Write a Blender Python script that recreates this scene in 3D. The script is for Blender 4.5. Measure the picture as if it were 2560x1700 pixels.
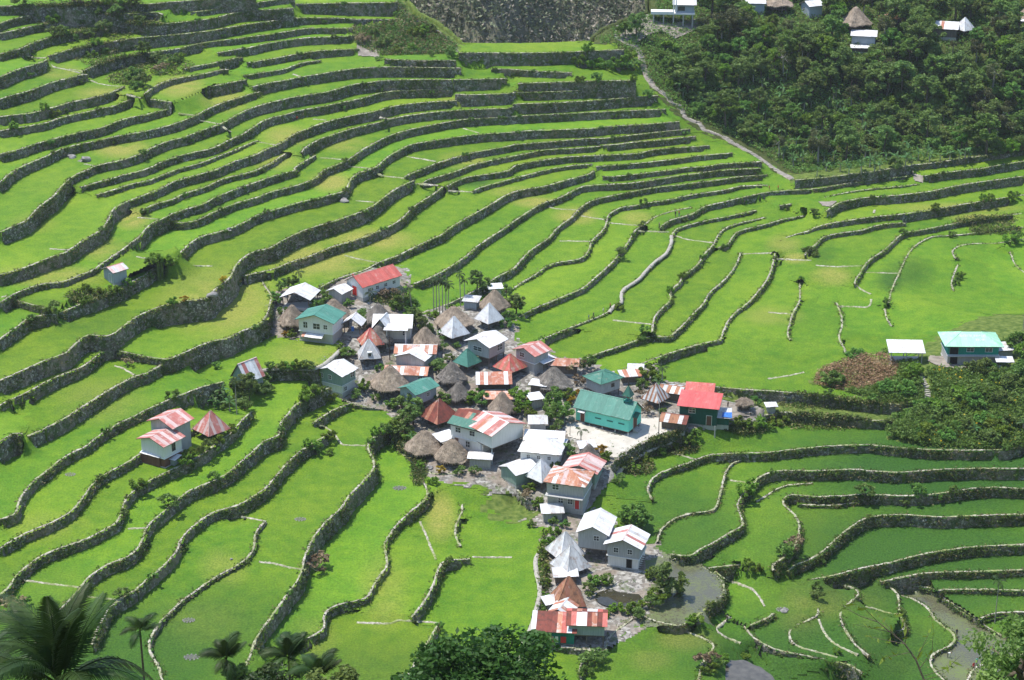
import bpy, bmesh, math, random
import numpy as np
from mathutils import Vector, Matrix
rng = np.random.default_rng(7); random.seed(7)
for o in list(bpy.data.objects): bpy.data.objects.remove(o)
S = bpy.context.scene; COL = S.collection
R = math.radians
# ------------------------------------------------------------------ camera, sky, sun, exposure
F = 4777.0; PITCH = 22.0; CAMZ = 175.0
cam_d = bpy.data.cameras.new('camera'); cam = bpy.data.objects.new('camera', cam_d); COL.objects.link(cam)
cam.location = (0, 0, CAMZ); cam.rotation_euler = (R(90-PITCH), 0, 0)
cam_d.sensor_width = 36; cam_d.lens = 36*F/2560; cam_d.clip_start = 1; cam_d.clip_end = 6000
S.camera = cam
S.render.resolution_x = 1024; S.render.resolution_y = 680
SUN_EL, SUN_AZ = 69.0, 158.0       # azimuth of the sun in plan, counter-clockwise from +X
w = bpy.data.worlds.new('World'); S.world = w; w.use_nodes = True
nt = w.node_tree; bg = nt.nodes['Background']
sky = nt.nodes.new('ShaderNodeTexSky'); sky.sky_type = 'NISHITA'; sky.sun_disc = False
sky.sun_elevation = R(SUN_EL); sky.sun_rotation = R(90-SUN_AZ); sky.altitude = 1100
nt.links.new(sky.outputs[0], bg.inputs[0]); bg.inputs[1].default_value = 0.15
sl = bpy.data.lights.new('sun', 'SUN'); so = bpy.data.objects.new('sun', sl); COL.objects.link(so)
sl.energy = 3.3; sl.angle = R(0.55); sl.color = (1.0, 0.955, 0.88)
sd = Vector((math.cos(R(SUN_EL))*math.cos(R(SUN_AZ)), math.cos(R(SUN_EL))*math.sin(R(SUN_AZ)), math.sin(R(SUN_EL))))
so.rotation_euler = sd.to_track_quat('Z', 'Y').to_euler(); so.location = (0, 300, 300)
S.view_settings.view_transform = 'Standard'; S.view_settings.look = 'None'
S.view_settings.exposure = 0.88; S.view_settings.gamma = 1.0
try: S.cycles.volume_bounces = 0; S.cycles.max_bounces = 5; S.cycles.diffuse_bounces = 3; S.cycles.transparent_max_bounces = 4
except Exception: pass
# ------------------------------------------------------------------ helpers: pixels of the photograph -> rays
cp, sp_ = math.cos(R(PITCH)), math.sin(R(PITCH))
def ray(px, py):
    a = (np.asarray(px, float)-1280)/F; b = -(np.asarray(py, float)-850)/F
    return a, cp + b*sp_, -sp_ + b*cp
def at_z(px, py, z):
    a, b, c = ray(px, py); t = (z-CAMZ)/c
    return a*t, b*t
def to_px(x, y, z):
    x = np.asarray(x, float); y = np.asarray(y, float); z = np.asarray(z, float)-CAMZ
    d = y*cp - z*sp_; v = y*sp_ + z*cp
    return 1280+F*x/d, 850-F*v/d
K = 640/2361.
def T(s):
    out = []
    for seg in s.split('|'):
        t, pts = seg.split(':'); r, c = int(t.strip()[0]), int(t.strip()[1])
        for p in pts.split():
            x, y = p.split(','); out.append((640*c+float(x)*K, 425*r+float(y)*K))
    return np.array(out)
def tp(t, x, y): return 640*int(t[1])+x*K, 425*int(t[0])+y*K
def tag(o, label=None, cat=None, group=None, kind=None):
    if label: o['label'] = label
    if cat: o['category'] = cat
    if group: o['group'] = group
    if kind: o['kind'] = kind
    return o
def link(name, me, mats=(), parent=None):
    o = bpy.data.objects.new(name, me); COL.objects.link(o)
    if me is not None:
        for m in (mats if isinstance(mats, (list, tuple)) else [mats]):
            if m is not None and m.name not in me.materials: me.materials.append(m)
    if parent is not None: o.parent = parent
    return o
def mesh(name, V, Fc, mi=None, smooth=False):
    me = bpy.data.meshes.new(name)
    if isinstance(V, np.ndarray): V = V.tolist()
    if isinstance(Fc, np.ndarray): Fc = Fc.tolist()
    me.from_pydata(V, [], Fc)
    if mi is not None: me.polygons.foreach_set('material_index', np.asarray(mi, np.int32))
    if smooth: me.polygons.foreach_set('use_smooth', np.ones(len(me.polygons), bool))
    me.update(); return me
def empty(name, loc, rz=0.0):
    o = bpy.data.objects.new(name, None); COL.objects.link(o)
    o.location = loc; o.rotation_euler = (0, 0, rz); o.empty_display_size = .3; return o
# ------------------------------------------------------------------ materials
def M(name, rough=.9, spec=.2):
    m = bpy.data.materials.new(name); m.use_nodes = True
    n = m.node_tree.nodes; b = n['Principled BSDF']
    b.inputs['Roughness'].default_value = rough; b.inputs['Specular IOR Level'].default_value = spec
    return m, n, m.node_tree.links, b
def ramp(n, l, src, stops):
    r = n.new('ShaderNodeValToRGB'); e = r.color_ramp.elements
    while len(e) < len(stops): e.new(.5)
    for k, (p, c) in enumerate(stops): e[k].position = p; e[k].color = (*c, 1)
    l.new(src, r.inputs[0]); return r.outputs[0]
def noise(n, l, scale, detail=3, co=None, rough=.55, lac=2.0):
    t = n.new('ShaderNodeTexNoise'); t.inputs['Scale'].default_value = scale
    t.inputs['Detail'].default_value = detail; t.inputs['Roughness'].default_value = rough
    if co is not None: l.new(co, t.inputs['Vector'])
    return t.outputs[0]
def mix(n, l, fac, a, b, mode='MIX'):
    t = n.new('ShaderNodeMix'); t.data_type = 'RGBA'; t.blend_type = mode
    for s, v in ((t.inputs[0], fac), (t.inputs[6], a), (t.inputs[7], b)):
        if isinstance(v, (int, float)): s.default_value = v
        elif isinstance(v, tuple): s.default_value = (*v, 1)
        else: l.new(v, s)
    return t.outputs[2]
def coord(n, kind='Object'):
    t = n.new('ShaderNodeTexCoord'); return t.outputs[kind]
def geo_pos(n): return n.new('ShaderNodeNewGeometry').outputs['Position']
def bump(n, l, b, h, strength=.5, dist=.1):
    t = n.new('ShaderNodeBump'); t.inputs['Strength'].default_value = strength; t.inputs['Distance'].default_value = dist
    l.new(h, t.inputs['Height']); l.new(t.outputs[0], b.inputs['Normal'])
def simple(name, c1, c2, scale=3., rough=.85, spec=.2, bmp=0., world=False, rnd=0.):
    m, n, l, b = M(name, rough, spec)
    co = geo_pos(n) if world else coord(n)
    f = noise(n, l, scale, 4, co)
    c = ramp(n, l, f, [(.3, c1), (.7, c2)])
    if rnd:
        oi = n.new('ShaderNodeObjectInfo'); h = n.new('ShaderNodeHueSaturation')
        mr = n.new('ShaderNodeMapRange'); l.new(oi.outputs['Random'], mr.inputs[0])
        mr.inputs[3].default_value = 1-rnd; mr.inputs[4].default_value = 1+rnd
        l.new(mr.outputs[0], h.inputs['Value']); l.new(c, h.inputs['Color']); c = h.outputs[0]
    l.new(c, b.inputs['Base Color'])
    if bmp: bump(n, l, b, noise(n, l, scale*4, 3, co), bmp, .08)
    return m
MAT = {}
def make_paddy():
    m, n, l, b = M('young_rice', .75, .15); P = geo_pos(n)
    big = noise(n, l, .045, 3, P); mid = noise(n, l, .35, 4, P); fine = noise(n, l, 2.6, 3, P, .7)
    oi = n.new('ShaderNodeObjectInfo')
    c = ramp(n, l, big, [(.3, (.072, .195, .006)), (.5, (.115, .255, .006)), (.68, (.190, .305, .012))])
    h = n.new('ShaderNodeHueSaturation'); l.new(c, h.inputs['Color'])
    mr = n.new('ShaderNodeMapRange'); l.new(oi.outputs['Random'], mr.inputs[0]); mr.inputs[3].default_value = .476; mr.inputs[4].default_value = .514
    l.new(mr.outputs[0], h.inputs['Hue']); h.inputs['Saturation'].default_value = .95
    mv = n.new('ShaderNodeMapRange'); ml = n.new('ShaderNodeMath'); ml.operation = 'MULTIPLY'; ml.inputs[1].default_value = 7.31; fr_ = n.new('ShaderNodeMath'); fr_.operation = 'FRACT'; l.new(oi.outputs['Random'], ml.inputs[0]); l.new(ml.outputs[0], fr_.inputs[0]); l.new(fr_.outputs[0], mv.inputs[0]); mv.inputs[3].default_value = .70; mv.inputs[4].default_value = 1.15; l.new(mv.outputs[0], h.inputs['Value'])
    c = mix(n, l, .55, h.outputs[0], ramp(n, l, mid, [(.3, (.062, .170, .006)), (.7, (.175, .280, .012))]))
    att = n.new('ShaderNodeAttribute'); att.attribute_name = 'crop_shade'
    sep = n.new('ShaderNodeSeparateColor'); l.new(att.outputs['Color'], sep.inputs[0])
    mm = n.new('ShaderNodeMath'); mm.operation = 'MULTIPLY'; l.new(sep.outputs[0], mm.inputs[0])
    mr2 = n.new('ShaderNodeMapRange'); l.new(noise(n, l, .16, 4, P), mr2.inputs[0]); mr2.inputs[1].default_value = .22; mr2.inputs[2].default_value = .5
    l.new(mr2.outputs[0], mm.inputs[1])
    c = mix(n, l, mm.outputs[0], c, ramp(n, l, fine, [(.3, (.20, .25, .035)), (.75, (.33, .30, .075))]))
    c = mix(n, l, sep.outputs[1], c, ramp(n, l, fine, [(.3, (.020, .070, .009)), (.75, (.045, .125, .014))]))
    g2 = ramp(n, l, fine, [(.25, (.40, .45, .40)), (.75, (1.26, 1.2, 1.2))])
    c = mix(n, l, .8, c, g2, 'MULTIPLY')
    l.new(c, b.inputs['Base Color']); bump(n, l, b, fine, .7, .25)
    return m
def make_wet():
    m, n, l, b = M('flooded_rice', .12, .5); P = geo_pos(n)
    fine = noise(n, l, 2.2, 4, P, .75); mid = noise(n, l, .12, 4, P)
    add = n.new('ShaderNodeMath'); add.operation = 'MULTIPLY_ADD'; l.new(mid, add.inputs[0]); add.inputs[1].default_value = .9; l.new(fine, add.inputs[2])
    sub = n.new('ShaderNodeMath'); sub.operation = 'SUBTRACT'; l.new(add.outputs[0], sub.inputs[0]); sub.inputs[1].default_value = .45
    c = ramp(n, l, sub.outputs[0], [(.36, (.095, .092, .062)), (.55, (.105, .118, .050)), (.78, (.115, .175, .034))])
    l.new(c, b.inputs['Base Color'])
    r = ramp(n, l, sub.outputs[0], [(.42, (.06,)*3), (.6, (.75,)*3)]); l.new(r, b.inputs['Roughness'])
    bump(n, l, b, fine, .25, .1); return m
def make_wall():
    m, n, l, b = M('dry_stone', .92, .15); P = geo_pos(n)
    v = n.new('ShaderNodeTexVoronoi'); v.inputs['Scale'].default_value = 2.3; l.new(P, v.inputs['Vector'])
    v2 = n.new('ShaderNodeTexVoronoi'); v2.feature = 'DISTANCE_TO_EDGE'; v2.inputs['Scale'].default_value = 2.3; l.new(P, v2.inputs['Vector'])
    sp = n.new('ShaderNodeSeparateColor'); l.new(v.outputs['Color'], sp.inputs[0])
    c = ramp(n, l, sp.outputs[0], [(.1, (.105, .098, .085)), (.55, (.20, .188, .163)), (.85, (.335, .317, .28)), (1., (.50, .475, .43))])
    e = ramp(n, l, v2.outputs['Distance'], [(.0, (.32,)*3), (.09, (1,)*3)])
    c = mix(n, l, 1., c, e, 'MULTIPLY')
    st = ramp(n, l, noise(n, l, .13, 4, P, .6), [(.40, (0,)*3), (.66, (.75,)*3)])
    c = mix(n, l, st, c, (.265, .215, .155))
    moss = ramp(n, l, noise(n, l, .55, 5, P, .65), [(.47, (0,)*3), (.60, (.85,)*3)])
    mc = ramp(n, l, noise(n, l, 3., 3, P), [(.3, (.032, .062, .012)), (.7, (.10, .155, .03))])
    c = mix(n, l, moss, c, mc)
    l.new(c, b.inputs['Base Color']); bump(n, l, b, v2.outputs['Distance'], .9, .25); return m
def make_cap():
    m, n, l, b = M('wall_cap', .92, .15); P = geo_pos(n)
    v = n.new('ShaderNodeTexVoronoi'); v.inputs['Scale'].default_value = 2.6; l.new(P, v.inputs['Vector'])
    sp = n.new('ShaderNodeSeparateColor'); l.new(v.outputs['Color'], sp.inputs[0])
    c = ramp(n, l, sp.outputs[0], [(.1, (.25, .23, .18)), (.6, (.38, .355, .29)), (1., (.52, .49, .42))])
    g = ramp(n, l, noise(n, l, .16, 5, P, .65), [(.42, (0,)*3), (.66, (.85,)*3)])
    c = mix(n, l, g, c, ramp(n, l, noise(n, l, 2., 3, P), [(.3, (.10, .17, .025)), (.7, (.26, .29, .07))]))
    l.new(c, b.inputs['Base Color']); bump(n, l, b, v.outputs['Distance'], .7, .15); return m
MAT['paddy'] = make_paddy(); MAT['wet'] = make_wet(); MAT['wall'] = make_wall(); MAT['cap'] = make_cap()
MAT['muddy'] = simple('muddy_rice', (.085, .105, .022), (.15, .165, .040), .5, .5, .3, .3, world=True)
MAT['mud'] = simple('pond_water', (.030, .028, .018), (.055, .050, .030), .3, .06, .6, world=True)
MAT['silt'] = simple('silty_water', (.060, .055, .042), (.115, .105, .085), .8, .07, .6, world=True)
MAT['weedy'] = simple('weedy_slope', (.045, .085, .014), (.15, .19, .045), .8, .95, .1, .8, world=True)
def make_dirt():
    m, n, l, b = M('stony_ground', .95, .1); P = geo_pos(n)
    v = n.new('ShaderNodeTexVoronoi'); v.inputs['Scale'].default_value = 1.7; l.new(P, v.inputs['Vector']); sp = n.new('ShaderNodeSeparateColor'); l.new(v.outputs['Color'], sp.inputs[0])
    st = ramp(n, l, sp.outputs[0], [(.1, (.13, .12, .105)), (.6, (.25, .235, .21)), (1., (.40, .385, .35))])
    dirt = ramp(n, l, noise(n, l, .6, 5, P, .65), [(.3, (.15, .125, .10)), (.55, (.26, .22, .18)), (.75, (.36, .32, .27))])
    f = ramp(n, l, noise(n, l, .22, 4, P), [(.42, (0,)*3), (.55, (1,)*3)]); c = mix(n, l, f, dirt, st)
    g = ramp(n, l, noise(n, l, .35, 5, P, .7), [(.56, (0,)*3), (.66, (.8,)*3)]); c = mix(n, l, g, c, (.07, .11, .025))
    l.new(c, b.inputs['Base Color']); bump(n, l, b, v.outputs['Distance'], .6, .12); return m
MAT['dirt'] = make_dirt()
MAT['earth'] = simple('packed_earth', (.17, .15, .125), (.33, .295, .25), .55, .95, .1, .5, world=True)
MAT['forestfloor'] = simple('forest_floor', (.030, .048, .012), (.085, .10, .03), .9, .95, .1, .9, world=True)
MAT['fern'] = simple('dry_fern', (.15, .085, .035), (.29, .185, .085), 1.1, .95, .1, .9, world=True)
MAT['plaza'] = simple('pale_plaza', (.43, .395, .335), (.56, .52, .455), .35, .95, .1, .3, world=True)
# ------------------------------------------------------------------ terrace edges: name, wall height (tile px), trace (uphill on the left)
LINES = [
('A0',80,"00:-60,64 0,60 180,55 420,55 700,45 1000,35 1330,42 1560,22 1850,0 2100,-20 2361,-45"),
('A1',70,"00:-60,245 0,220 60,190 180,165 300,140 430,120 700,110 1000,130 1230,130 1470,110 1500,140"),
('B2',40,"00:1750,118 1900,100 2100,65 2310,38 2361,30|01:100,15 200,-5 365,-10"),
('A2',75,"00:-60,325 0,310 150,280 260,250 350,235 600,190 800,172 1100,195 1420,232 1600,212 1800,195 2000,165 2080,140 2200,112 2361,97|01:180,88 350,75"),
('B4b',105,"01:360,40 600,34 900,28 1250,26 1310,20"),
('A3',80,"00:-60,515 0,500 100,470 200,455 240,425 300,395 450,350 700,300 1000,270"),
('B5',80,"00:440,520 550,490 650,455 790,430 920,410 1040,385 1200,358 1400,338 1700,315 1950,285 2200,240 2361,215|01:150,195 300,172 480,165 760,170 900,180 1310,182"),
('B6',72,"00:770,655 840,620 960,580 1060,548 1200,520 1360,490 1500,470 1680,450 1720,425 1950,385 2160,362 2361,335|01:130,318 330,285 480,262 760,262 900,262"),
('B6b',36,"00:1010,490 1060,455 1200,430 1330,400 1420,395"),
('B7',80,"00:2000,490 2200,455 2361,430|01:0,425 200,385 420,355 600,345 850,335 930,330"),
('B8',66,"00:1700,640 1790,615 1900,598 2060,565 2200,530 2245,532"),
('B8b',70,"00:2270,585 2361,570|01:150,545 330,510 450,490 560,470 700,465 960,450"),
('B9',58,"00:1330,870 1400,815 1480,770 1560,740 1750,705 1900,680 2080,635 2115,645"),
('B9b',50,"00:2240,700 2361,682|01:150,658 280,640 330,610 460,572 600,560"),
('B10',105,"00:1590,940 1700,880 1800,835 1900,805 2080,775 2200,750 2280,738"),
('B10b',78,"00:2320,802 2361,795|01:120,765 260,745 420,712 560,690 800,650 950,630 1150,618 1420,622 1900,630"),
('A5',115,"00:-60,740 0,712 80,680 150,645 300,605 400,570 440,550"),
('A7',105,"00:-60,935 0,915 100,885 200,860 300,830 400,790 500,755 650,720 800,680 815,690"),
('A9',95,"00:-60,1085 0,1080 150,1060 300,1045 400,1015 500,990 650,945 800,915 930,885 1040,850 1150,800"),
('A10',75,"00:-60,1225 0,1210 100,1190 200,1175 420,1140 550,1090 700,1055 830,1030 940,1000 1050,985 1170,930 1250,905 1305,905 1450,925 1590,945"),
('A11',80,"00:-60,1440 0,1425 80,1405 200,1375 320,1330 450,1295 620,1250 800,1210 950,1180 1060,1130 1200,1085 1350,1060 1480,1025 1625,988"),
('B11',88,"10:-60,150 0,120 60,60 140,0|00:250,1515 340,1480 440,1440 530,1390 620,1360 720,1335 900,1300 1070,1260 1280,1225 1400,1200 1550,1165 1680,1120 1810,1070 1900,1015 2050,950 2200,905 2361,855|01:45,848"),
('B12',90,"10:-60,590 0,575 130,520 240,475 300,410 350,350 430,290 500,245 545,180 590,130 650,75 730,30 800,5|00:880,1530 1000,1505 1150,1475 1280,1430 1380,1375 1480,1330 1600,1290 1700,1270 1850,1210 1950,1175 2040,1145 2120,1100 2200,1050 2361,985|01:150,945 290,910 430,885 660,850 760,820 900,780 1200,742 1500,735 1800,738 2320,727"),
('B13',75,"10:740,165 860,125 1000,90 1150,45 1300,10|00:1400,1545 1500,1490 1650,1440 1800,1405 1950,1375 2050,1330 2150,1275 2240,1245 2300,1200 2361,1162|01:50,1120 150,1085 300,1055 400,1020 620,985 800,945 1000,905 1130,862 1300,838 1500,832 1700,828 1830,820"),
('B14',75,"01:1830,872 2000,878 2361,862|02:40,850"),
('A15',52,"10:880,235 1050,185 1200,135 1380,100 1500,50 1600,10|00:1650,1560 1850,1510 2000,1450 2150,1395 2361,1300|01:25,1298"),
('B15',85,"10:-60,990 0,967 100,945 250,895 370,845 480,800 620,760 700,700 780,640 880,590 960,540 990,480 1020,410 1060,340 1140,310 1230,270 1400,210 1500,165 1600,110 1700,80 1850,40 2000,0|00:2150,1495 2361,1430|01:100,1375 190,1340 260,1310 300,1270 380,1225 480,1190 600,1140 720,1108 900,1065 1100,1030 1200,1000 1330,970 1560,945 1860,930"),
('A17',58,"10:1310,385 1350,350 1450,310 1600,275 1680,225 1800,190 1900,160 2050,85 2200,50 2361,10|01:60,1545 160,1500 250,1430 365,1388"),
('B16',75,"01:420,1410 440,1370 530,1315 620,1275 740,1235 900,1185 1100,1140 1230,1100 1400,1068 1600,1040 1900,1015 2200,1005 2361,1000|02:20,985"),
('A18',80,"10:-60,1245 0,1235 100,1160 230,1105 300,1075 450,1045 600,1035 700,985 870,925 960,850 1100,760 1190,690 1290,620 1340,550 1400,490 1500,455 1600,400 1750,355 1900,310 1950,270 2050,230 2200,170 2361,115|11:130,70 250,35 400,0|01:330,1568 430,1500 555,1432"),
('B17',70,"10:1555,487 1720,490 1850,460 1950,400 2100,340 2200,300 2361,260|11:150,200 300,165 430,130 520,95 590,50 610,5|01:680,1550 750,1520 850,1480 940,1415 1000,1370 1090,1325 1200,1265 1330,1220 1500,1180 1700,1140 1900,1105 2150,1088 2330,1078|02:0,1076 500,1050 1000,1025 1430,1010"),
('B18',78,"10:540,1330 700,1255 860,1200 1000,1150 1150,1080 1260,1005 1360,965 1390,910 1560,850 1640,790 1700,730 1760,670 1850,615 2000,580 2100,550 2250,490 2361,420|11:200,360 400,300 600,260 700,225 820,205 850,150 870,90 920,40 1000,10|01:1070,1560 1130,1540 1165,1490 1220,1445 1280,1410 1400,1345 1500,1320 1700,1290 1900,1260 2060,1240 2361,1222|02:200,1205 560,1195 750,1185 850,1170 1200,1150 1550,1122"),
('B19',58,"11:1370,65 1450,25 1530,0|01:1650,1515 1800,1465 2000,1410 2200,1375 2361,1345|02:0,1337 300,1315 700,1280 850,1280 1100,1250 1300,1225 1650,1190"),
('B20',50,"11:1530,130 1570,95 1700,60 1850,15|01:2000,1520 2200,1475 2361,1445|02:300,1385 600,1370 830,1350"),
('B20b',66,"02:830,1345 1000,1330 1100,1315 1300,1300 1700,1258"),
('B21',62,"11:1760,155 1850,105 1960,65 2150,40 2361,5|02:0,1535 200,1490 500,1450 800,1435 1150,1420 1300,1385 1500,1365 1830,1345"),
('B22',45,"11:2000,200 2060,165 2200,128 2361,85|12:150,45 330,0|02:420,1548 600,1525 750,1515"),
('B23',58,"02:770,1540 1050,1515 1200,1505 1500,1470 1700,1440 2040,1412"),
('B24',50,"12:830,60 900,65 1100,48 1300,22 1450,5|02:1600,1548 1850,1535 1900,1515 2310,1492"),
('M1',75,"02:50,772 490,757 800,748 1150,740"),
('M2',70,"02:40,855 300,850 600,838 900,815 1130,800"),
('M3',85,"02:0,962 500,945 800,925 1100,900 1350,885"),
('M0',70,"02:-200,640 0,640 100,650 300,662 560,672"),
('P1',125,"01:1860,488 2361,490|02:0,490 300,488 600,478 850,465 1040,460"),
('M9',42,"01:1180,545 1400,560 1850,560"),
('A21',120,"20:-60,400 0,375 150,310 300,240 420,190 500,160 620,125 660,70 740,0|10:760,1545 830,1512 920,1535 1020,1535 1120,1460 1250,1360 1380,1300 1500,1250 1700,1212 1920,1190 1960,1120 2060,1050 2140,980 2165,890 2240,810 2361,745|11:110,735 200,680 300,625 440,560 560,520 700,480 850,430 1000,380 1100,320 1200,240 1300,170 1440,105 1465,97"),
('A22',88,"10:2235,985|11:0,950 100,935 200,905 320,850 460,810 580,765 700,710 850,670 1000,620 1150,560 1260,510 1380,430 1400,390 1500,310 1600,250 1700,180 1750,135"),
('C2',82,"11:570,1100 680,1040 800,985 1000,930 1120,860 1200,830 1320,790 1450,720 1600,650 1740,590 1755,560 1840,505 1950,440 2100,360 2200,300 2300,235|12:60,190 300,155 500,95 700,45 750,25 768,-5"),
('C3',68,"11:1450,1055 1580,1010 1720,940 1850,860 1950,790 2050,700 2150,630 2250,570 2361,490|12:100,420 200,355 310,298 400,275 480,240 560,195 640,155 760,140 900,135 1100,125 1300,95 1500,60 1700,35 1880,8 2100,-5 2300,-12"),
('C4',66,"11:1480,1335 1600,1300 1750,1250 1900,1180 1990,1130 2130,1060 2220,985 2361,925|12:60,870 100,815 170,745 300,660 370,610 385,575 440,515 560,440 605,375 640,345 720,290 800,265 950,235 1100,205 1300,165 1500,145 1700,120 1900,95 2080,65 2361,45"),
('C5',56,"12:-120,1170 0,1110 60,1060 180,990 270,935 300,895 400,860 560,835 650,820 700,770 725,720 730,655 800,600 860,540 880,480 875,420 930,385 1000,345 1150,330 1280,300 1420,285 1600,240 1800,210 1980,185 2100,150 2361,142"),
('C5b',56,"12:60,1360 95,1340 200,1285 330,1230 450,1180 560,1135 660,1095 720,1040 800,970 900,880 960,820 1000,765 1060,690 1110,610 1140,545 1230,510 1260,470 1350,420 1500,375 1660,348"),
('C6',66,"12:1365,540 1400,495 1480,460 1600,425 1700,400 1725,360 1800,330 1950,300 2100,260 2361,205|13:200,190 400,180 520,165 700,130 900,105 1100,75 1330,58"),
('C7',52,"12:150,1612 270,1568 400,1510 560,1450 700,1395 800,1355 905,1310 935,1255 1030,1215 1010,1150 1025,1105 1090,1060 1180,1005 1240,930 1330,840 1440,760 1480,670 1478,600 1485,560 1560,530 1700,490 1850,455 2000,430 2260,372"),
('C8',45,"12:1295,1500 1300,1440 1310,1360 1380,1280 1480,1200 1450,1130 1490,1080 1565,1040 1560,980 1660,925 1740,850 1770,775 1870,690 1885,630 1935,560 2000,520 2150,480 2340,440"),
('C9',42,"12:1890,715 1950,722 2020,660 2040,600 2100,560 2361,500|13:140,455 300,430 530,402"),
('C10',92,"13:535,385 600,335 660,300 900,255 1200,235 1500,200 1700,155 1900,120 2361,60 2500,40"),
('C10b',55,"13:100,332 300,302 480,282 540,250 650,225 800,195 1000,170 1200,155 1380,133"),
('C11',65,"13:240,96 500,75 800,35 1000,15|03:1100,1560 1300,1530 1500,1508 1800,1465 2100,1420 2361,1380 2500,1350"),
('C12',80,"13:1430,58 1600,30 1800,5|03:1950,1560 2150,1522 2361,1488 2500,1465"),
('D1',60,"22:990,312 1080,270 1200,220 1300,180 1500,110 1650,65 1800,25 1950,0|12:1925,1560 1960,1470 2000,1380 2080,1300 2180,1230 2260,1140 2361,1010|13:30,930 50,860 65,770 80,700 140,635 250,595 390,565 420,535 550,500 750,465 1000,430 1200,415 1500,370 1800,318 2100,270 2361,232 2500,210"),
('D1b',50,"22:640,190 800,125 1000,60 1165,3|12:1300,1530 1450,1550 1540,1470 1630,1380 1700,1300 1790,1220 1795,1160 1850,1110 1950,1030 2030,940 2090,840 2112,760"),
('D2',36,"13:215,1568 175,1530 200,1430 230,1320 300,1210 300,1130 290,1070 320,970 360,890 410,850"),
('D3',50,"13:340,790 380,730 460,680 480,635 550,605 700,580 870,560 960,525 1100,495 1280,492"),
('D4',58,"13:800,1062 790,1040 840,975 885,890 950,820 1080,740 1150,670 1200,620 1250,580 1400,560 1600,520 1800,480 2050,445 2361,400"),
('D5',55,"13:1115,1228 1140,1110 1170,1040 1210,960 1240,890 1280,800 1330,720 1420,660 1500,615 1700,605 1900,585 2100,560 2361,528"),
('D6',62,"13:1740,820 1695,775 1700,730 1780,695 1900,680 2100,680 2361,640 2500,610"),
('D6b',40,"13:1720,1120 1690,1080 1700,1010 1730,930 1760,860"),
('D7',26,"13:2220,735 2245,790 2260,850 2300,905 2361,950 2500,1000"),
('D8',14,"23:725,118 690,40 655,0|13:650,1530 690,1450 685,1380 665,1290 632,1222"),
('D9',16,"13:1150,1450 1090,1370 1085,1280 1040,1185"),
('E1',115,"22:1330,390 1650,405 1860,432 2100,455 2361,470|23:300,495 600,530 900,570 1060,590 1300,598 1480,582"),
('E2',95,"22:1990,750 2200,735 2361,690|23:100,668 250,672 400,690 550,710 750,715 1000,750 1100,740 1200,712 1340,675"),
('E3',80,"22:1300,1470 1245,1390 1280,1290 1370,1225 1560,1160 1700,1110 1780,1070 1900,1055 2100,1045 2361,1040|23:300,1005 500,985 800,970 900,965 1100,985 1400,1010 1800,1020 2200,1015 2361,970 2500,930"),
('E4',42,"32:1345,300 1360,200 1430,130 1520,70 1640,35 1880,5|22:1905,1500 1930,1400 1950,1310 1970,1230 2010,1150 2100,1110 2220,1092"),
('E5',95,"32:1460,410 1600,428 1690,420 1720,370 1850,310 2050,190 2140,150 2120,60 2090,0|22:2080,1500 2150,1400 2220,1340 2260,1280 2361,1225|23:130,1205 400,1210 800,1195 1000,1215 1200,1225 1600,1195 2000,1185 2361,1190 2500,1180"),
('E16',50,"32:1760,545 1900,530 2050,510 2200,498 2361,475|33:60,520"),
('E6',40,"22:2250,1500 2361,1430|23:80,1375 180,1340 420,1322"),
('E7',85,"33:60,560 20,520 150,440 260,340 290,230 295,120 250,40 200,0|23:120,1500 180,1425 300,1435 450,1450 700,1440 870,1425 1000,1430 1250,1440 1450,1435 1700,1400 1900,1370 2100,1360 2361,1375 2500,1370"),
('E8',55,"23:280,1520 600,1530 870,1492"),
('E9',100,"33:180,575 250,505 340,480 430,440 540,360 650,250 750,170 850,100 950,60 1150,45 1350,50 1600,70 1900,55 2361,40 2500,40"),
('E11',90,"33:390,645 600,610 760,565 900,530 1100,495 1300,440 1500,395 1700,365 1900,340 2361,320 2500,315"),
('E12',70,"33:1030,668 1200,630 1400,590 1600,575 1900,570 2361,555 2500,550"),
('E13',60,"33:1560,742 1700,735 2000,735 2361,745 2500,745"),
('E13b',16,"33:1170,705 1300,702 1480,715 1570,740 1590,790 1750,920 1950,1040 2130,1150 2361,1230"),
('E14',16,"33:1640,830 1800,920 1980,1040"),
('E15',75,"33:1960,1005 2050,960 2200,945 2361,945 2500,945"),
('F1',32,"32:-60,1700 20,1568 60,1450 90,1310 130,1190 200,1050 230,930 270,780 265,680 240,570 222,450 260,390 330,310 350,225"),
('F2',55,"32:1200,975 1300,1025 1430,1055 1560,1075 1660,1020 1750,950 1820,880 1910,830 1965,760 1960,690 1910,620 1840,580 1770,535 1720,490 1600,470 1480,445"),
('F5',16,"32:1910,930 2000,980 2100,1040 2160,1080 2180,1150 2361,1265|33:150,1310 400,1360 600,1395 750,1430 840,1480 860,1520"),
('F6',36,"33:250,1240 190,1180 200,1110 250,1070 400,1010 470,975 470,890 420,810 400,750 420,690 390,645"),
('F6b',36,"32:2190,1070 2280,1030 2361,1000|33:60,955"),
('F7',26,"33:940,1345 850,1285 770,1195 710,1100 680,1040 660,950 720,880 850,790 840,730 700,695"),
('F8',40,"33:1090,1250 1070,1195 1170,1130 1285,1095 1260,1030 1210,970 1220,880 1205,790 1180,740 1100,700 1010,655"),
('F9',40,"33:1700,1650 1620,1560 1530,1480 1490,1390 1520,1330 1600,1290 1700,1250 1740,1190 1710,1130 1600,1060 1520,990 1490,910 1400,850 1300,800 1220,790"),
('F10',95,"33:1820,1650 1850,1568 1870,1490 1950,1440 2080,1380 2361,1330"),
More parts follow.
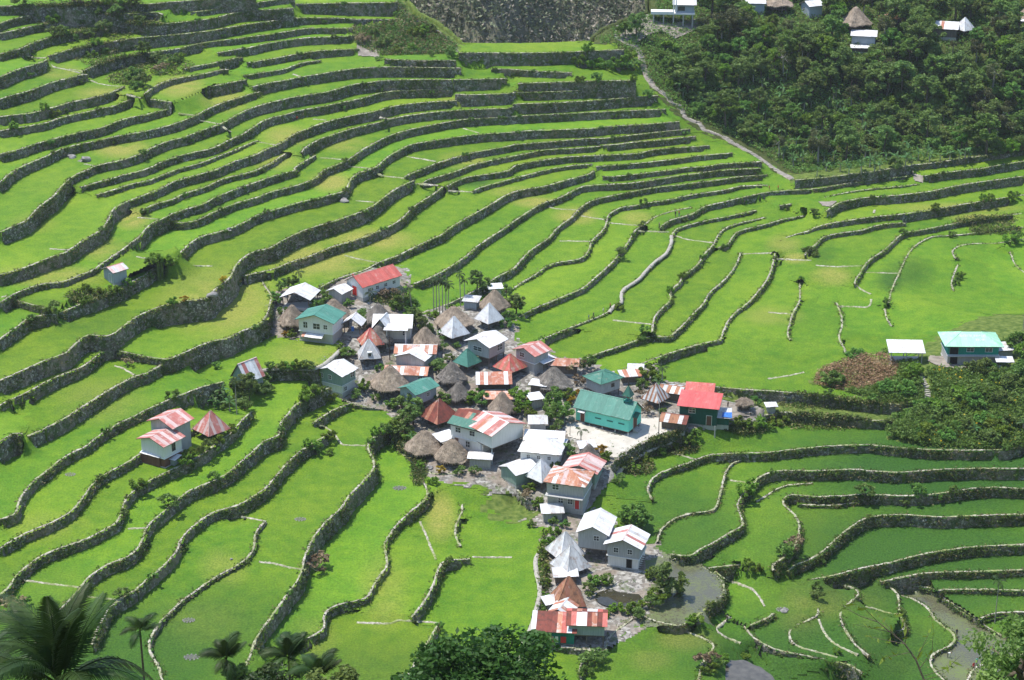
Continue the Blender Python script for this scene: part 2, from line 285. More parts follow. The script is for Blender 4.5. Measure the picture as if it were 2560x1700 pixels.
('F12',55,"32:660,1640 640,1568 620,1480 640,1420 700,1350 760,1315 800,1310"),
('F13',36,"32:1720,1640 1730,1568 1740,1450 1800,1350 1840,1310 1885,1265 1860,1230 1760,1180 1600,1120 1555,1085"),
('A27',75,"10:-60,1610 0,1560 100,1490 200,1420 250,1370 450,1330 540,1345"),
('A27b',50,"10:-60,1200 0,1190 60,1165 140,1200 300,1245 440,1285"),
('A30',85,"20:-60,640 0,605 80,560 200,510 290,465 400,400 550,330 700,275 800,230 880,160 960,100 1010,78 1100,100 1330,155 1550,185 1650,140 1720,110 1900,30 2000,0|10:2100,1560 2200,1500 2361,1440|11:60,1405 115,1330 130,1230 155,1165 80,1070 45,990"),
('A31',105,"20:220,905 350,850 500,780 640,700 760,620 850,560 1000,470 1100,410 1250,330 1320,325 1420,275 1535,198"),
('A31b',215,"20:-60,975 0,945 80,890 160,845 215,880"),
('A32',78,"30:-60,110 0,88 100,60 165,30|20:165,1540 170,1500 220,1410 300,1310 400,1240 550,1110 700,1020 780,1000 880,910 1000,830 1100,770 1250,700 1400,625 1530,565 1620,530 1800,460 1900,425 2070,385"),
('A33',75,"30:-60,390 0,355 100,295 240,215 400,150 540,90 620,40 680,0|20:750,1480 820,1380 890,1290 950,1250 1050,1200 1200,1120 1310,1040 1500,950 1650,890 1750,832 1850,790 2000,720"),
('A34',78,"30:-60,830 0,790 60,740 110,680 140,620 200,560 280,500 380,425 500,375 640,325 780,280 900,220 1000,165 1090,120 1110,60 1130,0|20:1150,1480 1200,1430 1280,1350 1400,1290 1520,1230 1580,1200 1700,1150 1900,1040 2000,950 2150,850 2250,720 2330,660"),
('A35',82,"30:250,1450 300,1330 400,1070 480,990 600,880 680,800 750,710 800,640 900,560 1000,500 1180,440 1270,360 1320,280 1340,190 1380,130 1450,70 1530,0|20:1640,1470 1750,1390 1850,1350 2000,1290 2090,1240 2200,1150 2320,1040 2361,1010|21:40,960 120,910 230,890 215,820 240,740 310,680 340,620 420,560 550,490 690,440"),
('A36',85,"30:850,1250 900,1100 950,1000 1010,900 1090,840 1170,790 1280,720 1350,650 1440,580 1530,500 1640,380 1670,270 1720,210 1800,140 1900,60 2000,10|20:2200,1530 2361,1430|21:100,1365 180,1270 260,1170 380,1050 500,970 620,900 710,850"),
('A44',45,"21:520,775 640,690 750,630 880,585"),
('A37',85,"30:1520,1640 1500,1568 1470,1450 1420,1370 1375,1290 1380,1200 1440,1100 1500,1010 1600,920 1700,820 1800,760 1900,680 2050,590 2200,510 2300,430 2350,350 2350,270 2361,210|31:40,150 95,105"),
('A38',120,"30:2130,1640 2230,1500 2300,1380 2340,1250 2361,1190|31:120,1020 200,910 300,770 385,655 430,560 450,430 530,260 620,140 700,60 780,0|21:850,1450 950,1350 1050,1240 1100,1180 1090,1100 1050,1040 1020,975 1080,900 1200,825 1300,740 1320,692"),
('A39',95,"31:280,1310 390,1240 600,1120 650,1070 620,1000 650,930 740,880 850,855 950,840 1050,800 1080,700 1150,600 1220,520 1210,430 1180,330 1220,250 1300,140 1380,60 1450,0|21:1560,1480 1600,1430 1560,1330 1500,1230 1480,1150 1400,1090 1270,980"),
('A40',80,"31:560,1568 620,1470 700,1370 760,1240 850,1140 890,1060 880,980 870,930"),
('A41',105,"31:1430,1000 1500,920 1580,810 1640,690 1680,570 1700,490 1760,470 1985,450"),
('A42',75,"31:1380,1568 1520,1330 1600,1200 1660,1100 1690,1050"),
('A43',50,"31:1890,340 1840,240 1840,160 1860,100 1900,40 1910,0|21:1905,1500"),
('A46',75,"20:2280,400|21:0,285 150,262 350,260 530,268 640,215 720,150 790,80 810,40 785,12"),
]
# village edges (their height comes from the village ground)
VLINES = [
('V1',60,"21:715,480 800,540 900,590 1050,630 1190,640 1320,690"),
('V3',80,"21:1330,940 1400,1040 1480,1110 1530,1190 1620,1245 1800,1235 2000,1228 2200,1245 2361,1320|22:60,1400 130,1480 220,1540"),
('V4',85,"22:870,1180 960,1105 1050,1030 1150,970 1300,910 1450,870 1600,835"),
('V5',75,"32:560,180 620,95 650,40|22:700,1560 780,1440 880,1310 1000,1200 1060,1140 1180,1060 1300,1000 1450,945 1600,880 1760,808 1900,800 2000,752"),
('V6',40,"32:220,1190 300,1230 500,1265 650,1290 800,1312"),
('V7',30,"32:860,1330 880,1180 1000,1090 1180,960"),
]
# low bunds between paddies of one level
BUNDS = ["32:1960,640 2100,680 2220,730 2280,800 2330,890","32:2110,1225 2000,1190 1900,1130 1870,1100 1950,1040 2000,985","33:720,900 880,890 1000,915 1080,945 1190,965","33:470,1010 500,1100 560,1190 640,1250 750,1300 830,1340","33:200,1210 300,1270 450,1310 640,1360","32:1870,570 1960,640","00:430,550 470,600 490,620 600,640 770,680","00:640,640 770,655","00:820,735 900,770 1000,790 1140,798","00:250,515 340,535 430,532","00:1170,870 1300,905",
"00:1650,1045 1810,1068","00:1840,1110 2040,1148","00:2060,1170 2130,1220","10:10,1175 60,1165","11:1110,30 1200,60 1370,75","11:1470,125 1680,140","11:1770,190 2020,205","12:345,345 420,360 590,370","12:635,425 860,460",
"12:890,490 1220,518","12:1165,562 1450,572","12:1500,605 1600,640 1850,672","12:440,655 720,660","12:930,1385 1090,1405 1290,1425","12:2120,775 2361,768|13:40,765","13:80,820 400,835","13:440,880 620,895 870,885","13:900,945 1200,955",
"13:650,1255 920,1268 955,1235 945,1150","13:0,1315 210,1330","13:790,1050 870,1110 950,1145","13:975,400 985,370","11:820,790 960,825 1120,855","11:920,285 1100,298","10:1270,440 1460,455","10:1260,800 1400,830","10:1690,880 1960,888","10:460,728 640,740",
"01:340,685 420,712","01:530,1100 650,1110","01:1140,1080 1235,1100","01:1910,1185 2060,1230","01:1390,1445 1660,1490","01:850,1535 1060,1555","01:590,1455 830,1475","20:1060,240 1140,265 1240,325","30:210,645 400,675 730,715","30:780,800 1090,830","30:2230,60 2361,90|31:95,108","31:30,480 150,490 300,530 460,555",
"31:1510,110 1570,230 1610,340 1660,460","31:930,1040 1240,1050 1320,1015 1690,1045","31:1985,435 2361,440","21:350,755 620,790 710,850 790,970 1010,975","22:1430,1045 1530,1055 1700,1105","22:2010,1295 2230,1325","23:0,360 200,330 330,300","01:30,1312 190,1340","00:780,1512 870,1530","12:2360,765 2361,765|13:0,765 40,760","30:1180,175 1340,165"]
BUNDS = [b for b in BUNDS if '2360,765' not in b]
# ------------------------------------------------------------------ heights of the terraces from the wall heights in the photograph
def resample(P, step, closed=False):
    d = np.r_[0, np.cumsum(np.hypot(*np.diff(P, axis=0).T))]
    n = max(2, int(round(d[-1]/step))+1); s = np.linspace(0, d[-1], n)
    return np.c_[np.interp(s, d, P[:, 0]), np.interp(s, d, P[:, 1])], s
def smooth(P, it=2):
    P = P.copy()
    for _ in range(it): P[1:-1] = .25*P[:-2]+.5*P[1:-1]+.25*P[2:]
    return P
PRIOR = np.array([(0,0,37),(0,425,20),(0,850,7),(0,1275,-6),(0,1700,-16),(640,0,42),(640,425,22),(640,850,5),(640,1275,-8),(640,1700,-22),(1280,0,48),(1280,200,34),(1280,425,18),(1280,640,8),
 (1280,850,1),(1300,1250,-8),(1300,1600,-15),(1500,1050,0),(1920,425,15),(1920,640,7),(1920,850,3),(2000,1000,0),(2560,425,18),(2560,640,10),(2560,850,5),(1920,1275,-9),(1700,1500,-14),
 (2560,1275,-13),(2560,1700,-26),(1920,1700,-21),(1000,1000,-1),(1000,1400,-12)], float)
def tps(C, lam=1e-3):
    X = C[:, :2]/1000; n = len(X)
    def U(r2): return np.where(r2 > 0, .5*r2*np.log(np.maximum(r2, 1e-12)), 0)
    r2 = ((X[:, None]-X[None])**2).sum(-1)
    A = np.zeros((n+3, n+3)); A[:n, :n] = U(r2)+lam*np.eye(n); A[:n, n] = 1; A[:n, n+1:] = X; A[n, :n] = 1; A[n+1:, :n] = X.T
    w_ = np.linalg.solve(A, np.r_[C[:, 2], 0, 0, 0])
    def f(px, py):
        q = np.c_[np.ravel(px), np.ravel(py)]/1000
        out = np.empty(len(q))
        for k in range(0, len(q), 20000):
            qq = q[k:k+20000]; r = ((qq[:, None]-X[None])**2).sum(-1)
            out[k:k+20000] = U(r)@w_[:n]+w_[n]+qq@w_[n+1:]
        return out.reshape(np.shape(px))
    return f
zprior = tps(PRIOR, 5e-3)
VILLAGE = np.array([(640,680,11.5),(650,720,11),(720,740,10.4),(760,800,8.4),(884,777,9.0),(880,710,11.2),(960,720,10.8),(1000,760,9.6),(1060,800,8.2),(1200,740,9.6),(1270,790,8.2),(1180,880,4.8),(1100,960,2.6),(840,860,6.8),(900,900,5.0),(850,950,2.6),(850,985,1.0),(920,1010,.5),(1300,870,5.8),(1380,950,3.4),(1500,935,2.0),(1500,1080,0),(1650,1070,0),(1700,1020,.3),(1850,1040,.3),
 (1250,1060,-.3),(1000,1020,-.8),(1020,1110,-2.6),(1150,1180,-3.6),(1300,1215,-4.8),(1250,1130,-1.9),(1330,1120,-1.2),(1420,1130,-1.0),(1480,1160,-.8),(1440,1230,-4.4),(1400,1290,-6.0),(1480,1280,-6.2),(1380,1380,-7.8),(1480,1400,-7.8),(1560,1420,-7.8),(1590,1370,-7.2),(1380,1480,-8.3),(1480,1520,-8.6),(1400,1620,-8.8),(1500,1640,-9.2)], float)
zvill = tps(VILLAGE, 2e-3)
FIX = {'E2': -1.6, 'E1': .6, 'F2': -8.4, 'F13': -10.0, 'KT': .7, 'A41': -5.2, 'A42': -5.5, 'F1': -7.2, 'A43': -6.2, 'D5': 2.5, 'D4': 3.7, 'D3': 4.9, 'D6': 2.3, 'C10': 8.6, 'A39': -4.0}
FIXEND = {'D1': (.58, 6.3), 'C6': (.6, 9.6), 'C9': (.6, 6.0), 'C10b': (.3, 8.9), 'C11': (.3, 12.4), 'C12': (.3, 10.8)}
GUIDE = [('VT', 0, "11:0,1480 160,1180 300,1180 600,1060 850,1100 1060,1180 1200,1240 1480,1350 1700,1340 1990,1230 2100,1090 2300,1180|12:0,1330 60,1450 130,1660|22:330,110 450,205 640,250 760,335 950,375 1100,310 1300,275 1400,410"),
 ('KT', 0, "23:420,400 480,270 800,150 1500,120 2361,0"), ('VU', 0, "21:830,30 860,250 720,480")]
LN = []
for nm, wv, s in LINES+VLINES+GUIDE:
    P, _ = resample(T(s), 7.0); P = smooth(P, 3)
    LN.append(dict(name=nm, w=wv*K, P=P, v=nm[0] == 'V'))
# knots
off = 0
for L in LN:
    P = L['P']; d = np.r_[0, np.cumsum(np.hypot(*np.diff(P, axis=0).T))]; L['d'] = d
    L['nk'] = max(2, int(d[-1]/110)+2); L['k'] = np.linspace(0, d[-1], L['nk']); L['o'] = off; off += L['nk']
def kw(L, s):
    j = min(max(int(np.searchsorted(L['k'], s))-1, 0), L['nk']-2); a = (s-L['k'][j])/(L['k'][j+1]-L['k'][j])
    return L['o']+j, 1-a, L['o']+j+1, a
segs = []
for i, L in enumerate(LN):
    P = L['P']
    for j in range(len(P)-1): segs.append((i, L['d'][j], L['d'][j+1], P[j, 0], P[j, 1], P[j+1, 0], P[j+1, 1]))
segs = np.array(segs)
rows, rhs = [], []
def addrow(cs, v): rows.append(cs); rhs.append(v)
for i, L in enumerate(LN):
    P, d = L['P'], L['d']
    for j in range(1, len(P)-1, 4):
        x, y = P[j]; t = P[j+1]-P[j-1]; c = abs(t[0])/max(np.hypot(*t), 1e-6)
        wv = L['w']/max(c, .72)
        if wv <= 0: continue
        lo = np.minimum(segs[:, 3], segs[:, 5]); hi = np.maximum(segs[:, 3], segs[:, 5])
        m = (lo <= x) & (hi > x) & (segs[:, 0] != i)
        if not m.any(): continue
        q = segs[m]; a = (x-q[:, 3])/(q[:, 5]-q[:, 3]+1e-9); yy = q[:, 4]+a*(q[:, 6]-q[:, 4])
        ok = yy > y+.55*wv
        if not ok.any(): continue
        k = np.argmin(np.where(ok, yy, 1e9))
        if yy[k]-y > 600: continue
        jj = int(q[k, 0]); s2 = q[k, 1]+a[k]*(q[k, 2]-q[k, 1])
        zp = float(zprior(x, y)); A, B, C_ = ray(x, y); dist = (zp-CAMZ)/C_; sc = F/dist
        dep = -C_/math.sqrt(A*A+B*B+C_*C_); h = wv/(sc*math.sqrt(1-dep*dep))*.97
        a0, w0, a1, w1 = kw(L, d[j]); b0, u0, b1, u1 = kw(LN[jj], s2)
        addrow([(a0, w0), (a1, w1), (b0, -u0), (b1, -u1)], h)
    sm_ = .3 if L['v'] else 2.6
    for kx in range(L['nk']-1): addrow([(L['o']+kx, -sm_), (L['o']+kx+1, sm_)], 0)
    for kx in range(L['nk']):
        px = np.interp(L['k'][kx], d, P[:, 0]); py = np.interp(L['k'][kx], d, P[:, 1])
        fe_ = FIXEND.get(L['name'])
        if fe_ and kx/(L['nk']-1) > fe_[0]: addrow([(L['o']+kx, 5.)], 5*fe_[1])
        if L['name'] in FIX: addrow([(L['o']+kx, 5.)], 5*FIX[L['name']])
        if L['v']: addrow([(L['o']+kx, 20.)], 20*(float(zvill(px, py)) - (1.7 if L['name'] == 'V5' else 0)))
        else: addrow([(L['o']+kx, .06)], .06*float(zprior(px, py)))
A_ = np.zeros((len(rows), off)); b_ = np.array(rhs)
for r_, cs in enumerate(rows):
    for c, v in cs: A_[r_, c] += v
sol = np.linalg.lstsq(A_.T@A_, A_.T@b_, rcond=None)[0]
for L in LN:
    L['zk'] = sol[L['o']:L['o']+L['nk']]; L['z'] = np.interp(L['d'], L['k'], L['zk'])
LN = [L for L in LN if L['name'] not in ('VT', 'VU', 'KT')]
# ------------------------------------------------------------------ ground patches that are not terraces
def poly_px(s): return T(s)
def in_poly(x, y, P):
    ins = np.zeros(x.shape, bool); n = len(P); j = n-1
    for i in range(n):
        xi, yi = P[i]; xj, yj = P[j]
        c = ((yi > y) != (yj > y)) & (x < (xj-xi)*(y-yi)/(yj-yi+1e-12)+xi)
        ins ^= c; j = i
    return ins
FOREST_C = np.array([(1600,110,36.6),(1605,135,34.5),(1640,215,28),(1700,285,21.5),(1740,312,18.5),(1830,348,15),(1920,400,11.2),(1990,450,9.0),(2150,442,9.2),(2350,420,9.4),(2560,392,9.8),(1510,115,36.2),(1515,70,39),(1600,60,41),(1430,115,35.8),
 (2100,350,14),(2300,300,17.5),(2300,150,30),(2140,70,37),(2400,60,38),(2560,-60,46),(1950,150,32),(1950,300,18),(1750,200,28),(1700,100,37),(1640,20,43),(1750,30,42),(2560,250,22),(2560,60,38),(1900,-60,47),(1650,-60,49),(2700,300,19),(2700,60,39)], float)
KNOLL_C = np.array([(2040,955,.7),(2050,915,1.9),(2160,890,4.4),(2230,888,5),(2330,910,5.2),(2430,920,5.2),(2550,910,5.4),(2300,960,3.2),(2310,1010,.7),(2400,1000,2.2),(2400,1080,-1.9),(2300,1080,-1.6),(2550,1000,2),(2550,1110,-2.4),(2200,960,1.6),(2190,1000,.6),(2100,970,.7),(2060,870,.9),(2150,865,2.6),(2700,1100,-2),(2700,900,6),(2480,870,4.6),(2300,868,3.4),(2450,856,3.4),(2600,850,3.6)], float)
RIDGE_C = np.array([(990,2,46),(1020,35,44),(1075,60,42),(1120,100,38.5),(1145,132,36.4),(1140,150,34.6),(1020,150,36.2),(900,122,37.6),(890,90,39.4),(880,70,40.6),(960,110,38.4)], float)
PATCH = [
 ('village', zvill, [poly_px("11:30,1500 130,1240 170,1190 300,1180 560,1105 700,1035 1000,935 1320,800 1420,870 1430,1040 1200,1260 1480,1350 1750,1265 2000,1145 2120,1075 2300,1170|12:0,1300 60,1370 60,1568|22:300,80 560,235 700,200 760,300 950,335 1100,265 1330,250 1400,395 1860,440 2060,500 2250,600 2361,680 2200,735 2000,752 1760,800 1600,835 1450,870 1300,910 1150,970 1050,1030 960,1105 870,1180 1000,1210 880,1310 780,1440 700,1560|32:650,40 620,95 900,150 1000,290 1330,330 1390,430 1250,420 1330,700 1280,870 1190,960 1180,970 1000,1090 880,1180 860,1330 800,1312 500,1265 300,1230 220,1190 160,1190 220,1000 260,830 290,700 270,450 350,240 330,195|22:220,1540 130,1480 60,1400|21:2361,1320 2200,1245 2000,1228 1800,1235 1620,1245 1530,1190 1400,1040 1330,940 1320,690 1190,640 1050,630 900,590 800,540 715,480 600,430 560,290 650,225 720,160 800,90 810,30 600,10")]),
 ('forest', tps(FOREST_C, 2e-3), [np.array([(1500,121),(1500,100),(1530,74),(1600,44),(1640,34),(1640,-130),(2760,-130),(2760,375),(2560,392),(2350,421),(2150,445),(1990,455),(1920,402),(1830,348),(1740,312),(1690,280),(1650,225),(1610,180),(1596,130),(1520,122)], float)]),
 ('knoll', tps(KNOLL_C, 2e-3), [poly_px("23:415,405 470,280 800,140 1500,85 2361,10 2800,0 2800,1050 2361,970 2200,1010 1800,1018 1450,965 1080,850 1330,690 1480,582 1300,592 1000,545 700,470")]),
 ('ridge', tps(RIDGE_C, 2e-3), [poly_px("01:1310,10 1420,130 1600,220 1780,370 1860,478 1850,562 1400,562 1180,548 950,452 900,330 900,262 1310,182")]),
 ('pondfield', lambda x, y: np.full(np.shape(x), -8.35), [poly_px("32:1195,970 1300,1020 1430,1050 1560,1070 1660,1015 1750,945 1820,875 1910,825 1960,755 1955,690 1905,620 1840,578 1770,535 1720,490 1600,470 1480,445 1260,432 1340,700 1285,870")]),
]
MAXR = {'F2': 24, 'P1': 19, 'B4b': 25, 'A0': 30, 'D6b': 5, 'D7': 12, 'D9': 14, 'D8': 30, 'E8': 20, 'V4': 2.2, 'V1': 3, 'V3': 3, 'V6': 2, 'V7': 2, 'V5': 14, 'F1': 40, 'B6b': 12, 'F5': 25, 'M9': 10, 'E14': 8, 'A43': 14, 'C11': 8}
NAMES = [L['name'] for L in LN]
# plan polylines
def smooth_n(P, n):
    k = np.ones(2*n+1)/(2*n+1); Q = np.pad(P, ((n, n), (0, 0)), mode='edge')
    return np.c_[np.convolve(Q[:, 0], k, 'valid'), np.convolve(Q[:, 1], k, 'valid')]
for L in LN:
    x, y = at_z(L['P'][:, 0], L['P'][:, 1], L['z'])
    d = np.r_[0, np.cumsum(np.hypot(np.diff(x), np.diff(y)))]
    n = max(3, int(d[-1]/.65)+1); s = np.linspace(0, d[-1], n)
    Q = np.c_[np.interp(s, d, x), np.interp(s, d, y)]; Q = smooth_n(Q, 1)
    L['Q'] = Q; L['zq'] = np.interp(s, d, L['z']); L['s'] = s
    for key, nn in (('n', 2), ('ns', 16)):
        G = np.gradient(smooth_n(Q, min(nn, max(1, n//3))), axis=0); G /= np.maximum(np.hypot(G[:, 0], G[:, 1]), 1e-6)[:, None]
        L[key] = np.c_[G[:, 1], -G[:, 0]]          # right-hand normal: downhill
SG = []
for i, L in enumerate(LN):
    q = L['Q'][::4]
    if len(q) < 2: q = L['Q'][[0, -1]]
    q = np.vstack([q, L['Q'][-1:]])
    for a, b in zip(q[:-1], q[1:]): SG.append((i, *a, *b))
SG = np.array(SG)
for i, L in enumerate(LN):
    idx = np.arange(0, len(L['Q']), 3); O = L['Q'][idx]; U = -L['ns'][idx]; mx = MAXR.get(L['name'], 45.)
    m = SG[:, 0] != i; a = SG[m, 1:3]; e = SG[m, 3:5]-a
    den = U[:, None, 0]*e[None, :, 1]-U[:, None, 1]*e[None, :, 0]
    dx = a[None, :, 0]-O[:, None, 0]; dy = a[None, :, 1]-O[:, None, 1]
    t = (dx*e[None, :, 1]-dy*e[None, :, 0])/np.where(abs(den) < 1e-9, 1e-9, den)
    u = (dx*U[:, None, 1]-dy*U[:, None, 0])/np.where(abs(den) < 1e-9, 1e-9, den)
    t = np.where((u >= 0) & (u <= 1) & (t > .8), t, 1e9).min(1)
    hitm = t < mx
    if hitm.any(): base = np.interp(np.arange(len(t)), np.where(hitm)[0], t[hitm])
    else: base = np.full(len(t), min(mx, 9.))
    Rr = np.where(hitm, t+3.0, np.minimum(base, mx)+1.0)
    k = 4; Rp = np.pad(Rr, k, mode='edge'); Rr = np.max([Rp[j:j+len(Rr)] for j in range(2*k+1)], axis=0)
    Rr = np.minimum(Rr, mx+3)
    L['R'] = np.interp(np.arange(len(L['Q'])), idx, Rr)
# height grid
CS = .6; GX0, GY0, GW, GH = -240., 265., 850, 740
zs, ls, cs_ = [], [], []
for i, L in enumerate(LN):
    n = len(L['Q']); tt = np.arange(0, n-1, .5)
    qx = np.interp(tt, np.arange(n), L['Q'][:, 0]); qy = np.interp(tt, np.arange(n), L['Q'][:, 1]); qz = np.interp(tt, np.arange(n), L['zq'])
    ux = -np.interp(tt, np.arange(n), L['ns'][:, 0]); uy = -np.interp(tt, np.arange(n), L['ns'][:, 1]); rr = np.interp(tt, np.arange(n), L['R'])
    st = np.arange(0.05, rr.max(), .33)
    X = qx[:, None]+ux[:, None]*st; Y = qy[:, None]+uy[:, None]*st; Mk = st[None] <= rr[:, None]
    Z = np.repeat(qz[:, None], len(st), 1)
    zs.append(Z[Mk]); ls.append(np.full(Mk.sum(), i)); cs_.append(np.c_[X[Mk], Y[Mk]])
NL = len(LN)
for p, (nm, fz, polys) in enumerate(PATCH):
    for P in polys:
        gx, gy = np.meshgrid(np.arange(P[:, 0].min(), P[:, 0].max(), 2.5), np.arange(P[:, 1].min(), P[:, 1].max(), 1.1))
        ok = in_poly(gx, gy, P); gx, gy = gx[ok], gy[ok]; z = fz(gx, gy); X, Y = at_z(gx, gy, z)
        zs.append(z); ls.append(np.full(len(z), NL+p)); cs_.append(np.c_[X, Y])
zs = np.concatenate(zs); ls = np.concatenate(ls); cs_ = np.concatenate(cs_)
ci = ((cs_[:, 0]-GX0)/CS).astype(int); cj = ((cs_[:, 1]-GY0)/CS).astype(int)
ok = (ci >= 0) & (ci < GW) & (cj >= 0) & (cj < GH); zs, ls, ci, cj = zs[ok], ls[ok], ci[ok], cj[ok]
LOWL = np.array([1 if (i < len(LN) and LN[i]['name'][0] in 'F' or i < len(LN) and LN[i]['name'] in ('V6', 'V7', 'E4')) else 0 for i in range(NL+len(PATCH))])
o_ = np.argsort(zs-50*LOWL[ls], kind='stable')
HZ = np.full((GH, GW), np.nan); LB = np.full((GH, GW), -1, int)
HZ[cj[o_], ci[o_]] = zs[o_]; LB[cj[o_], ci[o_]] = ls[o_]
def shift(A, dj, di, fill):
    B = np.full_like(A, fill); h, w_ = A.shape
    B[max(dj, 0):h+min(dj, 0), max(di, 0):w_+min(di, 0)] = A[max(-dj, 0):h+min(-dj, 0), max(-di, 0):w_+min(-di, 0)]
    return B
BACK = (np.arange(GH)[:, None]*CS+GY0 > 562) & ((np.arange(GW)[None]*CS+GX0) > -75)
for _ in range(70):
    for dj, di in ((0, 1), (0, -1), (1, 0), (-1, 0)):
        m = (LB < 0) & ((_ < 3) | ~BACK); s1 = shift(LB, dj, di, -1); z1 = shift(HZ, dj, di, np.nan); q = m & (s1 >= 0)
        LB[q] = s1[q]; HZ[q] = z1[q]
for _ in range(2):
    for (d1, d2) in (((0, 1), (0, -1)), ((1, 0), (-1, 0))):
        a = shift(LB, *d1, -1); b = shift(LB, *d2, -1); za = shift(HZ, *d1, np.nan)
        q = (a == b) & (a != LB) & (a >= 0); LB[q] = a[q]; HZ[q] = za[q]
# near slope that carries the viewpoint, and a smooth fill for everything else
def near_slope(x, y):
    z = np.interp(y, [-60, 0, 50, 100, 150, 200, 250, 300, 340], [173, 166, 136, 102, 69, 36, 4, -22, -30])
    return z+1.5*np.sin(x*.07+y*.05)
HF = HZ.copy()
fill = np.isnan(HF)
co = HF.copy(); valid = ~fill
lev = [(co, valid)]
acc = np.where(valid, co, 0); wt = valid.astype(float); est = np.zeros_like(acc); done = np.zeros_like(valid)
rad = 2
while rad < 200:
    def box(A, r):
        c = np.cumsum(np.pad(A, ((r+1, r), (0, 0)), mode='constant'), 0); A = c[2*r+1:]-c[:-2*r-1]
        c = np.cumsum(np.pad(A, ((0, 0), (r+1, r)), mode='constant'), 1); return c[:, 2*r+1:]-c[:, :-2*r-1]
    sa, sw = box(acc, rad), box(wt, rad); q = (sw > .5) & ~done
    est[q] = sa[q]/sw[q]; done |= q; rad *= 2
HF[fill] = np.where(done, est-1.2, -25)[fill]
back = fill & (np.arange(GH)[:, None]*CS+GY0 > 562) & ((np.arange(GW)[None]*CS+GX0) > -75)
HF[back] = -90
# steps between ground sheets that no stone wall holds become grassy slopes
near = np.zeros((GH, GW), bool)
for L in LN:
    e_ = 3 if len(L['Q']) > 14 else 1
    for k in np.arange(-.9, 1.4, .4):
        i_ = ((L['Q'][e_:-e_, 0]+L['n'][e_:-e_, 0]*k-GX0)/CS).astype(int); j_ = ((L['Q'][e_:-e_, 1]+L['n'][e_:-e_, 1]*k-GY0)/CS).astype(int)
        ok = (i_ >= 0) & (i_ < GW) & (j_ >= 0) & (j_ < GH); near[j_[ok], i_[ok]] = True
jump = np.zeros((GH, GW), bool)
for dj, di in ((0, 1), (0, -1), (1, 0), (-1, 0)):
    zn = shift(HF, dj, di, np.nan); jump |= (np.abs(HF-zn) > .22) & (zn > -60)
near2 = near.copy()
for it in range(1):
    for dj, di in ((0, 1), (0, -1), (1, 0), (-1, 0)): near2 |= shift(near2, dj, di, False)
jump &= ~near2 & (HF > -60)
for it in range(6):
    for dj, di in ((0, 1), (0, -1), (1, 0), (-1, 0)): jump |= shift(jump, dj, di, False)
    jump &= ~near & (HF > -60)
for it in range(160):
    av = np.zeros_like(HF); c_ = np.zeros_like(HF)
    for dj, di in ((0, 1), (0, -1), (1, 0), (-1, 0)):
        zn = shift(HF, dj, di, np.nan); okn = ~np.isnan(zn) & (zn > -60); av += np.where(okn, zn, 0); c_ += okn
    HF[jump] = (av/np.maximum(c_, 1))[jump]
for it in range(2):
    hi = []
    for dj, di in ((0, 1), (0, -1), (1, 0), (-1, 0)):
        m_ = np.full_like(HF, -1e9)
        for k in range(1, 7):
            z1 = shift(HF, dj*k, di*k, -1e9); m_ = np.maximum(m_, z1)
        hi.append(m_)
    lo = np.sort(np.array(hi), axis=0)[1]; pit = (lo > HF+.3) & (HF > -60) & (np.sort(np.array(hi), axis=0)[0] > HF+.3); HF[pit] = np.array(hi).min(0)[pit]; jump |= pit
VA = np.zeros((GH+1, GW+1)); VN = np.zeros((GH+1, GW+1)); VJ = np.zeros((GH+1, GW+1))
for dj in (0, 1):
    for di in (0, 1): VA[dj:dj+GH, di:di+GW] += HF; VN[dj:dj+GH, di:di+GW] += 1; VJ[dj:dj+GH, di:di+GW] += jump
VA /= VN; VJ = VJ >= 2
def H(x, y):
    i = np.clip(((np.asarray(x)-GX0)/CS).astype(int), 0, GW-1); j = np.clip(((np.asarray(y)-GY0)/CS).astype(int), 0, GH-1)
    z = HF[j, i]; return np.where(np.asarray(y) < GY0+20, near_slope(np.asarray(x), np.asarray(y)), z)
def hit(px, py, tmin=150., tmax=900.):
    a, b, c = [float(v) for v in ray(px, py)]
    t = np.arange(tmin, tmax, .25); x, y, z = a*t, b*t, CAMZ+c*t
    g = (z < H(x, y)); k = int(np.argmax(g)) if g.any() else len(t)-1
    return x[k], y[k], float(H(x[k], y[k]))
# crop tones, with cloud shadow painted into the dark fields: (photo px, py, rx, ry, strength)
DRY = [(300,370,70,25,.9),(560,250,60,30,.7),(450,215,60,28,.8),(260,235,70,18,.6),(150,180,60,18,.5),(80,560,60,25,.3),(330,545,45,28,.8),(250,620,60,30,.6),(120,690,140,28,.6),(720,340,60,25,.7),(860,360,60,20,.5),(930,600,110,28,.9),(790,650,130,45,.75),(560,760,150,90,.65),(780,890,110,40,.45),
 (830,455,55,25,.8),(690,400,60,30,.5),(1170,400,70,22,.55),(1150,255,60,12,.8),(1340,505,60,14,.9),(1440,540,55,22,.8),(1590,545,45,18,.6),(1960,610,45,25,.5),(1990,645,35,14,.8),(2080,690,50,25,.7),(1930,790,80,25,.4),(2290,1640,110,70,.3),(1100,1290,40,60,.8),(960,1480,60,90,.35),(780,1600,60,60,.35),(500,1560,120,60,.25),
 (2050,1500,90,60,.75),(2180,1480,60,40,.8),(2010,1560,60,40,.8),(2180,1580,60,50,.6),(2250,1650,60,40,.8),(1720,1600,90,30,1.),(1630,1650,60,30,.5),(1300,480,80,14,.5),(2460,545,90,12,.8),(2400,520,160,14,.6),(120,1320,100,40,.3),(250,1000,120,60,.3),(560,1420,60,50,.35)]
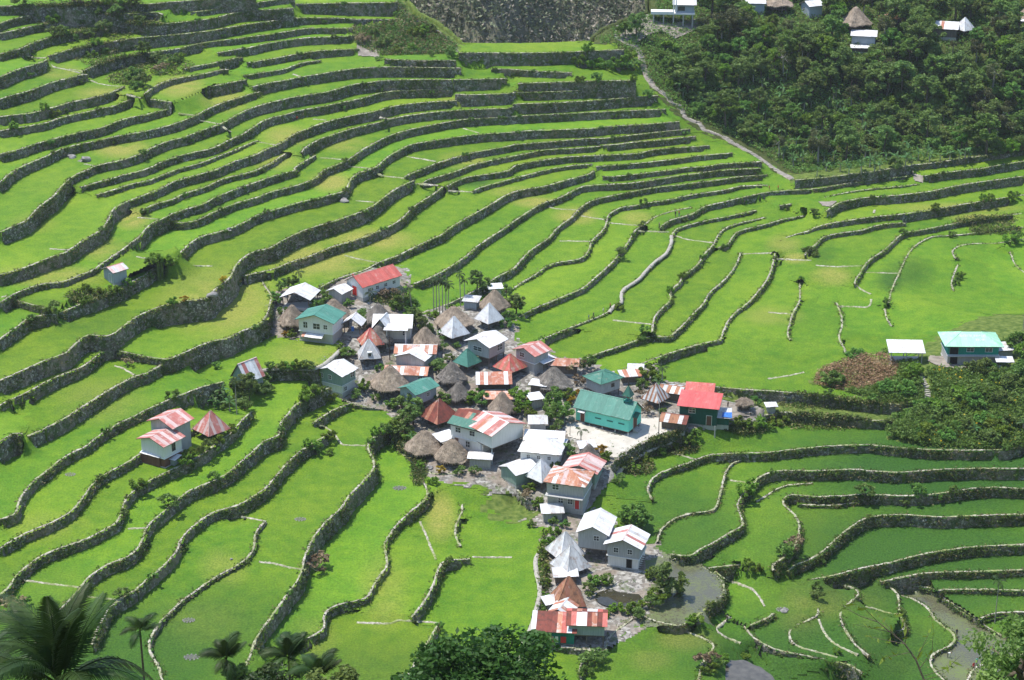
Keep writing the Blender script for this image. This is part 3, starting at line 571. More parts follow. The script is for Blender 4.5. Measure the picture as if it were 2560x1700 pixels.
DARK = [(2350,1180,480,170,1.),(2300,1400,480,220,.92),(1700,1330,220,180,.72),(2100,1650,560,170,.9),(250,1640,460,170,.8),(500,1560,300,110,.55),(900,1690,400,90,.5),(2200,1150,240,25,.5),(1780,1220,200,160,.35),(1550,1640,170,90,.45),(2230,700,40,30,.8),(2060,640,30,30,.4),(2270,680,60,40,.6),(1180,455,60,12,.8),(90,1450,150,60,.3),(200,800,130,40,.3),(60,760,130,20,.3),(2180,1040,300,40,.25),(2420,600,60,20,.3)]  # partly wet young rice; the bottom ellipses paint in cloud shadow
def crop_shade_attr(me, V):
    px, py = to_px(V[:, 0], V[:, 1], V[:, 2]); r = np.zeros(len(V)); g = np.zeros(len(V))
    for (cx, cy, rx, ry, s) in DRY: r = np.maximum(r, min(1., 1.25*s)*np.clip(1.6-1.6*(((px-cx)/rx)**2+((py-cy)/ry)**2)**.5*.8, 0, 1))
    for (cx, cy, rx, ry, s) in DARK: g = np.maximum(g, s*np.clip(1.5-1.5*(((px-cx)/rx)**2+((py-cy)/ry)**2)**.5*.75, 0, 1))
    at = me.attributes.new('crop_shade', 'FLOAT_COLOR', 'POINT')
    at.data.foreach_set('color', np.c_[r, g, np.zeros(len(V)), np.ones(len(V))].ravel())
WET = {'F2': 'wet', 'F10': 'wet', }
PATCHMAT = {'pondfield': ('rice_paddy', 'wet'), 'village': ('village_ground', 'dirt'), 'forest': ('forest_slope', 'forestfloor'), 'knoll': ('knoll_slope', 'weedy'), 'ridge': ('grassy_ridge', 'weedy')}
def label_mesh(i):
    m = LB == i
    if not m.any(): return None
    js, is_ = np.where(m); j0, j1 = max(js.min()-3, 0), min(js.max()+4, GH); i0, i1 = max(is_.min()-3, 0), min(is_.max()+4, GW)
    mm = m[j0:j1, i0:i1].copy(); zz = np.where(mm, HZ[j0:j1, i0:i1], np.nan); hz = HF[j0:j1, i0:i1]; lb = LB[j0:j1, i0:i1]
    for _ in range(2):
        for dj, di in ((0, 1), (0, -1), (1, 0), (-1, 0)):
            s1 = shift(zz, dj, di, np.nan); q = ~mm & ~np.isnan(s1) & ((hz > s1+.05) | (lb < 0)); zz[q] = s1[q]; mm |= q
    h, w_ = mm.shape
    vz = np.zeros((h+1, w_+1)); vc = np.zeros((h+1, w_+1)); z0 = np.where(mm, zz, 0)
    for dj in (0, 1):
        for di in (0, 1): vz[dj:dj+h, di:di+w_] += z0; vc[dj:dj+h, di:di+w_] += mm
    vid = np.full((h+1, w_+1), -1); q = vc > 0; vid[q] = np.arange(q.sum()); jj, ii = np.where(q)
    V = np.c_[GX0+(i0+ii)*CS, GY0+(j0+jj)*CS, vz[q]/vc[q]]
    gj, gi = j0+jj, i0+ii; sm__ = VJ[gj, gi]; V[sm__, 2] = VA[gj, gi][sm__]
    cj_, ci_ = np.where(mm)
    Fq = np.c_[vid[cj_, ci_], vid[cj_, ci_+1], vid[cj_+1, ci_+1], vid[cj_+1, ci_]]
    return V, Fq
def fast_mesh(name, V, Fq, smooth_=False):
    me = bpy.data.meshes.new(name); n = len(Fq); k = Fq.shape[1]
    me.vertices.add(len(V)); me.vertices.foreach_set('co', np.ascontiguousarray(V, np.float32).ravel())
    me.loops.add(n*k); me.loops.foreach_set('vertex_index', np.ascontiguousarray(Fq, np.int32).ravel())
    me.polygons.add(n); me.polygons.foreach_set('loop_start', np.arange(0, n*k, k, dtype=np.int32))
    if smooth_: me.polygons.foreach_set('use_smooth', np.ones(n, bool))
    me.update(calc_edges=True); return me
for i in range(NL+len(PATCH)):
    r_ = label_mesh(i)
    if r_ is None: continue
    V, Fq = r_
    if i < NL:
        nm = LN[i]['name']; V[:, 2] += .04*np.sin(V[:, 0]*.9+i)*np.sin(V[:, 1]*1.1)
        isv = nm in ('V1', 'V3', 'V4', 'V6', 'V7')
        me = fast_mesh('rice_paddy', V, Fq, True); crop_shade_attr(me, V)
        o = link('village_ground' if isv else ('footpath' if nm == 'V5' else 'rice_paddy'), me, MAT['dirt'] if isv else MAT['weedy'] if nm in ('V5', 'E2', 'C11') else MAT[WET.get(nm, 'paddy')]); tag(o, kind='structure')
    else:
        nm, mt = PATCHMAT[PATCH[i-NL][0]]
        pa_ = {'village_ground': .18, 'rice_paddy': .05}.get(nm, 1.)
        V[:, 2] += pa_*(.12*np.sin(V[:, 0]*.7+1)*np.sin(V[:, 1]*.8+2)+.08*np.sin(V[:, 0]*1.9)*np.sin(V[:, 1]*2.1))
        me = fast_mesh(nm, V, Fq, True); crop_shade_attr(me, V); o = link(nm, me, MAT[mt]); tag(o, kind='structure')
BV, BF = [], []
for dj, di in ((0, 1), (0, -1), (1, 0), (-1, 0)):
    zn = shift(HF, -dj, -di, np.nan); ln_ = shift(LB, -dj, -di, -1)
    q = (HF > zn+.12) & (LB != ln_) & ~near & (LB >= 0) & (zn > -60); jj, ii = np.where(q); x0 = GX0+ii*CS; y0 = GY0+jj*CS
    if di: xa = x0+(CS if di > 0 else 0); pa, pb = (np.c_[xa, y0], np.c_[xa, y0+CS])
    else: ya = y0+(CS if dj > 0 else 0); pa, pb = (np.c_[x0, ya], np.c_[x0+CS, ya])
    n = len(jj); b0 = sum(len(v) for v in BV); BV.append(np.concatenate([np.c_[pa, HF[q]+.02], np.c_[pb, HF[q]+.02], np.c_[pb, zn[q]-.4], np.c_[pa, zn[q]-.4]])); a = np.arange(n); BF.append(b0+np.c_[a, a+n, a+2*n, a+3*n])
if sum(len(v) for v in BV): tag(link('earth_bank', fast_mesh('earth_bank', np.concatenate(BV), np.concatenate(BF)), MAT['weedy']), kind='structure')
# hillside sheet under everything, out to the viewpoint and beyond the frame
xs = np.concatenate([np.arange(-900, -240, 40), np.arange(-240, 290, 5.), np.arange(290, 900, 40)]); ys = np.concatenate([np.arange(-60, 270, 10.), np.arange(270, 705, 5.), np.arange(705, 900, 30)])
GXX, GYY = np.meshgrid(xs, ys); MN = np.full(GXX.shape, 1e9)
for dx in (-6, -3, 0, 3, 6):
    for dy in (-6, -3, 0, 3, 6): MN = np.minimum(MN, H(GXX+dx, GYY+dy))
ZB = MN-1.6
ZB = np.where(GYY > GY0+GH*CS-8, np.where(GXX > -85, -120, 46), ZB)
ny, nx = GXX.shape; V = np.c_[GXX.ravel(), GYY.ravel(), ZB.ravel()]
I = np.arange(ny*nx).reshape(ny, nx); Fq = np.c_[I[:-1, :-1].ravel(), I[:-1, 1:].ravel(), I[1:, 1:].ravel(), I[1:, :-1].ravel()]
tag(link('hillside', fast_mesh('hillside', V, Fq, True), MAT['weedy']), kind='structure')
LANDMARKS = [(1080,690,'the red-roofed hall'),(800,860,'the pale green gable house'),(1530,1060,'the turquoise chapel'),(1720,1030,'the bright red roof'),(960,980,'the biggest thatched hut'),(1180,1110,'the long guesthouse'),(1360,1160,'the white hipped house'),(1430,1260,'the tall concrete house'),(1500,1400,'the stilted grey house'),(1420,1520,'the brown pyramid roof'),(1650,1500,'the pond'),(1230,780,'the white pyramid roofs'),(440,1130,'the red-roofed field houses'),(290,700,'the lone field hut'),(620,1000,'the red-trimmed pyramid hut'),
 (2300,900,'the open shelter'),(2450,900,'the inn'),(1620,60,'the concrete deck'),(2140,90,'the thatched pavilion'),(1700,280,'the stepped path'),(1960,440,'the foot of the stepped path'),(2370,70,'the rust-striped spur roof'),(2300,400,'the banana plants'),(1100,130,'the grassy ridge'),(1350,140,'the far paddy below the mountain'),(350,210,'the overgrown strip'),(190,390,'the two boulders'),(150,60,'the topmost terraces'),(700,60,'the highest straight wall'),(900,300,'the high mid-slope walls'),(1500,350,'the long level walls'),(1400,550,'the curving bright paddies'),(1600,700,'the wall-top path'),(2000,700,'the broad flat paddies'),(2400,620,'the grassy paddy bank'),(2200,1150,'the dark upper wet fields'),(2300,1300,'the dark middle wet fields'),(2450,1480,'the thin lone palm'),(2050,1550,'the winding flooded plots'),(1750,1280,'the rounded fields under the yard'),(1100,1330,'the smooth paddies below the huts'),(850,1350,'the tall shaded walls'),(500,1400,'the stepped lower-left paddies'),(150,1350,'the leftmost lower paddies'),(100,950,'the left paddies under the tall walls'),(700,560,'the walls above the hall'),(450,560,'the paddies around the field hut'),(300,1600,'the coconut palm'),(1650,1640,'the silt pond')]
LMP = np.array([(a, b*1.5) for a, b, _ in LANDMARKS])
def near_what(x, y, z):
    px, py = to_px(x, y, z); return LANDMARKS[int(((LMP-np.array([float(px), float(py)*1.5]))**2).sum(1).argmin())][2]
# ------------------------------------------------------------------ stone terrace walls
def wall_group(px, py):
    if px < 1000 and py < 480: return 'stone terrace walls on the upper far slope', 'long dry-stone terrace wall curving along the steep upper rice slope'
    if py < 480: return 'stone terrace walls climbing towards the footpath steps', 'dry-stone terrace wall below the forested spur and its stepped footpath'
    if px > 1250 and py < 1000: return 'low stone walls of the broad level paddies', 'low stone terrace wall winding between the broad bright paddies beside the village'
    if px > 1500: return 'overgrown walls of the flooded lower paddies', 'weed-grown terrace wall between the darker flooded paddies below the chapel yard'
    if py < 900: return 'stone walls above the thatched huts', 'dry-stone terrace wall in the paddies uphill of the thatched huts'
    return 'tall stone walls of the lower paddies', 'tall shaded stone wall holding a bright paddy below the village huts'
WALLPTS = []
for i, L in enumerate(LN):
    Q, nq, zt = L['Q'], L['n'], L['zq']
    o1 = H(Q[:, 0]+nq[:, 0]*1.5, Q[:, 1]+nq[:, 1]*1.5); o2 = H(Q[:, 0]+nq[:, 0]*2.3, Q[:, 1]+nq[:, 1]*2.3)
    zb = np.minimum(o1, o2); h = np.clip(zt-zb, .35, 9.)
    hs = np.convolve(np.pad(h, 3, mode='edge'), np.ones(7)/7, 'valid'); h = np.maximum(h, hs)
    m_ = max(3, int(np.percentile(h, 90)/.55)+1); n = len(Q)
    offs = [-.34, -.30, -.1, .12]; zz = [zt-.25, zt+.08, zt+.14, zt+.08]
    rows_ = []
    jit = lambda a: rng.normal(0, a, n)
    for k in range(4):
        rows_.append(np.c_[Q+nq*(-1*0+offs[k]+jit(.05))[:, None]*1.0 if False else Q+nq*(offs[k]+jit(.06))[:, None], zz[k]+jit(.05)])
    for k in range(1, m_+1):
        f = k/m_; out = .18+.14*h*f+jit(.11)+.12*np.sin(L['s']*.8+i)*f
        rows_.append(np.c_[Q+nq*out[:, None], zt+.15-(h+.75)*f+jit(.06)*(k < m_)])
    rows_ = np.array(rows_); Rn = len(rows_); V = rows_.reshape(-1, 3); I = np.arange(Rn*n).reshape(Rn, n)
    def strip(a, b): return np.concatenate([np.c_[I[k, :-1], I[k+1, :-1], I[k+1, 1:], I[k, 1:]] for k in range(a, b)])
    px, py = L['P'][len(L['P'])//2]; g, lab = wall_group(px, py)
    mq = len(Q)//2; wn = near_what(Q[mq, 0], Q[mq, 1], zt[mq]); lab = lab.split(' wall')[0]+' wall near '+wn; g = g+' near '+wn
    isv = L['v']
    if isv: g, lab = 'stone walls edging the village', 'rough stone retaining wall edging the village ground above the paddies'
    wf = strip(3, Rn-1)
    def sub(fc):
        u, inv = np.unique(fc, return_inverse=True); return V[u], inv.reshape(fc.shape)
    o = link('terrace_wall', fast_mesh('terrace_wall', *sub(wf)), MAT['wall']); tag(o, lab, 'stone wall', g)
    link('wall_cap', fast_mesh('wall_cap', *sub(strip(0, 3))), MAT['cap'], o)
    WALLPTS.append((Q, nq, zt, h, L['name']))
# bunds
for s in BUNDS:
    P, _ = resample(T(s), 5.); P = smooth(P, 2); pts = np.array([hit(x, y) for x, y in P])
    zt = np.median(pts[:, 2]); x, y = at_z(P[:, 0], P[:, 1], np.minimum(pts[:, 2], zt+.6))
    pts = np.c_[x, y, np.minimum(pts[:, 2], zt+.6)]
    n = len(pts)
    if n < 3: continue
    G = np.gradient(pts[:, :2], axis=0); G /= np.maximum(np.hypot(G[:, 0], G[:, 1]), 1e-6)[:, None]; N = np.c_[G[:, 1], -G[:, 0]]
    rows_ = np.array([np.c_[pts[:, :2]+N*(o_+rng.normal(0, .06, n))[:, None], pts[:, 2]+dz+rng.normal(0, .04, n)] for o_, dz in ((-.32, -.2), (-.2, .13), (.2, .13), (.32, -.25))])
    I = np.arange(4*n).reshape(4, n); Fq = np.concatenate([np.c_[I[k, :-1], I[k+1, :-1], I[k+1, 1:], I[k, 1:]] for k in range(3)])
    tag(link('paddy_bund', fast_mesh('paddy_bund', rows_.reshape(-1, 3), Fq), MAT['cap']), 'narrow pale bund dividing two paddies near '+near_what(*pts[n//2]), 'bund', 'bunds near '+near_what(*pts[n//2]))
# ------------------------------------------------------------------ building materials
def metal(name, c1, c2, rust=None, amt=.5, rough=.42, spec=.4):
    m, n, l, b = M(name, rough, spec); co = coord(n); P = geo_pos(n)
    mp = n.new('ShaderNodeMapping'); mp.inputs['Scale'].default_value = (2.2, .35, 1); l.new(co, mp.inputs[0])
    oi = n.new('ShaderNodeObjectInfo')
    f = noise(n, l, 1.6, 4, mp.outputs[0]); c = ramp(n, l, f, [(.3, c1), (.7, c2)])
    if rust:
        q = ramp(n, l, noise(n, l, .9, 5, P, .65), [(.62-.3*amt, (0,)*3), (.80-.3*amt, (.9,)*3)]); c = mix(n, l, q, c, rust)
    h = n.new('ShaderNodeHueSaturation'); mr = n.new('ShaderNodeMapRange'); l.new(oi.outputs['Random'], mr.inputs[0]); mr.inputs[3].default_value = .86; mr.inputs[4].default_value = 1.1
    l.new(mr.outputs[0], h.inputs['Value']); l.new(c, h.inputs['Color']); l.new(h.outputs[0], b.inputs['Base Color'])
    w_ = n.new('ShaderNodeTexWave'); w_.inputs['Scale'].default_value = 3.2; w_.bands_direction = 'X'; l.new(co, w_.inputs['Vector'])
    bump(n, l, b, w_.outputs[0], .35, .03); return m
MAT['zinc'] = metal('zinc_sheet', (.56, .57, .58), (.74, .74, .74), (.42, .33, .28), .28)
MAT['zincgrey'] = metal('weathered_zinc', (.40, .40, .40), (.58, .58, .58), (.30, .17, .10), .25, .55)
MAT['rust'] = metal('rusted_sheet', (.32, .12, .075), (.43, .20, .135), (.50, .42, .38), .35, .8, .15)
MAT['darkrust'] = metal('dark_rusted_sheet', (.17, .055, .042), (.25, .075, .055), (.10, .05, .04), .5, .8, .15)
MAT['orange'] = metal('orange_rust_sheet', (.42, .165, .095), (.52, .27, .18), (.58, .50, .45), .45, .75, .15)
MAT['redpaint'] = metal('red_painted_sheet', (.46, .095, .075), (.54, .145, .115), (.56, .32, .28), .25, .5, .3)
MAT['brightred'] = metal('bright_red_sheet', (.50, .085, .08), (.57, .125, .115), (.40, .20, .17), .2, .45, .3)
MAT['fadedred'] = metal('faded_red_sheet', (.40, .13, .11), (.50, .21, .18), (.58, .44, .41), .35, .6, .2)
MAT['palepink'] = metal('pale_pink_sheet', (.50, .36, .33), (.60, .48, .46), (.42, .18, .15), .2, .6, .2)
MAT['brownrust'] = metal('brown_rust_sheet', (.28, .13, .075), (.40, .21, .13), (.14, .08, .06), .4, .85, .1)
MAT['green'] = metal('green_sheet', (.055, .19, .145), (.085, .245, .19), (.25, .33, .28), .1, .5, .3)
MAT['darkgreen'] = metal('dark_green_sheet', (.035, .13, .095), (.06, .19, .14), (.20, .22, .16), .2, .55, .3)
MAT['palegreen'] = metal('pale_green_sheet', (.30, .60, .41), (.40, .70, .50), (.62, .80, .66), .2, .45, .3)
MAT['brightgreen'] = metal('bright_green_trim', (.03, .36, .21), (.05, .42, .26), None, 0, .45, .3)
def planks(name, c1, c2, sc=5., rough=.8):
    m, n, l, b = M(name, rough, .2); co = coord(n)
    mp = n.new('ShaderNodeMapping'); mp.inputs['Scale'].default_value = (4.5, 4.5, .35); l.new(co, mp.inputs[0])
    c = ramp(n, l, noise(n, l, 1.5, 4, mp.outputs[0]), [(.3, c1), (.7, c2)]); l.new(c, b.inputs['Base Color'])
    bump(n, l, b, noise(n, l, 3., 2, mp.outputs[0]), .4, .04); return m
MAT['white_wall'] = planks('white_wall', (.62, .62, .60), (.74, .74, .72))
MAT['grey_wall'] = planks('grey_board', (.30, .31, .31), (.44, .45, .45))
MAT['concrete'] = planks('concrete', (.34, .335, .32), (.48, .47, .45))
MAT['palegreen_wall'] = planks('pale_green_board', (.20, .28, .24), (.29, .37, .32))
MAT['teal_wall'] = planks('turquoise_board', (.16, .68, .54), (.20, .75, .61))
MAT['deepteal'] = planks('deep_teal_board', (.02, .22, .17), (.03, .29, .22))
MAT['darkgreen_wall'] = planks('dark_green_board', (.012, .075, .055), (.02, .11, .08))
MAT['wood'] = planks('weathered_wood', (.10, .080, .062), (.20, .165, .135))
MAT['darkwood'] = planks('dark_wood', (.035, .028, .022), (.085, .065, .05))
MAT['bluegrey'] = planks('blue_grey_sheet', (.27, .32, .36), (.38, .43, .46))
MAT['pane'] = simple('window_glass', (.02, .025, .03), (.05, .06, .065), 2., .12, .6)
MAT['trim'] = simple('white_trim', (.68, .68, .66), (.78, .78, .76), 3., .6)
MAT['reddoor'] = planks('red_door', (.52, .03, .025), (.62, .05, .04))
MAT['browndoor'] = planks('brown_door', (.13, .06, .04), (.20, .10, .07))
MAT['room_shade'] = simple('painted_room_shade', (.015, .013, .011), (.03, .027, .024), 2.)  # flat near-black colour painting the shade of an open doorway
def make_thatch(name, c1, c2, c3):
    m, n, l, b = M(name, .95, .1); P = coord(n)
    mp = n.new('ShaderNodeMapping'); mp.inputs['Scale'].default_value = (7, 7, 1.2); l.new(P, mp.inputs[0])
    c = ramp(n, l, noise(n, l, 1.3, 5, mp.outputs[0], .7), [(.28, c1), (.5, c2), (.75, c3)])
    q = ramp(n, l, noise(n, l, .8, 4, P, .6), [(.45, (.72,)*3), (.65, (1.1,)*3)]); c = mix(n, l, 1., c, q, 'MULTIPLY')
    l.new(c, b.inputs['Base Color']); bump(n, l, b, noise(n, l, 2.2, 5, mp.outputs[0], .7), 1., .25); return m
MAT['thatch'] = make_thatch('straw_thatch', (.25, .195, .14), (.44, .35, .265), (.60, .50, .40))
MAT['oldthatch'] = make_thatch('old_grey_thatch', (.15, .13, .11), (.29, .26, .225), (.43, .39, .345))
MAT['tarp'] = simple('blue_tarp', (.03, .12, .42), (.06, .20, .55), 2., .5)
PAL = {'white': [('zinc', 1)], 'grey': [('zincgrey', 5), ('zinc', 2)], 'rustwhite': [('rust', 3), ('zinc', 4), ('orange', 1)], 'orangewhite': [('orange', 5), ('zinc', 2)], 'red': [('redpaint', 1)], 'brightred': [('brightred', 1)],
 'darkred': [('darkrust', 6), ('rust', 1)], 'redwhite': [('fadedred', 3), ('palepink', 3), ('zincgrey', 1)], 'green': [('green', 1)], 'darkgreen': [('darkgreen', 1)], 'palegreen': [('palegreen', 1)], 'brown': [('brownrust', 5), ('rust', 2)], 'greyrust': [('zincgrey', 4), ('zinc', 3), ('rust', 1)],
 'stripes': [('brownrust', 1), ('zincgrey', 1)], 'laundry': [('darkrust', 3), ('redpaint', 2), ('zinc', 2), ('orange', 1)], 'brownshed': [('brownrust', 3), ('zincgrey', 1), ('darkrust', 2)]}
hr = random.Random(11)
def pick(p):
    a = PAL[p]; return MAT[hr.choices([x for x, _ in a], [y for _, y in a])[0]]
# ------------------------------------------------------------------ mesh bits
def boxes(lst):
    V, Fc = [], []
    for (x0, x1, y0, y1, z0, z1) in lst:
        b = len(V); V += [(x0,y0,z0),(x1,y0,z0),(x1,y1,z0),(x0,y1,z0),(x0,y0,z1),(x1,y0,z1),(x1,y1,z1),(x0,y1,z1)]
        Fc += [(b,b+3,b+2,b+1),(b+4,b+5,b+6,b+7),(b,b+1,b+5,b+4),(b+1,b+2,b+6,b+5),(b+2,b+3,b+7,b+6),(b+3,b,b+4,b+7)]
    return V, Fc
def box(name, dims, mat, parent):
    return link(name, mesh(name, *boxes([dims])), mat, parent)
def bar(name, a, b, r, mat, parent, sides=6, r2=None):
    a, b = Vector(a), Vector(b); d = (b-a).normalized(); u = d.orthogonal().normalized(); v = d.cross(u); r2 = r if r2 is None else r2
    V = []
    for p, q in ((a, r), (b, r2)):
        for k in range(sides): t = 2*math.pi*k/sides; V.append(p+u*(q*math.cos(t))+v*(q*math.sin(t)))
    Fc = [(k, (k+1) % sides, sides+(k+1) % sides, sides+k) for k in range(sides)]+[tuple(range(sides))[::-1], tuple(range(sides, 2*sides))]
    return link(name, mesh(name, [tuple(p) for p in V], Fc), mat, parent)
def clip_u(poly, u0, u1):
    def cut(P, c, keep):
        out = []
        for k in range(len(P)):
            a, b = P[k], P[(k+1) % len(P)]; ia, ib = keep(a[0]), keep(b[0])
            if ia: out.append(a)
            if ia != ib: t = (c-a[0])/(b[0]-a[0]); out.append((c, a[1]+t*(b[1]-a[1])))
        return out
    P = cut(poly, u0, lambda u: u >= u0-1e-9); return cut(P, u1, lambda u: u <= u1+1e-9) if P else P
def roof_face(roof, pts, pal, sw=.85, seq=None, smat=None):
    """pts: planar convex polygon, pts[0]->pts[1] is the eave; cut into sheets that run up the slope"""
    p = [Vector(q) for q in pts]; ex = (p[1]-p[0]).normalized(); nz = ex.cross(p[-1]-p[0]).normalized(); ey = nz.cross(ex)
    P2 = [((q-p[0]).dot(ex), (q-p[0]).dot(ey)) for q in p]
    ul, uh = min(a for a, _ in P2), max(a for a, _ in P2); n = max(1, round((uh-ul)/sw)); w_ = (uh-ul)/n
    for k in range(n):
        Q = clip_u(P2, ul+k*w_-.02, ul+(k+1)*w_+.02)
        if len(Q) < 3: continue
        lift = .025+hr.uniform(0, .018)+(k % 2)*.012; drop = hr.uniform(-.05, .03)
        top = [p[0]+ex*a+ey*(b+(drop if b < .01 else 0))+nz*lift for a, b in Q]; bot = [q-nz*.012 for q in top]; m_ = len(Q)
        V = [tuple(q) for q in top+bot]; Fc = [tuple(range(m_)), tuple(range(2*m_-1, m_-1, -1))]+[(j, m_+j, m_+(j+1) % m_, (j+1) % m_) for j in range(m_)]
        mt = smat or (MAT[seq[k % len(seq)]] if seq else pick(pal))
        link('roof_sheet', mesh('roof_sheet', V, Fc), mt, roof)
def gable_roof(par, L, W, z, rise, ov, pal, sw=.85, seq=None):
    a, b = L/2+ov, W/2+ov; s = rise/(W/2); ze = z-ov*s; zr = z+rise
    V = [(-a,-b,ze),(a,-b,ze),(a,0,zr),(-a,0,zr),(-a,b,ze),(a,b,ze)]; V += [(x,y,q-.09) for x,y,q in V]
    Fc = [(0,1,2,3),(3,2,5,4),(6,9,8,7),(9,10,11,8),(0,6,7,1),(4,5,11,10),(0,3,9,6),(3,4,10,9),(1,7,8,2),(2,8,11,5)]
    r = link('roof', mesh('roof', V, Fc), MAT['wood'], par)
    roof_face(r, [V[0],V[1],V[2],V[3]], pal, sw, seq); roof_face(r, [V[5],V[4],V[3],V[2]], pal, sw, seq)
    link('ridge_cap', mesh('ridge_cap', [(-a,-.16,zr-.02),(a,-.16,zr-.02),(a,0,zr+.07),(-a,0,zr+.07),(-a,.16,zr-.02),(a,.16,zr-.02)], [(0,1,2,3),(3,2,5,4)]), pick(pal), r)
    return r
def hip_roof(par, L, W, z, rise, ov, pal, sw=.85, seq=None, flare=0, ridge=None):
    a, b = L/2+ov, W/2+ov; s = rise/(W/2); ze = z-ov*s*.6; zr = z+rise; rl = (max(0., (L-W)/2) if ridge is None else ridge)
    V = [(-a,-b,ze),(a,-b,ze),(a,b,ze),(-a,b,ze),(-rl-.02,0,zr),(rl+.02,0,zr)]
    B = [(x,y,q-.09) for x,y,q in V]; Fc = [(0,1,5,4),(1,2,5),(2,3,4,5),(3,0,4),(6,10,11,7),(7,11,8),(8,11,10,9),(9,10,6),(0,6,7,1),(1,7,8,2),(2,8,9,3),(3,9,6,0)]
    r = link('roof', mesh('roof', V+B, Fc), MAT['wood'], par)
    for f in ((0,1,5,4),(1,2,5),(2,3,4,5),(3,0,4)): roof_face(r, [V[q] for q in f], pal, sw, seq)
    for c in range(4):
        e = Vector(V[c]); t = Vector(V[4] if c in (0, 3) else V[5]); bar('hip_cap', e+Vector((0,0,.04)), t+Vector((0,0,.05)), .075, pick(pal), r, 5)
    return r
def shed_roof(par, L, W, z, rise, ov, pal, sw=.85, seq=None):
    a, b = L/2+ov, W/2+ov; V = [(-a,-b,z),(a,-b,z),(a,b,z+rise),(-a,b,z+rise)]
    r = link('roof', mesh('roof', V+[(x,y,q-.08) for x,y,q in V], [(0,1,2,3),(7,6,5,4),(0,4,5,1),(1,5,6,2),(2,6,7,3),(3,7,4,0)]), MAT['wood'], par)
    roof_face(r, V, pal, sw, seq); return r
def window(par, side, L, W, u, z, w_, h_, frame='trim', cross=True):
    def P(uu, dd, zz):
        return {'f': (uu, -W/2-dd, zz), 'b': (-uu, W/2+dd, zz), 'r': (L/2+dd, uu, zz), 'l': (-L/2-dd, -uu, zz)}[side]
    def bx(u0, u1, d0, d1, z0, z1):
        a, b = P(u0, d0, z0), P(u1, d1, z1); return tuple(v for p in zip(map(min, a, b), map(max, a, b)) for v in p)
    t = .07; fr = [bx(u-w_/2-t, u+w_/2+t, .0, .06, z-t, z), bx(u-w_/2-t, u+w_/2+t, .0, .06, z+h_, z+h_+t), bx(u-w_/2-t, u-w_/2, .0, .06, z, z+h_), bx(u+w_/2, u+w_/2+t, .0, .06, z, z+h_)]
    if cross: fr += [bx(u-.025, u+.025, .0, .05, z, z+h_), bx(u-w_/2, u+w_/2, .0, .045, z+h_*.5-.025, z+h_*.5+.025)]
    o = link('window', mesh('window', *boxes(fr)), MAT[frame], par)
    link('pane', mesh('pane', *boxes([bx(u-w_/2, u+w_/2, .004, .02, z, z+h_)])), MAT['pane'], o)
def door(par, side, L, W, u, z, w_=.9, h_=2., mat='browndoor'):  # with mat 'room_shade' the slab paints the shade of an open doorway
    def P(uu, dd, zz): return {'f': (uu, -W/2-dd, zz), 'b': (-uu, W/2+dd, zz), 'r': (L/2+dd, uu, zz), 'l': (-L/2-dd, -uu, zz)}[side]
    def bx(u0, u1, d0, d1, z0, z1):
        a, b = P(u0, d0, z0), P(u1, d1, z1); return tuple(v for p in zip(map(min, a, b), map(max, a, b)) for v in p)
    o = link('door', mesh('door', *boxes([bx(u-w_/2, u+w_/2, .0, .05, z, z+h_)])), MAT[mat], par)
    link('door_frame', mesh('door_frame', *boxes([bx(u-w_/2-.08, u-w_/2, 0, .07, z, z+h_), bx(u+w_/2, u+w_/2+.08, 0, .07, z, z+h_), bx(u-w_/2-.08, u+w_/2+.08, 0, .07, z+h_, z+h_+.08)])), MAT['trim' if mat != 'room_shade' else 'wood'], o)
def walls(par, L, W, z0, z1, mat, gable=0., name='wall'):
    a, b = L/2, W/2; V = [(-a,-b,z0),(a,-b,z0),(a,b,z0),(-a,b,z0),(-a,-b,z1),(a,-b,z1),(a,b,z1),(-a,b,z1)]
    Fc = [(0,1,5,4),(1,2,6,5),(2,3,7,6),(3,0,4,7),(3,2,1,0)]
    if gable: V += [(-a,0,z1+gable),(a,0,z1+gable)]; Fc[1] = (1,2,6,9,5); Fc[3] = (3,0,4,8,7)
    else: Fc.append((4,5,6,7))
    return link(name, mesh(name, V, Fc), MAT[mat], par)
def posts(par, L, W, z0, z1, mat='wood', r=.1, nx=2, ny=2, name='post'):
    for i in range(nx):
        for j in range(ny):
            x = -L/2+.15+(L-.3)*i/max(1, nx-1); y = -W/2+.15+(W-.3)*j/max(1, ny-1)
            bar(name, (x,y,z0), (x,y,z1), r, MAT[mat], par, 6)
def stairs(par, x, y, z, dx, dy, n=6, w_=.9):
    for k in range(n):
        zz = z*(n-k)/(n+1); xx, yy = x+dx*(k+.5)*.26, y+dy*(k+.5)*.26
        wx, wy = (.13, w_/2) if dx else (w_/2, .13)
        box('step', (xx-wx, xx+wx, yy-wy, yy+wy, zz-.05, zz+.04), MAT['wood'], par)
def ground_of(t, x, y):
    px, py = tp(t, x, y); return hit(px, py)
USED = []; HS = 1.12
def place(name, t, x, y, th, label, cat, group=None, dz=0.):
    p = ground_of(t, x, y); o = empty(name, (p[0], p[1], p[2]-.05+dz), R(th)); o.scale = (HS,)*3; tag(o, label, cat, group); USED.append((p[0], p[1])); return o
GRP = {'house': 'houses of the village', 'hut': 'huts of the village', 'shed': 'sheds of the village'}
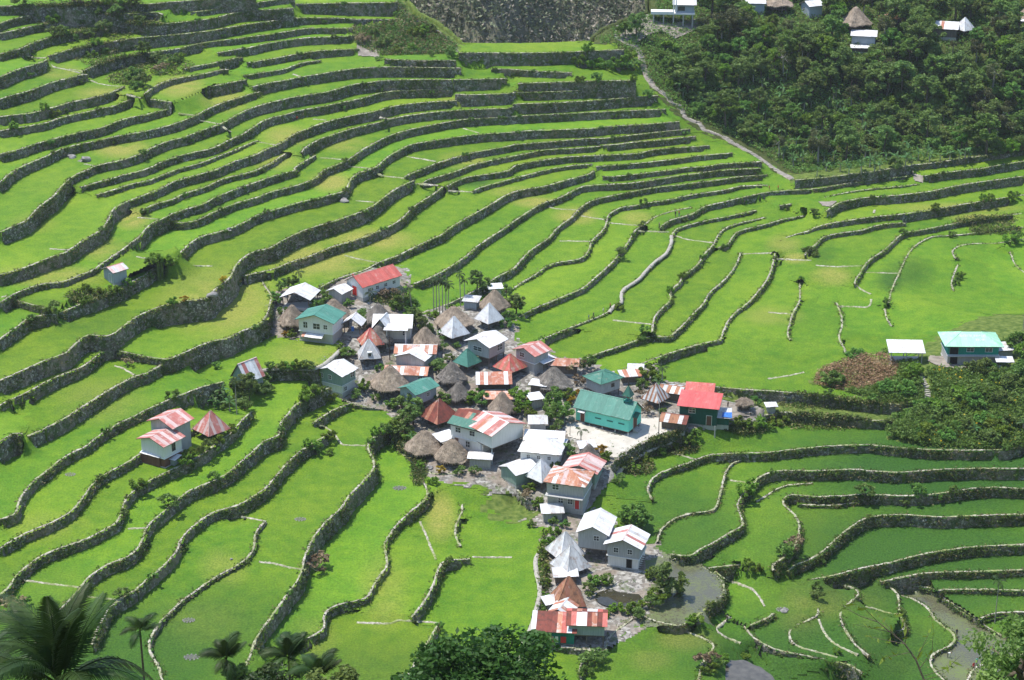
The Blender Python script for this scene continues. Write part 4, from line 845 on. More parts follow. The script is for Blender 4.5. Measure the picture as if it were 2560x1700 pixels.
def house(t, x, y, th, L, W, h, rise, pal, wall, label, roof='gable', st=0., ov=.45, wins=(), doors=(), seq=None, low=None, name='house', cat='house', deck=False, sw=.85, stm='wood', nx=3, group=None, grow=.9):
    o = place(name, t, x, y, th, label, cat, group)
    walls(o, L, W, -grow if not st else -grow, .12, 'concrete', name='footing') if not st else None
    z0 = st; z1 = st+h
    if st:
        posts(o, L, W, -grow, st, stm, .11, nx, 2)
        box('floor', (-L/2, L/2, -W/2, W/2, st-.16, st), MAT['wood'], o)
    if low:
        lh, lm = low; walls(o, L-.25, W-.25, 0, lh, lm, name='lower_wall'); box('storey_ledge', (-L/2-.12, L/2+.12, -W/2-.12, W/2+.12, lh, lh+.13), MAT['trim'], o)
        walls(o, L, W, lh+.13, z1, wall, rise if roof == 'gable' else 0)
    elif wall: walls(o, L, W, z0+(.0 if st else .0), z1, wall, rise if roof == 'gable' else (0))
    if not wall: posts(o, L, W, 0, z1, stm, .1, nx, 2)
    if roof == 'gable': gable_roof(o, L, W, z1, rise, ov, pal, sw, seq)
    elif roof == 'hip': hip_roof(o, L, W, z1, rise, ov, pal, sw, seq)
    else: shed_roof(o, L, W, z1+.02, rise, ov, pal, sw, seq)
    if roof == 'shed' and wall and rise:
        link('wall', mesh('wall', [(-L/2,-W/2,z1),(L/2,-W/2,z1),(L/2,W/2,z1),(-L/2,W/2,z1),(L/2,W/2,z1+rise*.9),(-L/2,W/2,z1+rise*.9)], [(1,2,4),(3,0,5),(2,3,5,4)]), MAT[wall], o)
    for (sd_, u, z, w_, h_, *fr) in wins: window(o, sd_, L, W, u, z, w_, h_, *(fr or ['trim']))
    for (sd_, u, z, *r_) in doors: door(o, sd_, L-(.25 if low and z < low[0] else 0), W-(.25 if low and z < low[0] else 0), u, z, *r_)
    return o
def pyramid_hut(t, x, y, th, a, rise, pal, label, eave=1.6, seq=None, ov=.0, mat='wood', sw=.8, st=1.0, name='metal_roofed_hut', box_=True):
    o = place(name, t, x, y, th, label, 'hut')
    hip_roof(o, a, a, eave, rise, ov, pal, sw, seq, ridge=.12)
    b = a*.56
    posts(o, b, b, -.8, eave+.5, 'wood', .13)
    if box_: walls(o, b, b, st, eave+.45, mat); box('floor', (-b/2-.15, b/2+.15, -b/2-.15, b/2+.15, st-.15, st), MAT['wood'], o)
    return o
def thatch_mesh(a, rise, seed, k=3.2, flat=.1, conv=.0):
    r = np.random.default_rng(seed); n, m = 44, 15; V = []
    ph = r.uniform(0, 6.28, 6)
    for j in range(m):
        f = j/(m-1)
        for i in range(n):
            t = 2*math.pi*i/n; c, s = math.cos(t), math.sin(t); rad = 1/((abs(c)**k+abs(s)**k)**(1/k))
            q = flat+(1-flat)*(f**(1-conv))
            w_ = 1+.05*math.sin(3*t+ph[0])*f+.035*math.sin(7*t+ph[1])*f
            d = a*q*rad*w_ if j else a*flat*.35
            z = rise*(1-f)+(.16*math.sin(5*t+ph[2])+.1*math.sin(11*t+ph[3]))*f*f
            d += r.normal(0, .05)*f; z += r.normal(0, .035)
            V.append((d*c, d*s, z))
    b = len(V)
    for i in range(n):
        x, y, z = V[(m-1)*n+i]; V.append((x*.93, y*.93, z-.32+r.normal(0, .06)))
    for i in range(n):
        x, y, z = V[(m-1)*n+i]; V.append((x*.55, y*.55, z+.35))
    V.append((0, 0, rise+.28)); ap = len(V)-1
    Fc = [(j*n+i, (j+1)*n+i, (j+1)*n+(i+1) % n, j*n+(i+1) % n) for j in range(m-1) for i in range(n)]
    Fc += [((m-1)*n+i, b+i, b+(i+1) % n, (m-1)*n+(i+1) % n) for i in range(n)]+[(b+i, b+n+i, b+n+(i+1) % n, b+(i+1) % n) for i in range(n)]+[(ap, i, (i+1) % n) for i in range(n)]
    me = mesh('thatch_roof', V, Fc)
    # loose straw lying down the slope
    SV, SF = [], []
    for _ in range(900):
        i = r.integers(0, n); j = r.integers(1, m-1); p = np.array(V[j*n+i])*(1)+0; q = np.array(V[min(j+2, m-1)*n+i]); d = q-p; L_ = np.linalg.norm(d)+1e-6; d /= L_
        side = np.cross(d, [0, 0, 1.]); side /= np.linalg.norm(side)+1e-6; up = np.cross(side, d)
        p = p+side*r.normal(0, .15)+up*abs(r.normal(0, .015)); e = p+d*r.uniform(.35, .8)+up*r.uniform(.03, .14)+side*r.normal(0, .06); w2 = side*r.uniform(.02, .05)
        k0 = len(SV); SV += [tuple(p-w2), tuple(p+w2), tuple(e)]; SF.append((k0, k0+1, k0+2))
    for _ in range(420):
        i = r.integers(0, n); p = np.array(V[(m-1)*n+i])+r.normal(0, .06, 3); o_ = np.array([p[0], p[1], 0])/(np.hypot(p[0], p[1])+1e-6)
        e = p+o_*r.uniform(.02, .16)+np.array([0, 0, -r.uniform(.2, .5)]); s_ = np.array([-o_[1], o_[0], 0])*r.uniform(.02, .06)
        k0 = len(SV); SV += [tuple(p-s_), tuple(p+s_), tuple(e)]; SF.append((k0, k0+1, k0+2))
    return me, mesh('straw', SV, SF)
def thatch_hut(t, x, y, th, a, rise, label, eave=1.6, mat='thatch', k=3.0, seed=1, conv=.0, wall='darkwood', name='thatched_hut'):
    o = place(name, t, x, y, th, label, 'hut')
    me, sm = thatch_mesh(a, rise, seed, k, .07, conv)
    r = link('thatch_roof', me, MAT[mat], o); r.location = (0, 0, eave)
    s_ = link('loose_straw', sm, MAT[mat], r)
    b = a*1.05; posts(o, b, b, -.8, eave+.6, 'wood', .14); walls(o, b, b, .75, eave+.5, wall); box('floor', (-b/2-.2, b/2+.2, -b/2-.2, b/2+.2, .6, .75), MAT['wood'], o)
    for k_ in range(4): box('ladder_step', (-.25, .25, -b/2-.25-.1*(4-k_)-.06, -b/2-.25-.1*(4-k_)+.06, .1+.15*k_, .14+.15*k_), MAT['wood'], o)
    return o
# ------------------------------------------------------------------ the village, building by building
house('11',410,1235,75,5.6,6.2,2.4,1.3,'white',None,'open-sided shed with broad white gable roof above the thatched hut',st=0,nx=3,name='open_shed',cat='shed')
o = house('11',1085,1102,44,10.6,5.4,2.9,1.6,'red','white_wall','long white hall with salmon-red roof and red door',ov=.4,name='hall',sw=1.1,
  wins=[('f',-3.4,1.2,.8,.7),('f',-1.2,1.2,.8,.7),('f',1.2,1.2,.8,.7),('f',3.6,1.2,.8,.7)],doors=[('l',0,0.1,1.5,2.1,'reddoor')])
bar('cross_post',(-5.7,0,4.4),(-5.7,0,5.2),.06,MAT['reddoor'],o); box('cross_arm',(-5.75,-5.65,-.3,.3,4.85,4.95),MAT['reddoor'],o)
house('11',775,1190,58,3.4,3.4,2.3,.7,'white','concrete','grey block shed with white roof against the red-roofed hall',name='block_shed',cat='shed')
thatch_hut('11',340,1455,20,2.9,3.7,'thatched hut with pale straw roof west of the green-roofed house',seed=2)
o = house('11',605,1548,72,5.6,7.6,5.0,1.3,'green','white_wall','two-storey white house with wide pale green gable roof',low=(2.1,'concrete'),ov=.6,
  wins=[('l',-2.3,3.,.9,1.3),('l',.2,3.,1.5,1.2),('l',2.2,3.2,.8,.9)],sw=1.0)
shed_ = shed_roof(o,4.5,1.4,1.5,.5,.1,'rustwhite'); shed_.location = (-3.4,.5,0); shed_.rotation_euler = (0,0,R(-90))
thatch_hut('11',720,1390,15,3.3,3.5,'thatched hut peeping over the ridge of the green roof',seed=3)
o = house('11',905,1500,78,3.0,3.6,2.6,1.3,'white',None,'small open house with white gabled roof and blue cloth hanging',name='open_house',nx=2)
box('blue_cloth',(-1.6,-1.55,-.5,.1,.9,2.0),MAT['tarp'],o)
thatch_hut('11',1130,1440,10,3.1,3.6,'old thatched hut with patched grey roof behind the large white house',mat='oldthatch',seed=4)
o = house('11',1270,1520,-2,7.6,5.4,3.0,1.6,'white','white_wall','large white house with bright sheet roof and steep cross gable',sw=1.0,wins=[('f',2.6,1.0,.8,.9),('r',0,1.0,.8,.9)])
w_ = gable_roof(o,3.6,3.2,3.2,2.0,.35,'white'); w_.location = (-1.9,-2.2,-.1); w_.rotation_euler = (0,0,R(75))
gw = link('wall', mesh('wall',[(-3.6,-3.9,0),(-.6,-3.1,0),(-.6,-3.1,3.1),(-3.6,-3.9,3.1),(-2.1,-3.5,4.9)],[(0,1,2,4,3)]), MAT['concrete'], o)
thatch_hut('21',1130,60,30,2.6,3.2,'mottled thatched hut squeezed in front of the cross gable',mat='oldthatch',seed=5)
house('21',1300,70,-5,4.2,2.0,4.3,.35,'white',None,'tall white lookout porch on slender posts beside striped roof',roof='shed',nx=2,stm='trim',name='porch',cat='porch')
thatch_hut('21',1560,80,25,2.9,3.3,'thatched hut with pointed finial behind the orange striped roof',seed=6)
thatch_hut('11',1825,1455,20,3.9,3.4,'broad thatched hut below the slim palms',seed=7)
pyramid_hut('11',1828,1566,38,4.7,3.7,'white','hut under steep white metal pyramid roof in front of broad thatch')
pyramid_hut('11',2152,1441,42,4.5,3.6,'white','hut under white metal pyramid roof just below the rounded thatch')
thatch_hut('11',2200,1312,30,3.2,3.6,'rounded thatched hut uphill of the white pyramid roofs',seed=8,k=2.4)
house('11',2205,1150,10,2.6,2.0,1.9,.3,'white','bluegrey','little white-roofed outhouse at the top of the village',roof='shed',name='outhouse',cat='shed')
house('11',1990,1262,-15,2.8,2.2,1.7,.4,'grey','bluegrey','patchwork blue-grey sheet shed near the palm trunks',roof='shed',name='sheet_shed',cat='shed')
o = house('21',2125,190,52,5.2,5.6,2.8,1.0,'white','grey_wall','large pale house on wooden stilts with bright white roof',st=1.9,ov=.6,wins=[('l',-.2,2.9,2.2,.9),('f',.9,2.7,1.6,1.2)])
o = pyramid_hut('21',1045,196,8,4.5,3.5,'grey','hut with grey metal gable front and arched opening',eave=1.3)
link('arch_window', mesh('arch_window', *boxes([(-.45,.45,-2.0,-1.2,1.75,2.7)])), MAT['trim'], o); link('pane', mesh('pane', *boxes([(-.3,.3,-2.03,-1.99,1.8,2.5)])), MAT['pane'], o)
pyramid_hut('21',1060,85,20,4.6,3.1,'brightred','hut under orange-red metal pyramid roof behind the arched gable',seq=['orange','rust','redpaint'])
house('21',1480,180,-3,8.0,4.0,2.4,.9,'orangewhite','grey_wall','long house with orange and white striped roof beyond the white gable',seq=['orange','zinc','rust','orange','palepink','orange','zinc'])
house('21',1465,240,66,4.0,6.2,2.6,1.1,'white','grey_wall','plain house with broad white gable between two rusty striped roofs')
house('21',1395,372,-6,8.2,4.0,2.4,.8,'orangewhite','grey_wall','long house with rust-patched orange roof above the big thatch',seq=['orange','orange','zinc','orange','zinc','orange','rust','rust','orange','zinc'],wins=[('f',3.,1.,.9,.8)])
house('21',742,436,58,4.6,6.4,4.2,1.1,'white','palegreen_wall','green-walled two-storey house with white roof beside the round paddy',low=(1.7,'white_wall'),ov=.5,wins=[('l',-1.9,2.7,.7,.9),('l',.2,2.7,.7,.9),('f',1.2,2.6,1.2,1.1),('f',-1.2,.5,.8,.8)])
thatch_hut('21',1240,462,15,3.9,4.0,'biggest thatched hut with shaggy straw roof beside the green gable',eave=1.4,seed=9,k=2.6)
house('21',1500,622,47,5.8,4.4,2.6,.9,'green','bluegrey','stilted blue-grey house with green gable roof',st=1.9,ov=.5,wins=[('f',.6,2.8,.7,.8)],nx=4)
pyramid_hut('21',1690,762,42,5.9,3.7,'darkred','hut under large dark red rusted pyramid roof',eave=1.4,sw=1.0)
thatch_hut('21',1810,412,25,2.9,3.5,'grey weathered thatched hut, the taller of a close pair',mat='oldthatch',seed=10)
thatch_hut('21',1872,560,20,2.4,2.9,'grey weathered thatched hut, the smaller of a close pair',eave=1.2,mat='oldthatch',seed=11)
pyramid_hut('21',1950,268,48,4.2,2.9,'green','hut under small green metal pyramid roof',seq=['green'])
house('21',2195,470,2,6.4,3.6,2.4,.9,'orangewhite','darkwood','open-fronted house with red-orange roof and white sheets',roof='shed',seq=['zinc','rust','zinc','rust','rust','rust','rust'],wins=[('f',0,.3,4.5,.8)])
pyramid_hut('21',2343,312,45,5.0,2.8,'brightred','low hut under spreading brick-red metal roof by the lane',seq=['redpaint','rust'])
house('21',2232,600,0,5.0,2.2,1.9,.5,'orangewhite','wood','narrow shed with bright orange rusted roof behind thatch',roof='shed',name='rusty_shed',cat='shed',seq=['orange'])
thatch_hut('21',2270,705,20,2.8,3.8,'tall thatched hut behind the long red-roofed guesthouse',seed=12,k=2.4)
o = house('21',2040,955,-31,7.4,7.4,5.0,1.4,'darkred','white_wall','long two-storey white guesthouse with dark red and grey-green roof',low=(2.2,'white_wall'),ov=.5,seq=['darkrust','darkrust','darkrust','rust','darkgreen','darkrust'],wins=[('f',-2.,3.3,1.1,1.),('f',1.2,3.3,1.1,1.),('f',.2,.7,.9,1.2)],doors=[('f',-2.4,0,.9,2.)])
link('roof_patch', mesh('roof_patch',[(-4.2,-4.25,5.02-.17),(4.0,-4.25,5.02-.17),(4.0,-2.1,5.72),(-4.2,-2.1,5.72)],[(0,1,2,3)]), MAT['darkgreen'], o).location = (0,0,.12)
o = house('21',2215,1010,132,6.6,8.0,2.9,1.4,'rustwhite','white_wall','white house on tall posts with red and white striped gable',st=2.6,ov=.5,seq=['fadedred','palepink','fadedred','rust','palepink','zinc','fadedred'],wins=[('r',-1.8,3.6,.9,1.2),('r',2.2,3.6,.9,1.2)],stm='bluegrey')
box('balcony_floor',(2.4,4.6,-4.0,4.0,.9,1.05),MAT['concrete'],o); box('blue_banner',(3.4,3.45,-3.6,.5,1.2,1.9),MAT['tarp'],o)
thatch_hut('21',1555,1030,30,3.7,3.6,'wide thatched hut with ragged eaves beside white awning',eave=1.0,seed=13,k=2.4,conv=.1)
thatch_hut('21',1812,1115,10,3.4,3.6,'rounded brown thatched hut on the stone bank above the paddies',eave=1.0,seed=14,k=2.1,conv=.15)
house('21',1745,990,35,3.4,2.8,2.2,.3,'white',None,'flat white awning on posts between two thatched huts',roof='shed',nx=2,name='awning',cat='awning')
house('21',2075,1150,-8,4.0,2.4,2.0,.4,'grey','concrete','low grey shed with uneven sheet roof below the guesthouse',name='grey_shed',cat='shed')
house('22',185,258,48,4.2,5.0,4.2,.9,'redwhite','grey_wall','narrow two-storey house with pinkish red and white roof',ov=.6,low=(2.0,'concrete'),wins=[('l',-.9,2.8,1.2,.9)])
house('22',292,265,45,3.4,3.2,2.2,.4,'white',None,'white lean-to roof beside the pink-roofed house',roof='shed',nx=2,name='lean_to',cat='shed')
house('22',480,290,-5,5.4,3.0,2.2,.7,'orangewhite','wood','low house with faded pinkish rusted roof by bare bushes',seq=['orange','rust','orange'])
thatch_hut('22',385,442,10,3.6,3.5,'dark thatched hut with wide eaves above the small sheds',eave=1.2,mat='oldthatch',seed=15)
house('22',250,475,-18,3.0,1.8,1.8,.3,'white','wood','small white-roofed pen at the foot of the dark thatch',roof='shed',name='pen_shed',cat='shed')
house('22',212,605,20,2.2,2.2,1.9,.3,'white','concrete','tiny block shed with white roof among the garden trees',roof='shed',name='block_shed',cat='shed')
house('22',238,835,0,3.0,2.6,2.0,.4,'grey','concrete','small grey-roofed shed behind the white hipped house',roof='shed',name='grey_shed',cat='shed')
house('22',838,497,38,5.0,4.6,2.6,1.0,'darkgreen','grey_wall','raised grey board house with dark green hipped roof above the chapel',roof='hip',st=1.3,ov=.6,wins=[('f',.6,2.2,.7,.7,'wood')])
# chapel
o = house('22',888,768,-30,11.6,5.4,3.1,2.3,'green','teal_wall','turquoise chapel with green roof and little belfry',st=.55,ov=.45,name='chapel',cat='chapel',sw=1.0,nx=5,stm='trim',
  wins=[('f',-.9,1.9,1.2,.12,'deepteal',False),('f',1.7,1.9,1.2,.12,'deepteal',False),('f',4.2,1.9,1.2,.12,'deepteal',False)],doors=[('r',0,.6,1.6,2.3,'browndoor'),('f',-4.3,.6,.9,2.,'browndoor')])
gable_ = gable_roof(o,1.2,2.2,3.2,.6,.1,'darkgreen'); gable_.location = (6.2,0,0)
aw_ = shed_roof(o,1.4,.9,2.75,.15,.05,'white'); aw_.location = (-4.3,-3.1,0)
for x_ in (-.6,.6):
    for y_ in (-.6,.6): bar('belfry_post',(4.2+x_,y_,5.2),(4.2+x_,y_,7.3),.07,MAT['deepteal'],o)
b_ = hip_roof(o,1.4,1.4,7.2,1.7,.15,'darkgreen',.5,ridge=.02); b_.location = (4.2,0,0)
box('belfry_floor',(3.5,4.9,-.7,.7,5.85,5.95),MAT['deepteal'],o); bar('spire_cross',(4.2,0,8.9),(4.2,0,9.9),.05,MAT['darkwood'],o); box('cross_arm',(4.15,4.25,-.28,.28,9.45,9.55),MAT['darkwood'],o)
bar('bell',(4.2,0,6.4),(4.2,0,6.9),.28,MAT['brownrust'],o,8,.12)
for k_ in range(3): box('step',(5.8+.35*k_,6.15+.35*k_,-.9,.9,-.3,.42-.16*k_),MAT['concrete'],o)
for k_ in range(3): box('step',(-4.9,-3.7,-3.05-.3*k_,-2.75-.3*k_,-.3,.42-.16*k_),MAT['concrete'],o)
pyramid_hut('22',1322,600,52,4.2,3.1,'stripes','hut under brown and white striped pyramid roof',seq=['brownrust','zincgrey'],sw=.45)
house('22',1478,530,-20,4.2,3.8,2.0,.6,'stripes','wood','low house with brown and white striped roof behind striped hut',seq=['brownrust','zincgrey','brownrust','zinc'])
house('22',1728,592,-10,5.0,3.2,3.3,.6,'red','wood','back house with dull brick-red roof behind the bright red one',roof='shed',seq=['redpaint'])
o = house('22',1728,738,-14,7.4,4.4,3.8,1.2,'brightred','darkgreen_wall','dark green house with bright red roof on the yard edge',roof='shed',ov=.5,sw=1.1,wins=[('f',-1.2,2.4,1.2,1.0),('r',0,1.4,1.2,1.2)],doors=[('f',2.2,.1,1.,2.)])
house('22',1502,800,-18,4.6,3.4,1.9,.8,'brownshed','wood','squat rusty-roofed storehouse on the edge of the chapel yard',name='storehouse',cat='shed')
o = house('22',1915,775,-8,3.6,3.2,1.7,.5,'grey','darkgreen_wall','dark green lean-to with blue tarpaulin beside the red house',roof='shed',name='lean_to',cat='shed')
link('tarpaulin', mesh('tarpaulin',[(.4,-1.9,2.0),(2.4,-1.9,1.9),(2.3,-.3,2.35),(.5,-.4,2.3)],[(0,1,2,3)]), MAT['tarp'], o)
thatch_hut('22',2140,640,10,1.7,1.1,'small thatched shelter with open sides at the bank foot',eave=1.5,seed=16)
house('22',1085,375,10,3.6,2.4,1.5,.3,'greyrust','wood','low junk shed with tilted rusty sheets by the paddy corner',roof='shed',name='junk_shed',cat='shed')
house('22',1140,312,-5,2.6,1.8,1.4,.3,'greyrust','wood','smaller junk shed under flat rusted sheets behind another',roof='shed',name='junk_shed',cat='shed')
house('22',305,985,-8,7.0,4.0,2.5,1.0,'white','white_wall','back wing with white gable roof behind the hipped house')
house('22',285,1090,-12,7.4,6.4,2.8,1.5,'white','white_wall','white house with many-sided white hipped roof',roof='hip',wins=[('f',-2.2,1.3,.6,.6),('f',-.2,1.3,.6,.6),('f',1.8,1.3,.6,.6)],ov=.5)
house('22',65,1278,38,5.0,4.6,2.5,.8,'white','palegreen_wall','low house with plain white gable beside the white pyramid',ov=.4)
o = pyramid_hut('22',270,1325,46,4.3,3.5,'white','hut under white metal pyramid roof with triangular vent',seq=['zinc'])
house('22',660,1278,70,5.0,6.0,2.8,1.1,'redwhite','palegreen_wall','house with red and white striped gable at the yard corner',ov=.6,seq=['fadedred','palepink','fadedred','palepink','palepink','palepink'])
o = house('22',528,1486,-17,7.0,6.2,5.2,1.2,'orangewhite','concrete','tall two-storey concrete house with orange and white hipped roof',roof='hip',low=(2.5,'concrete'),ov=.55,seq=['orange','rust','zinc','orange','palepink','orange','orange'],wins=[('f',-1.8,3.6,1.2,1.,),('f',-.8,1.0,.9,1.,),('f',1.0,1.0,.9,1.,)],doors=[('f',2.3,0,.8,2.,'reddoor')])
box('balcony',(-3.6,3.6,-4.2,-3.1,2.5,2.65),MAT['concrete'],o)
thatch_hut('22',708,1105,20,2.0,2.5,'little grey thatched hut behind the golden shrub',eave=.8,mat='oldthatch',seed=17)
house('22',690,1042,10,2.6,2.0,1.6,.3,'grey','concrete','small flat-roofed tank shed behind the little grey thatch',roof='shed',name='tank_shed',cat='shed')
house('32',370,72,5,3.4,2.4,1.7,.4,'grey','concrete','small pale-roofed wash house on the bank above the lower huts',roof='shed',name='wash_house',cat='shed')
o = house('32',775,376,76,6.8,5.2,3.2,1.3,'white','grey_wall','tall grey house on stilts with plain white gable roof',st=2.2,ov=.4,wins=[('l',.7,3.9,.9,.9)],nx=3)
o = house('32',1055,474,72,5.0,5.8,4.6,1.2,'redwhite','grey_wall','two-storey grey house with white and rust-streaked gable roof',low=(2.0,'white_wall'),ov=.6,seq=['zinc','zinc','fadedred','zinc','zincgrey','zinc'],wins=[('l',-1.3,2.9,.8,.9),('l',1.2,2.9,.8,.9)],doors=[('l',1.1,0,.9,1.8,'room_shade')])
stairs(o,-.5,-3.2,2.2,-1,0,7,.9)
pyramid_hut('32',490,438,30,5.2,3.9,'grey','hut under pale grey pyramid roof with rusty ridges, the upper one',eave=1.2,seq=['zincgrey','zinc','zincgrey'])
pyramid_hut('32',540,565,35,5.2,3.9,'grey','hut under pale grey pyramid roof with rusty ridges, beside the pond path',eave=1.2,seq=['zinc','zincgrey','zincgrey'])
house('32',490,652,5,3.6,2.2,1.5,.35,'grey','wood','low grey sheet porch in front of the pale pyramid roof',roof='shed',name='porch_shed',cat='shed')
pyramid_hut('32',520,890,8,5.2,4.6,'brown','hut under tall brown rusted pyramid roof above the laundry house',eave=1.2,seq=['brownrust','brownrust','rust'])
house('32',470,1012,66,3.6,3.2,2.3,.8,'greyrust','bluegrey','small house with white and rusty gable wedged under brown pyramid',seq=['zinc','rust','zinc'])
house('32',352,905,20,1.8,1.8,1.5,.3,'greyrust','concrete','tiny shed with white sheet roof left of the brown pyramid',roof='shed',name='tiny_shed',cat='shed')
o = house('32',392,1182,-5,6.6,3.8,2.4,1.2,'laundry','deepteal','patched red-roofed house with washing along its front',roof='shed',ov=.5,seq=['zinc','darkrust','darkrust','darkrust','darkrust','orange','redpaint'])
for k_,(c_,x_,w2) in enumerate((('bluegrey',-2.2,1.3),('orange',-.6,1.2),('trim',.5,.5),('reddoor',1.6,.9))): box('hung_cloth',(x_-w2/2,x_+w2/2,-2.35,-2.32,.5,1.7),MAT[c_],o)
bar('clothes_line',(-3.2,-2.34,1.7),(3.2,-2.34,1.7),.02,MAT['darkwood'],o,4)
house('32',690,1172,-4,5.8,4.6,2.2,.9,'laundry','bluegrey','patched red and white roofed house on dark stilts beside washing',st=1.7,ov=.5,seq=['darkrust','redpaint','zinc','zinc','darkrust','rust'],nx=3)
# right-hand knoll
o = house('23',1260,188,-3,6.6,4.2,2.7,.9,'white',None,'open white-roofed shelter on posts beside the grassy knoll',roof='shed',nx=3,stm='concrete',name='shelter',cat='shelter',sw=1.2)
o = house('23',1850,178,-1,10.4,6.4,4.6,1.5,'palegreen','deepteal','two-storey inn with pale green hipped roof and teal upper floor',roof='hip',low=(2.2,'concrete'),ov=.8,sw=1.2,wins=[('f',-.6,3.0,1.4,.8),('f',3.2,3.0,1.4,.8)],doors=[('f',-3.8,0,1.4,2.,'room_shade'),('f',-3.9,2.4,1.6,1.8,'room_shade')],name='inn',cat='inn')
box('gallery',(-5.4,5.4,-4.1,-3.2,2.15,2.3),MAT['concrete'],o)
rr = random.Random(3); SB = []
def roofz(y): return 4.6-.8*1.5/3.2*.6+(y+4.0)*(1.5+.8*1.5/3.2*.6)/4.0
LT = []
for row,(y0,n_,x0) in enumerate(((-1.15,16,-2.9),(-2.2,5,.6))):
    for k_ in range(n_):
        x_ = x0+k_*.36
        if row == 0 and k_ in (8,): continue
        for s_ in range(rr.choice((2,2,3))):
            if rr.random() < .55: LT.append((x_+s_*.1, y0-.3, x_+s_*.1+.05, y0+.3))
            else: q_ = y0+rr.uniform(-.25,.25); LT.append((x_, q_-.035, x_+.26, q_+.035))
LV, LF = [], []
for (xa,ya,xb,yb) in LT:
    b0 = len(LV); LV += [(xa,ya,roofz(ya)+.09),(xb,ya,roofz(ya)+.09),(xb,yb,roofz(yb)+.09),(xa,yb,roofz(yb)+.09)]; LF.append((b0,b0+1,b0+2,b0+3))
link('roof_lettering', mesh('roof_lettering', LV, LF), MAT['trim'], o)
house('23',2160,150,10,3.0,3.0,2.0,.4,'grey','concrete','grey annex with sheet roof behind the inn',roof='shed',name='annex',cat='shed')
house('23',2172,250,-3,2.8,1.6,1.6,.3,'white',None,'little white-roofed stall at the corner of the inn yard',roof='shed',nx=2,name='stall',cat='stall')
house('23',25,660,5,1.6,1.4,1.5,.1,'grey','concrete','small concrete box hut at the end of the bank path',roof='shed',name='box_hut',cat='shed')
# outlying buildings in the left paddies
house('10',1068,1015,48,3.3,3.4,2.7,.7,'redwhite','bluegrey','lone blue-grey hut with pinkish grey sheet roof on the terrace ledge',ov=.4,seq=['palepink','zincgrey','palepink'],doors=[('l',.5,.1,.8,1.9,'bluegrey')],name='field_hut',cat='hut')
house('20',1590,1000,56,4.6,5.4,6.0,1.0,'redwhite','grey_wall','taller rear house with red and white roof in the left paddies',ov=.6,seq=['fadedred','palepink','fadedred','fadedred'])
o = house('20',1500,1108,56,4.6,5.6,4.7,.9,'redwhite','white_wall','front house with red and white roof above a white lean-to',ov=.6,low=(1.8,'browndoor'),seq=['fadedred','palepink','fadedred','palepink'],wins=[('f',.2,2.6,.8,1.4,'wood')])
house('20',1420,1135,-30,4.2,1.8,2.0,.6,'white','browndoor','white lean-to over brown boards below the front house',roof='shed',name='lean_to',cat='shed',ov=.2)
house('20',1590,1140,-25,2.0,1.4,1.3,.2,'grey','bluegrey','small grey water-tank shed beside the white lean-to',roof='shed',name='tank_shed',cat='shed')
pyramid_hut('20',1955,890,45,5.0,3.6,'redwhite','hut under red and pale striped pyramid roof in the left paddies',seq=['fadedred','fadedred','palepink'],sw=.6)
house('20',2290,425,48,4.2,4.2,1.5,2.9,'redwhite','palegreen_wall','small steep A-frame hut with white and red roof under dark shrubs',ov=.35,seq=['zinc','fadedred','zinc','zinc'],name='a_frame_hut',cat='hut')
# buildings along the forested spur
o = place('deck_building','02',1480,205,-4,'unfinished concrete deck with white-roofed room on tall columns','building')
for x_ in (-5.4,-2.6,.2,3.0,5.6):
    for y_ in (-2.2,2.2): bar('column',(x_,y_,-2.5),(x_,y_,2.9),.2,MAT['concrete'],o,6)
box('deck',(-6.2,6.2,-2.6,2.6,2.7,3.05),MAT['white_wall'],o); box('parapet',(-6.2,.2,-2.6,-2.4,3.05,3.5),MAT['white_wall'],o)
box('room_wall',(.6,6.0,-.8,2.4,3.05,5.4),MAT['bluegrey'],o); r_ = shed_roof(o,6.4,4.6,5.4,.4,.2,'white'); r_.location = (3.3,.3,0)
box('room_window',(1.4,3.4,-.86,-.8,3.5,4.7),MAT['pane'],o)
for x_ in (.2,.9): bar('tall_column',(x_,-2.2,2.9),(x_,-2.2,7.2),.16,MAT['white_wall'],o,6)
thatch_hut('03',800,265,10,4.3,4.6,'large thatched pavilion rising above the forest edge',eave=1.8,seed=18)
house('03',400,128,25,4.4,4.4,3.0,1.0,'white','bluegrey','pale grey house with white gable among the spur trees',wins=[('l',-.6,1.2,.9,.9)])
thatch_hut('03',95,95,0,4.0,2.4,'low thatched house at the crest of the spur',eave=2.0,seed=19)
house('03',880,400,-12,6.6,4.0,2.4,.8,'white','bluegrey','white-roofed lodge just below the thatched pavilion',roof='shed')
house('03',860,470,-5,5.4,2.4,1.2,.3,'white','wood','flat white shed roof half hidden below the lodge',roof='shed',name='shed',cat='shed')
house('03',1630,330,-15,6.6,4.8,2.4,1.1,'white','wood','white roof with one rusty red sheet among the spur trees',roof='shed',seq=['zinc','zinc','zinc','rust','zinc','zinc','zinc','zinc'])
pyramid_hut('03',1805,315,35,4.6,3.3,'white','hut under white metal pyramid roof among the spur trees')
house('03',1130,245,10,5.0,4.0,2.6,1.0,'brown','wood','house with dull brown roof nearly buried in the spur trees',roof='hip')
house('03',2320,250,-10,4.6,3.6,2.4,.9,'grey','wood','grey sheet-roofed house at the far end of the spur')
thatch_hut('03',2365,230,10,3.0,3.4,'thatched hut at the far end of the spur',seed=20)
house('02',2225,100,-5,6.2,4.0,2.6,.5,'white','bluegrey','house with flat white roof at the top of the spur forest',roof='shed')
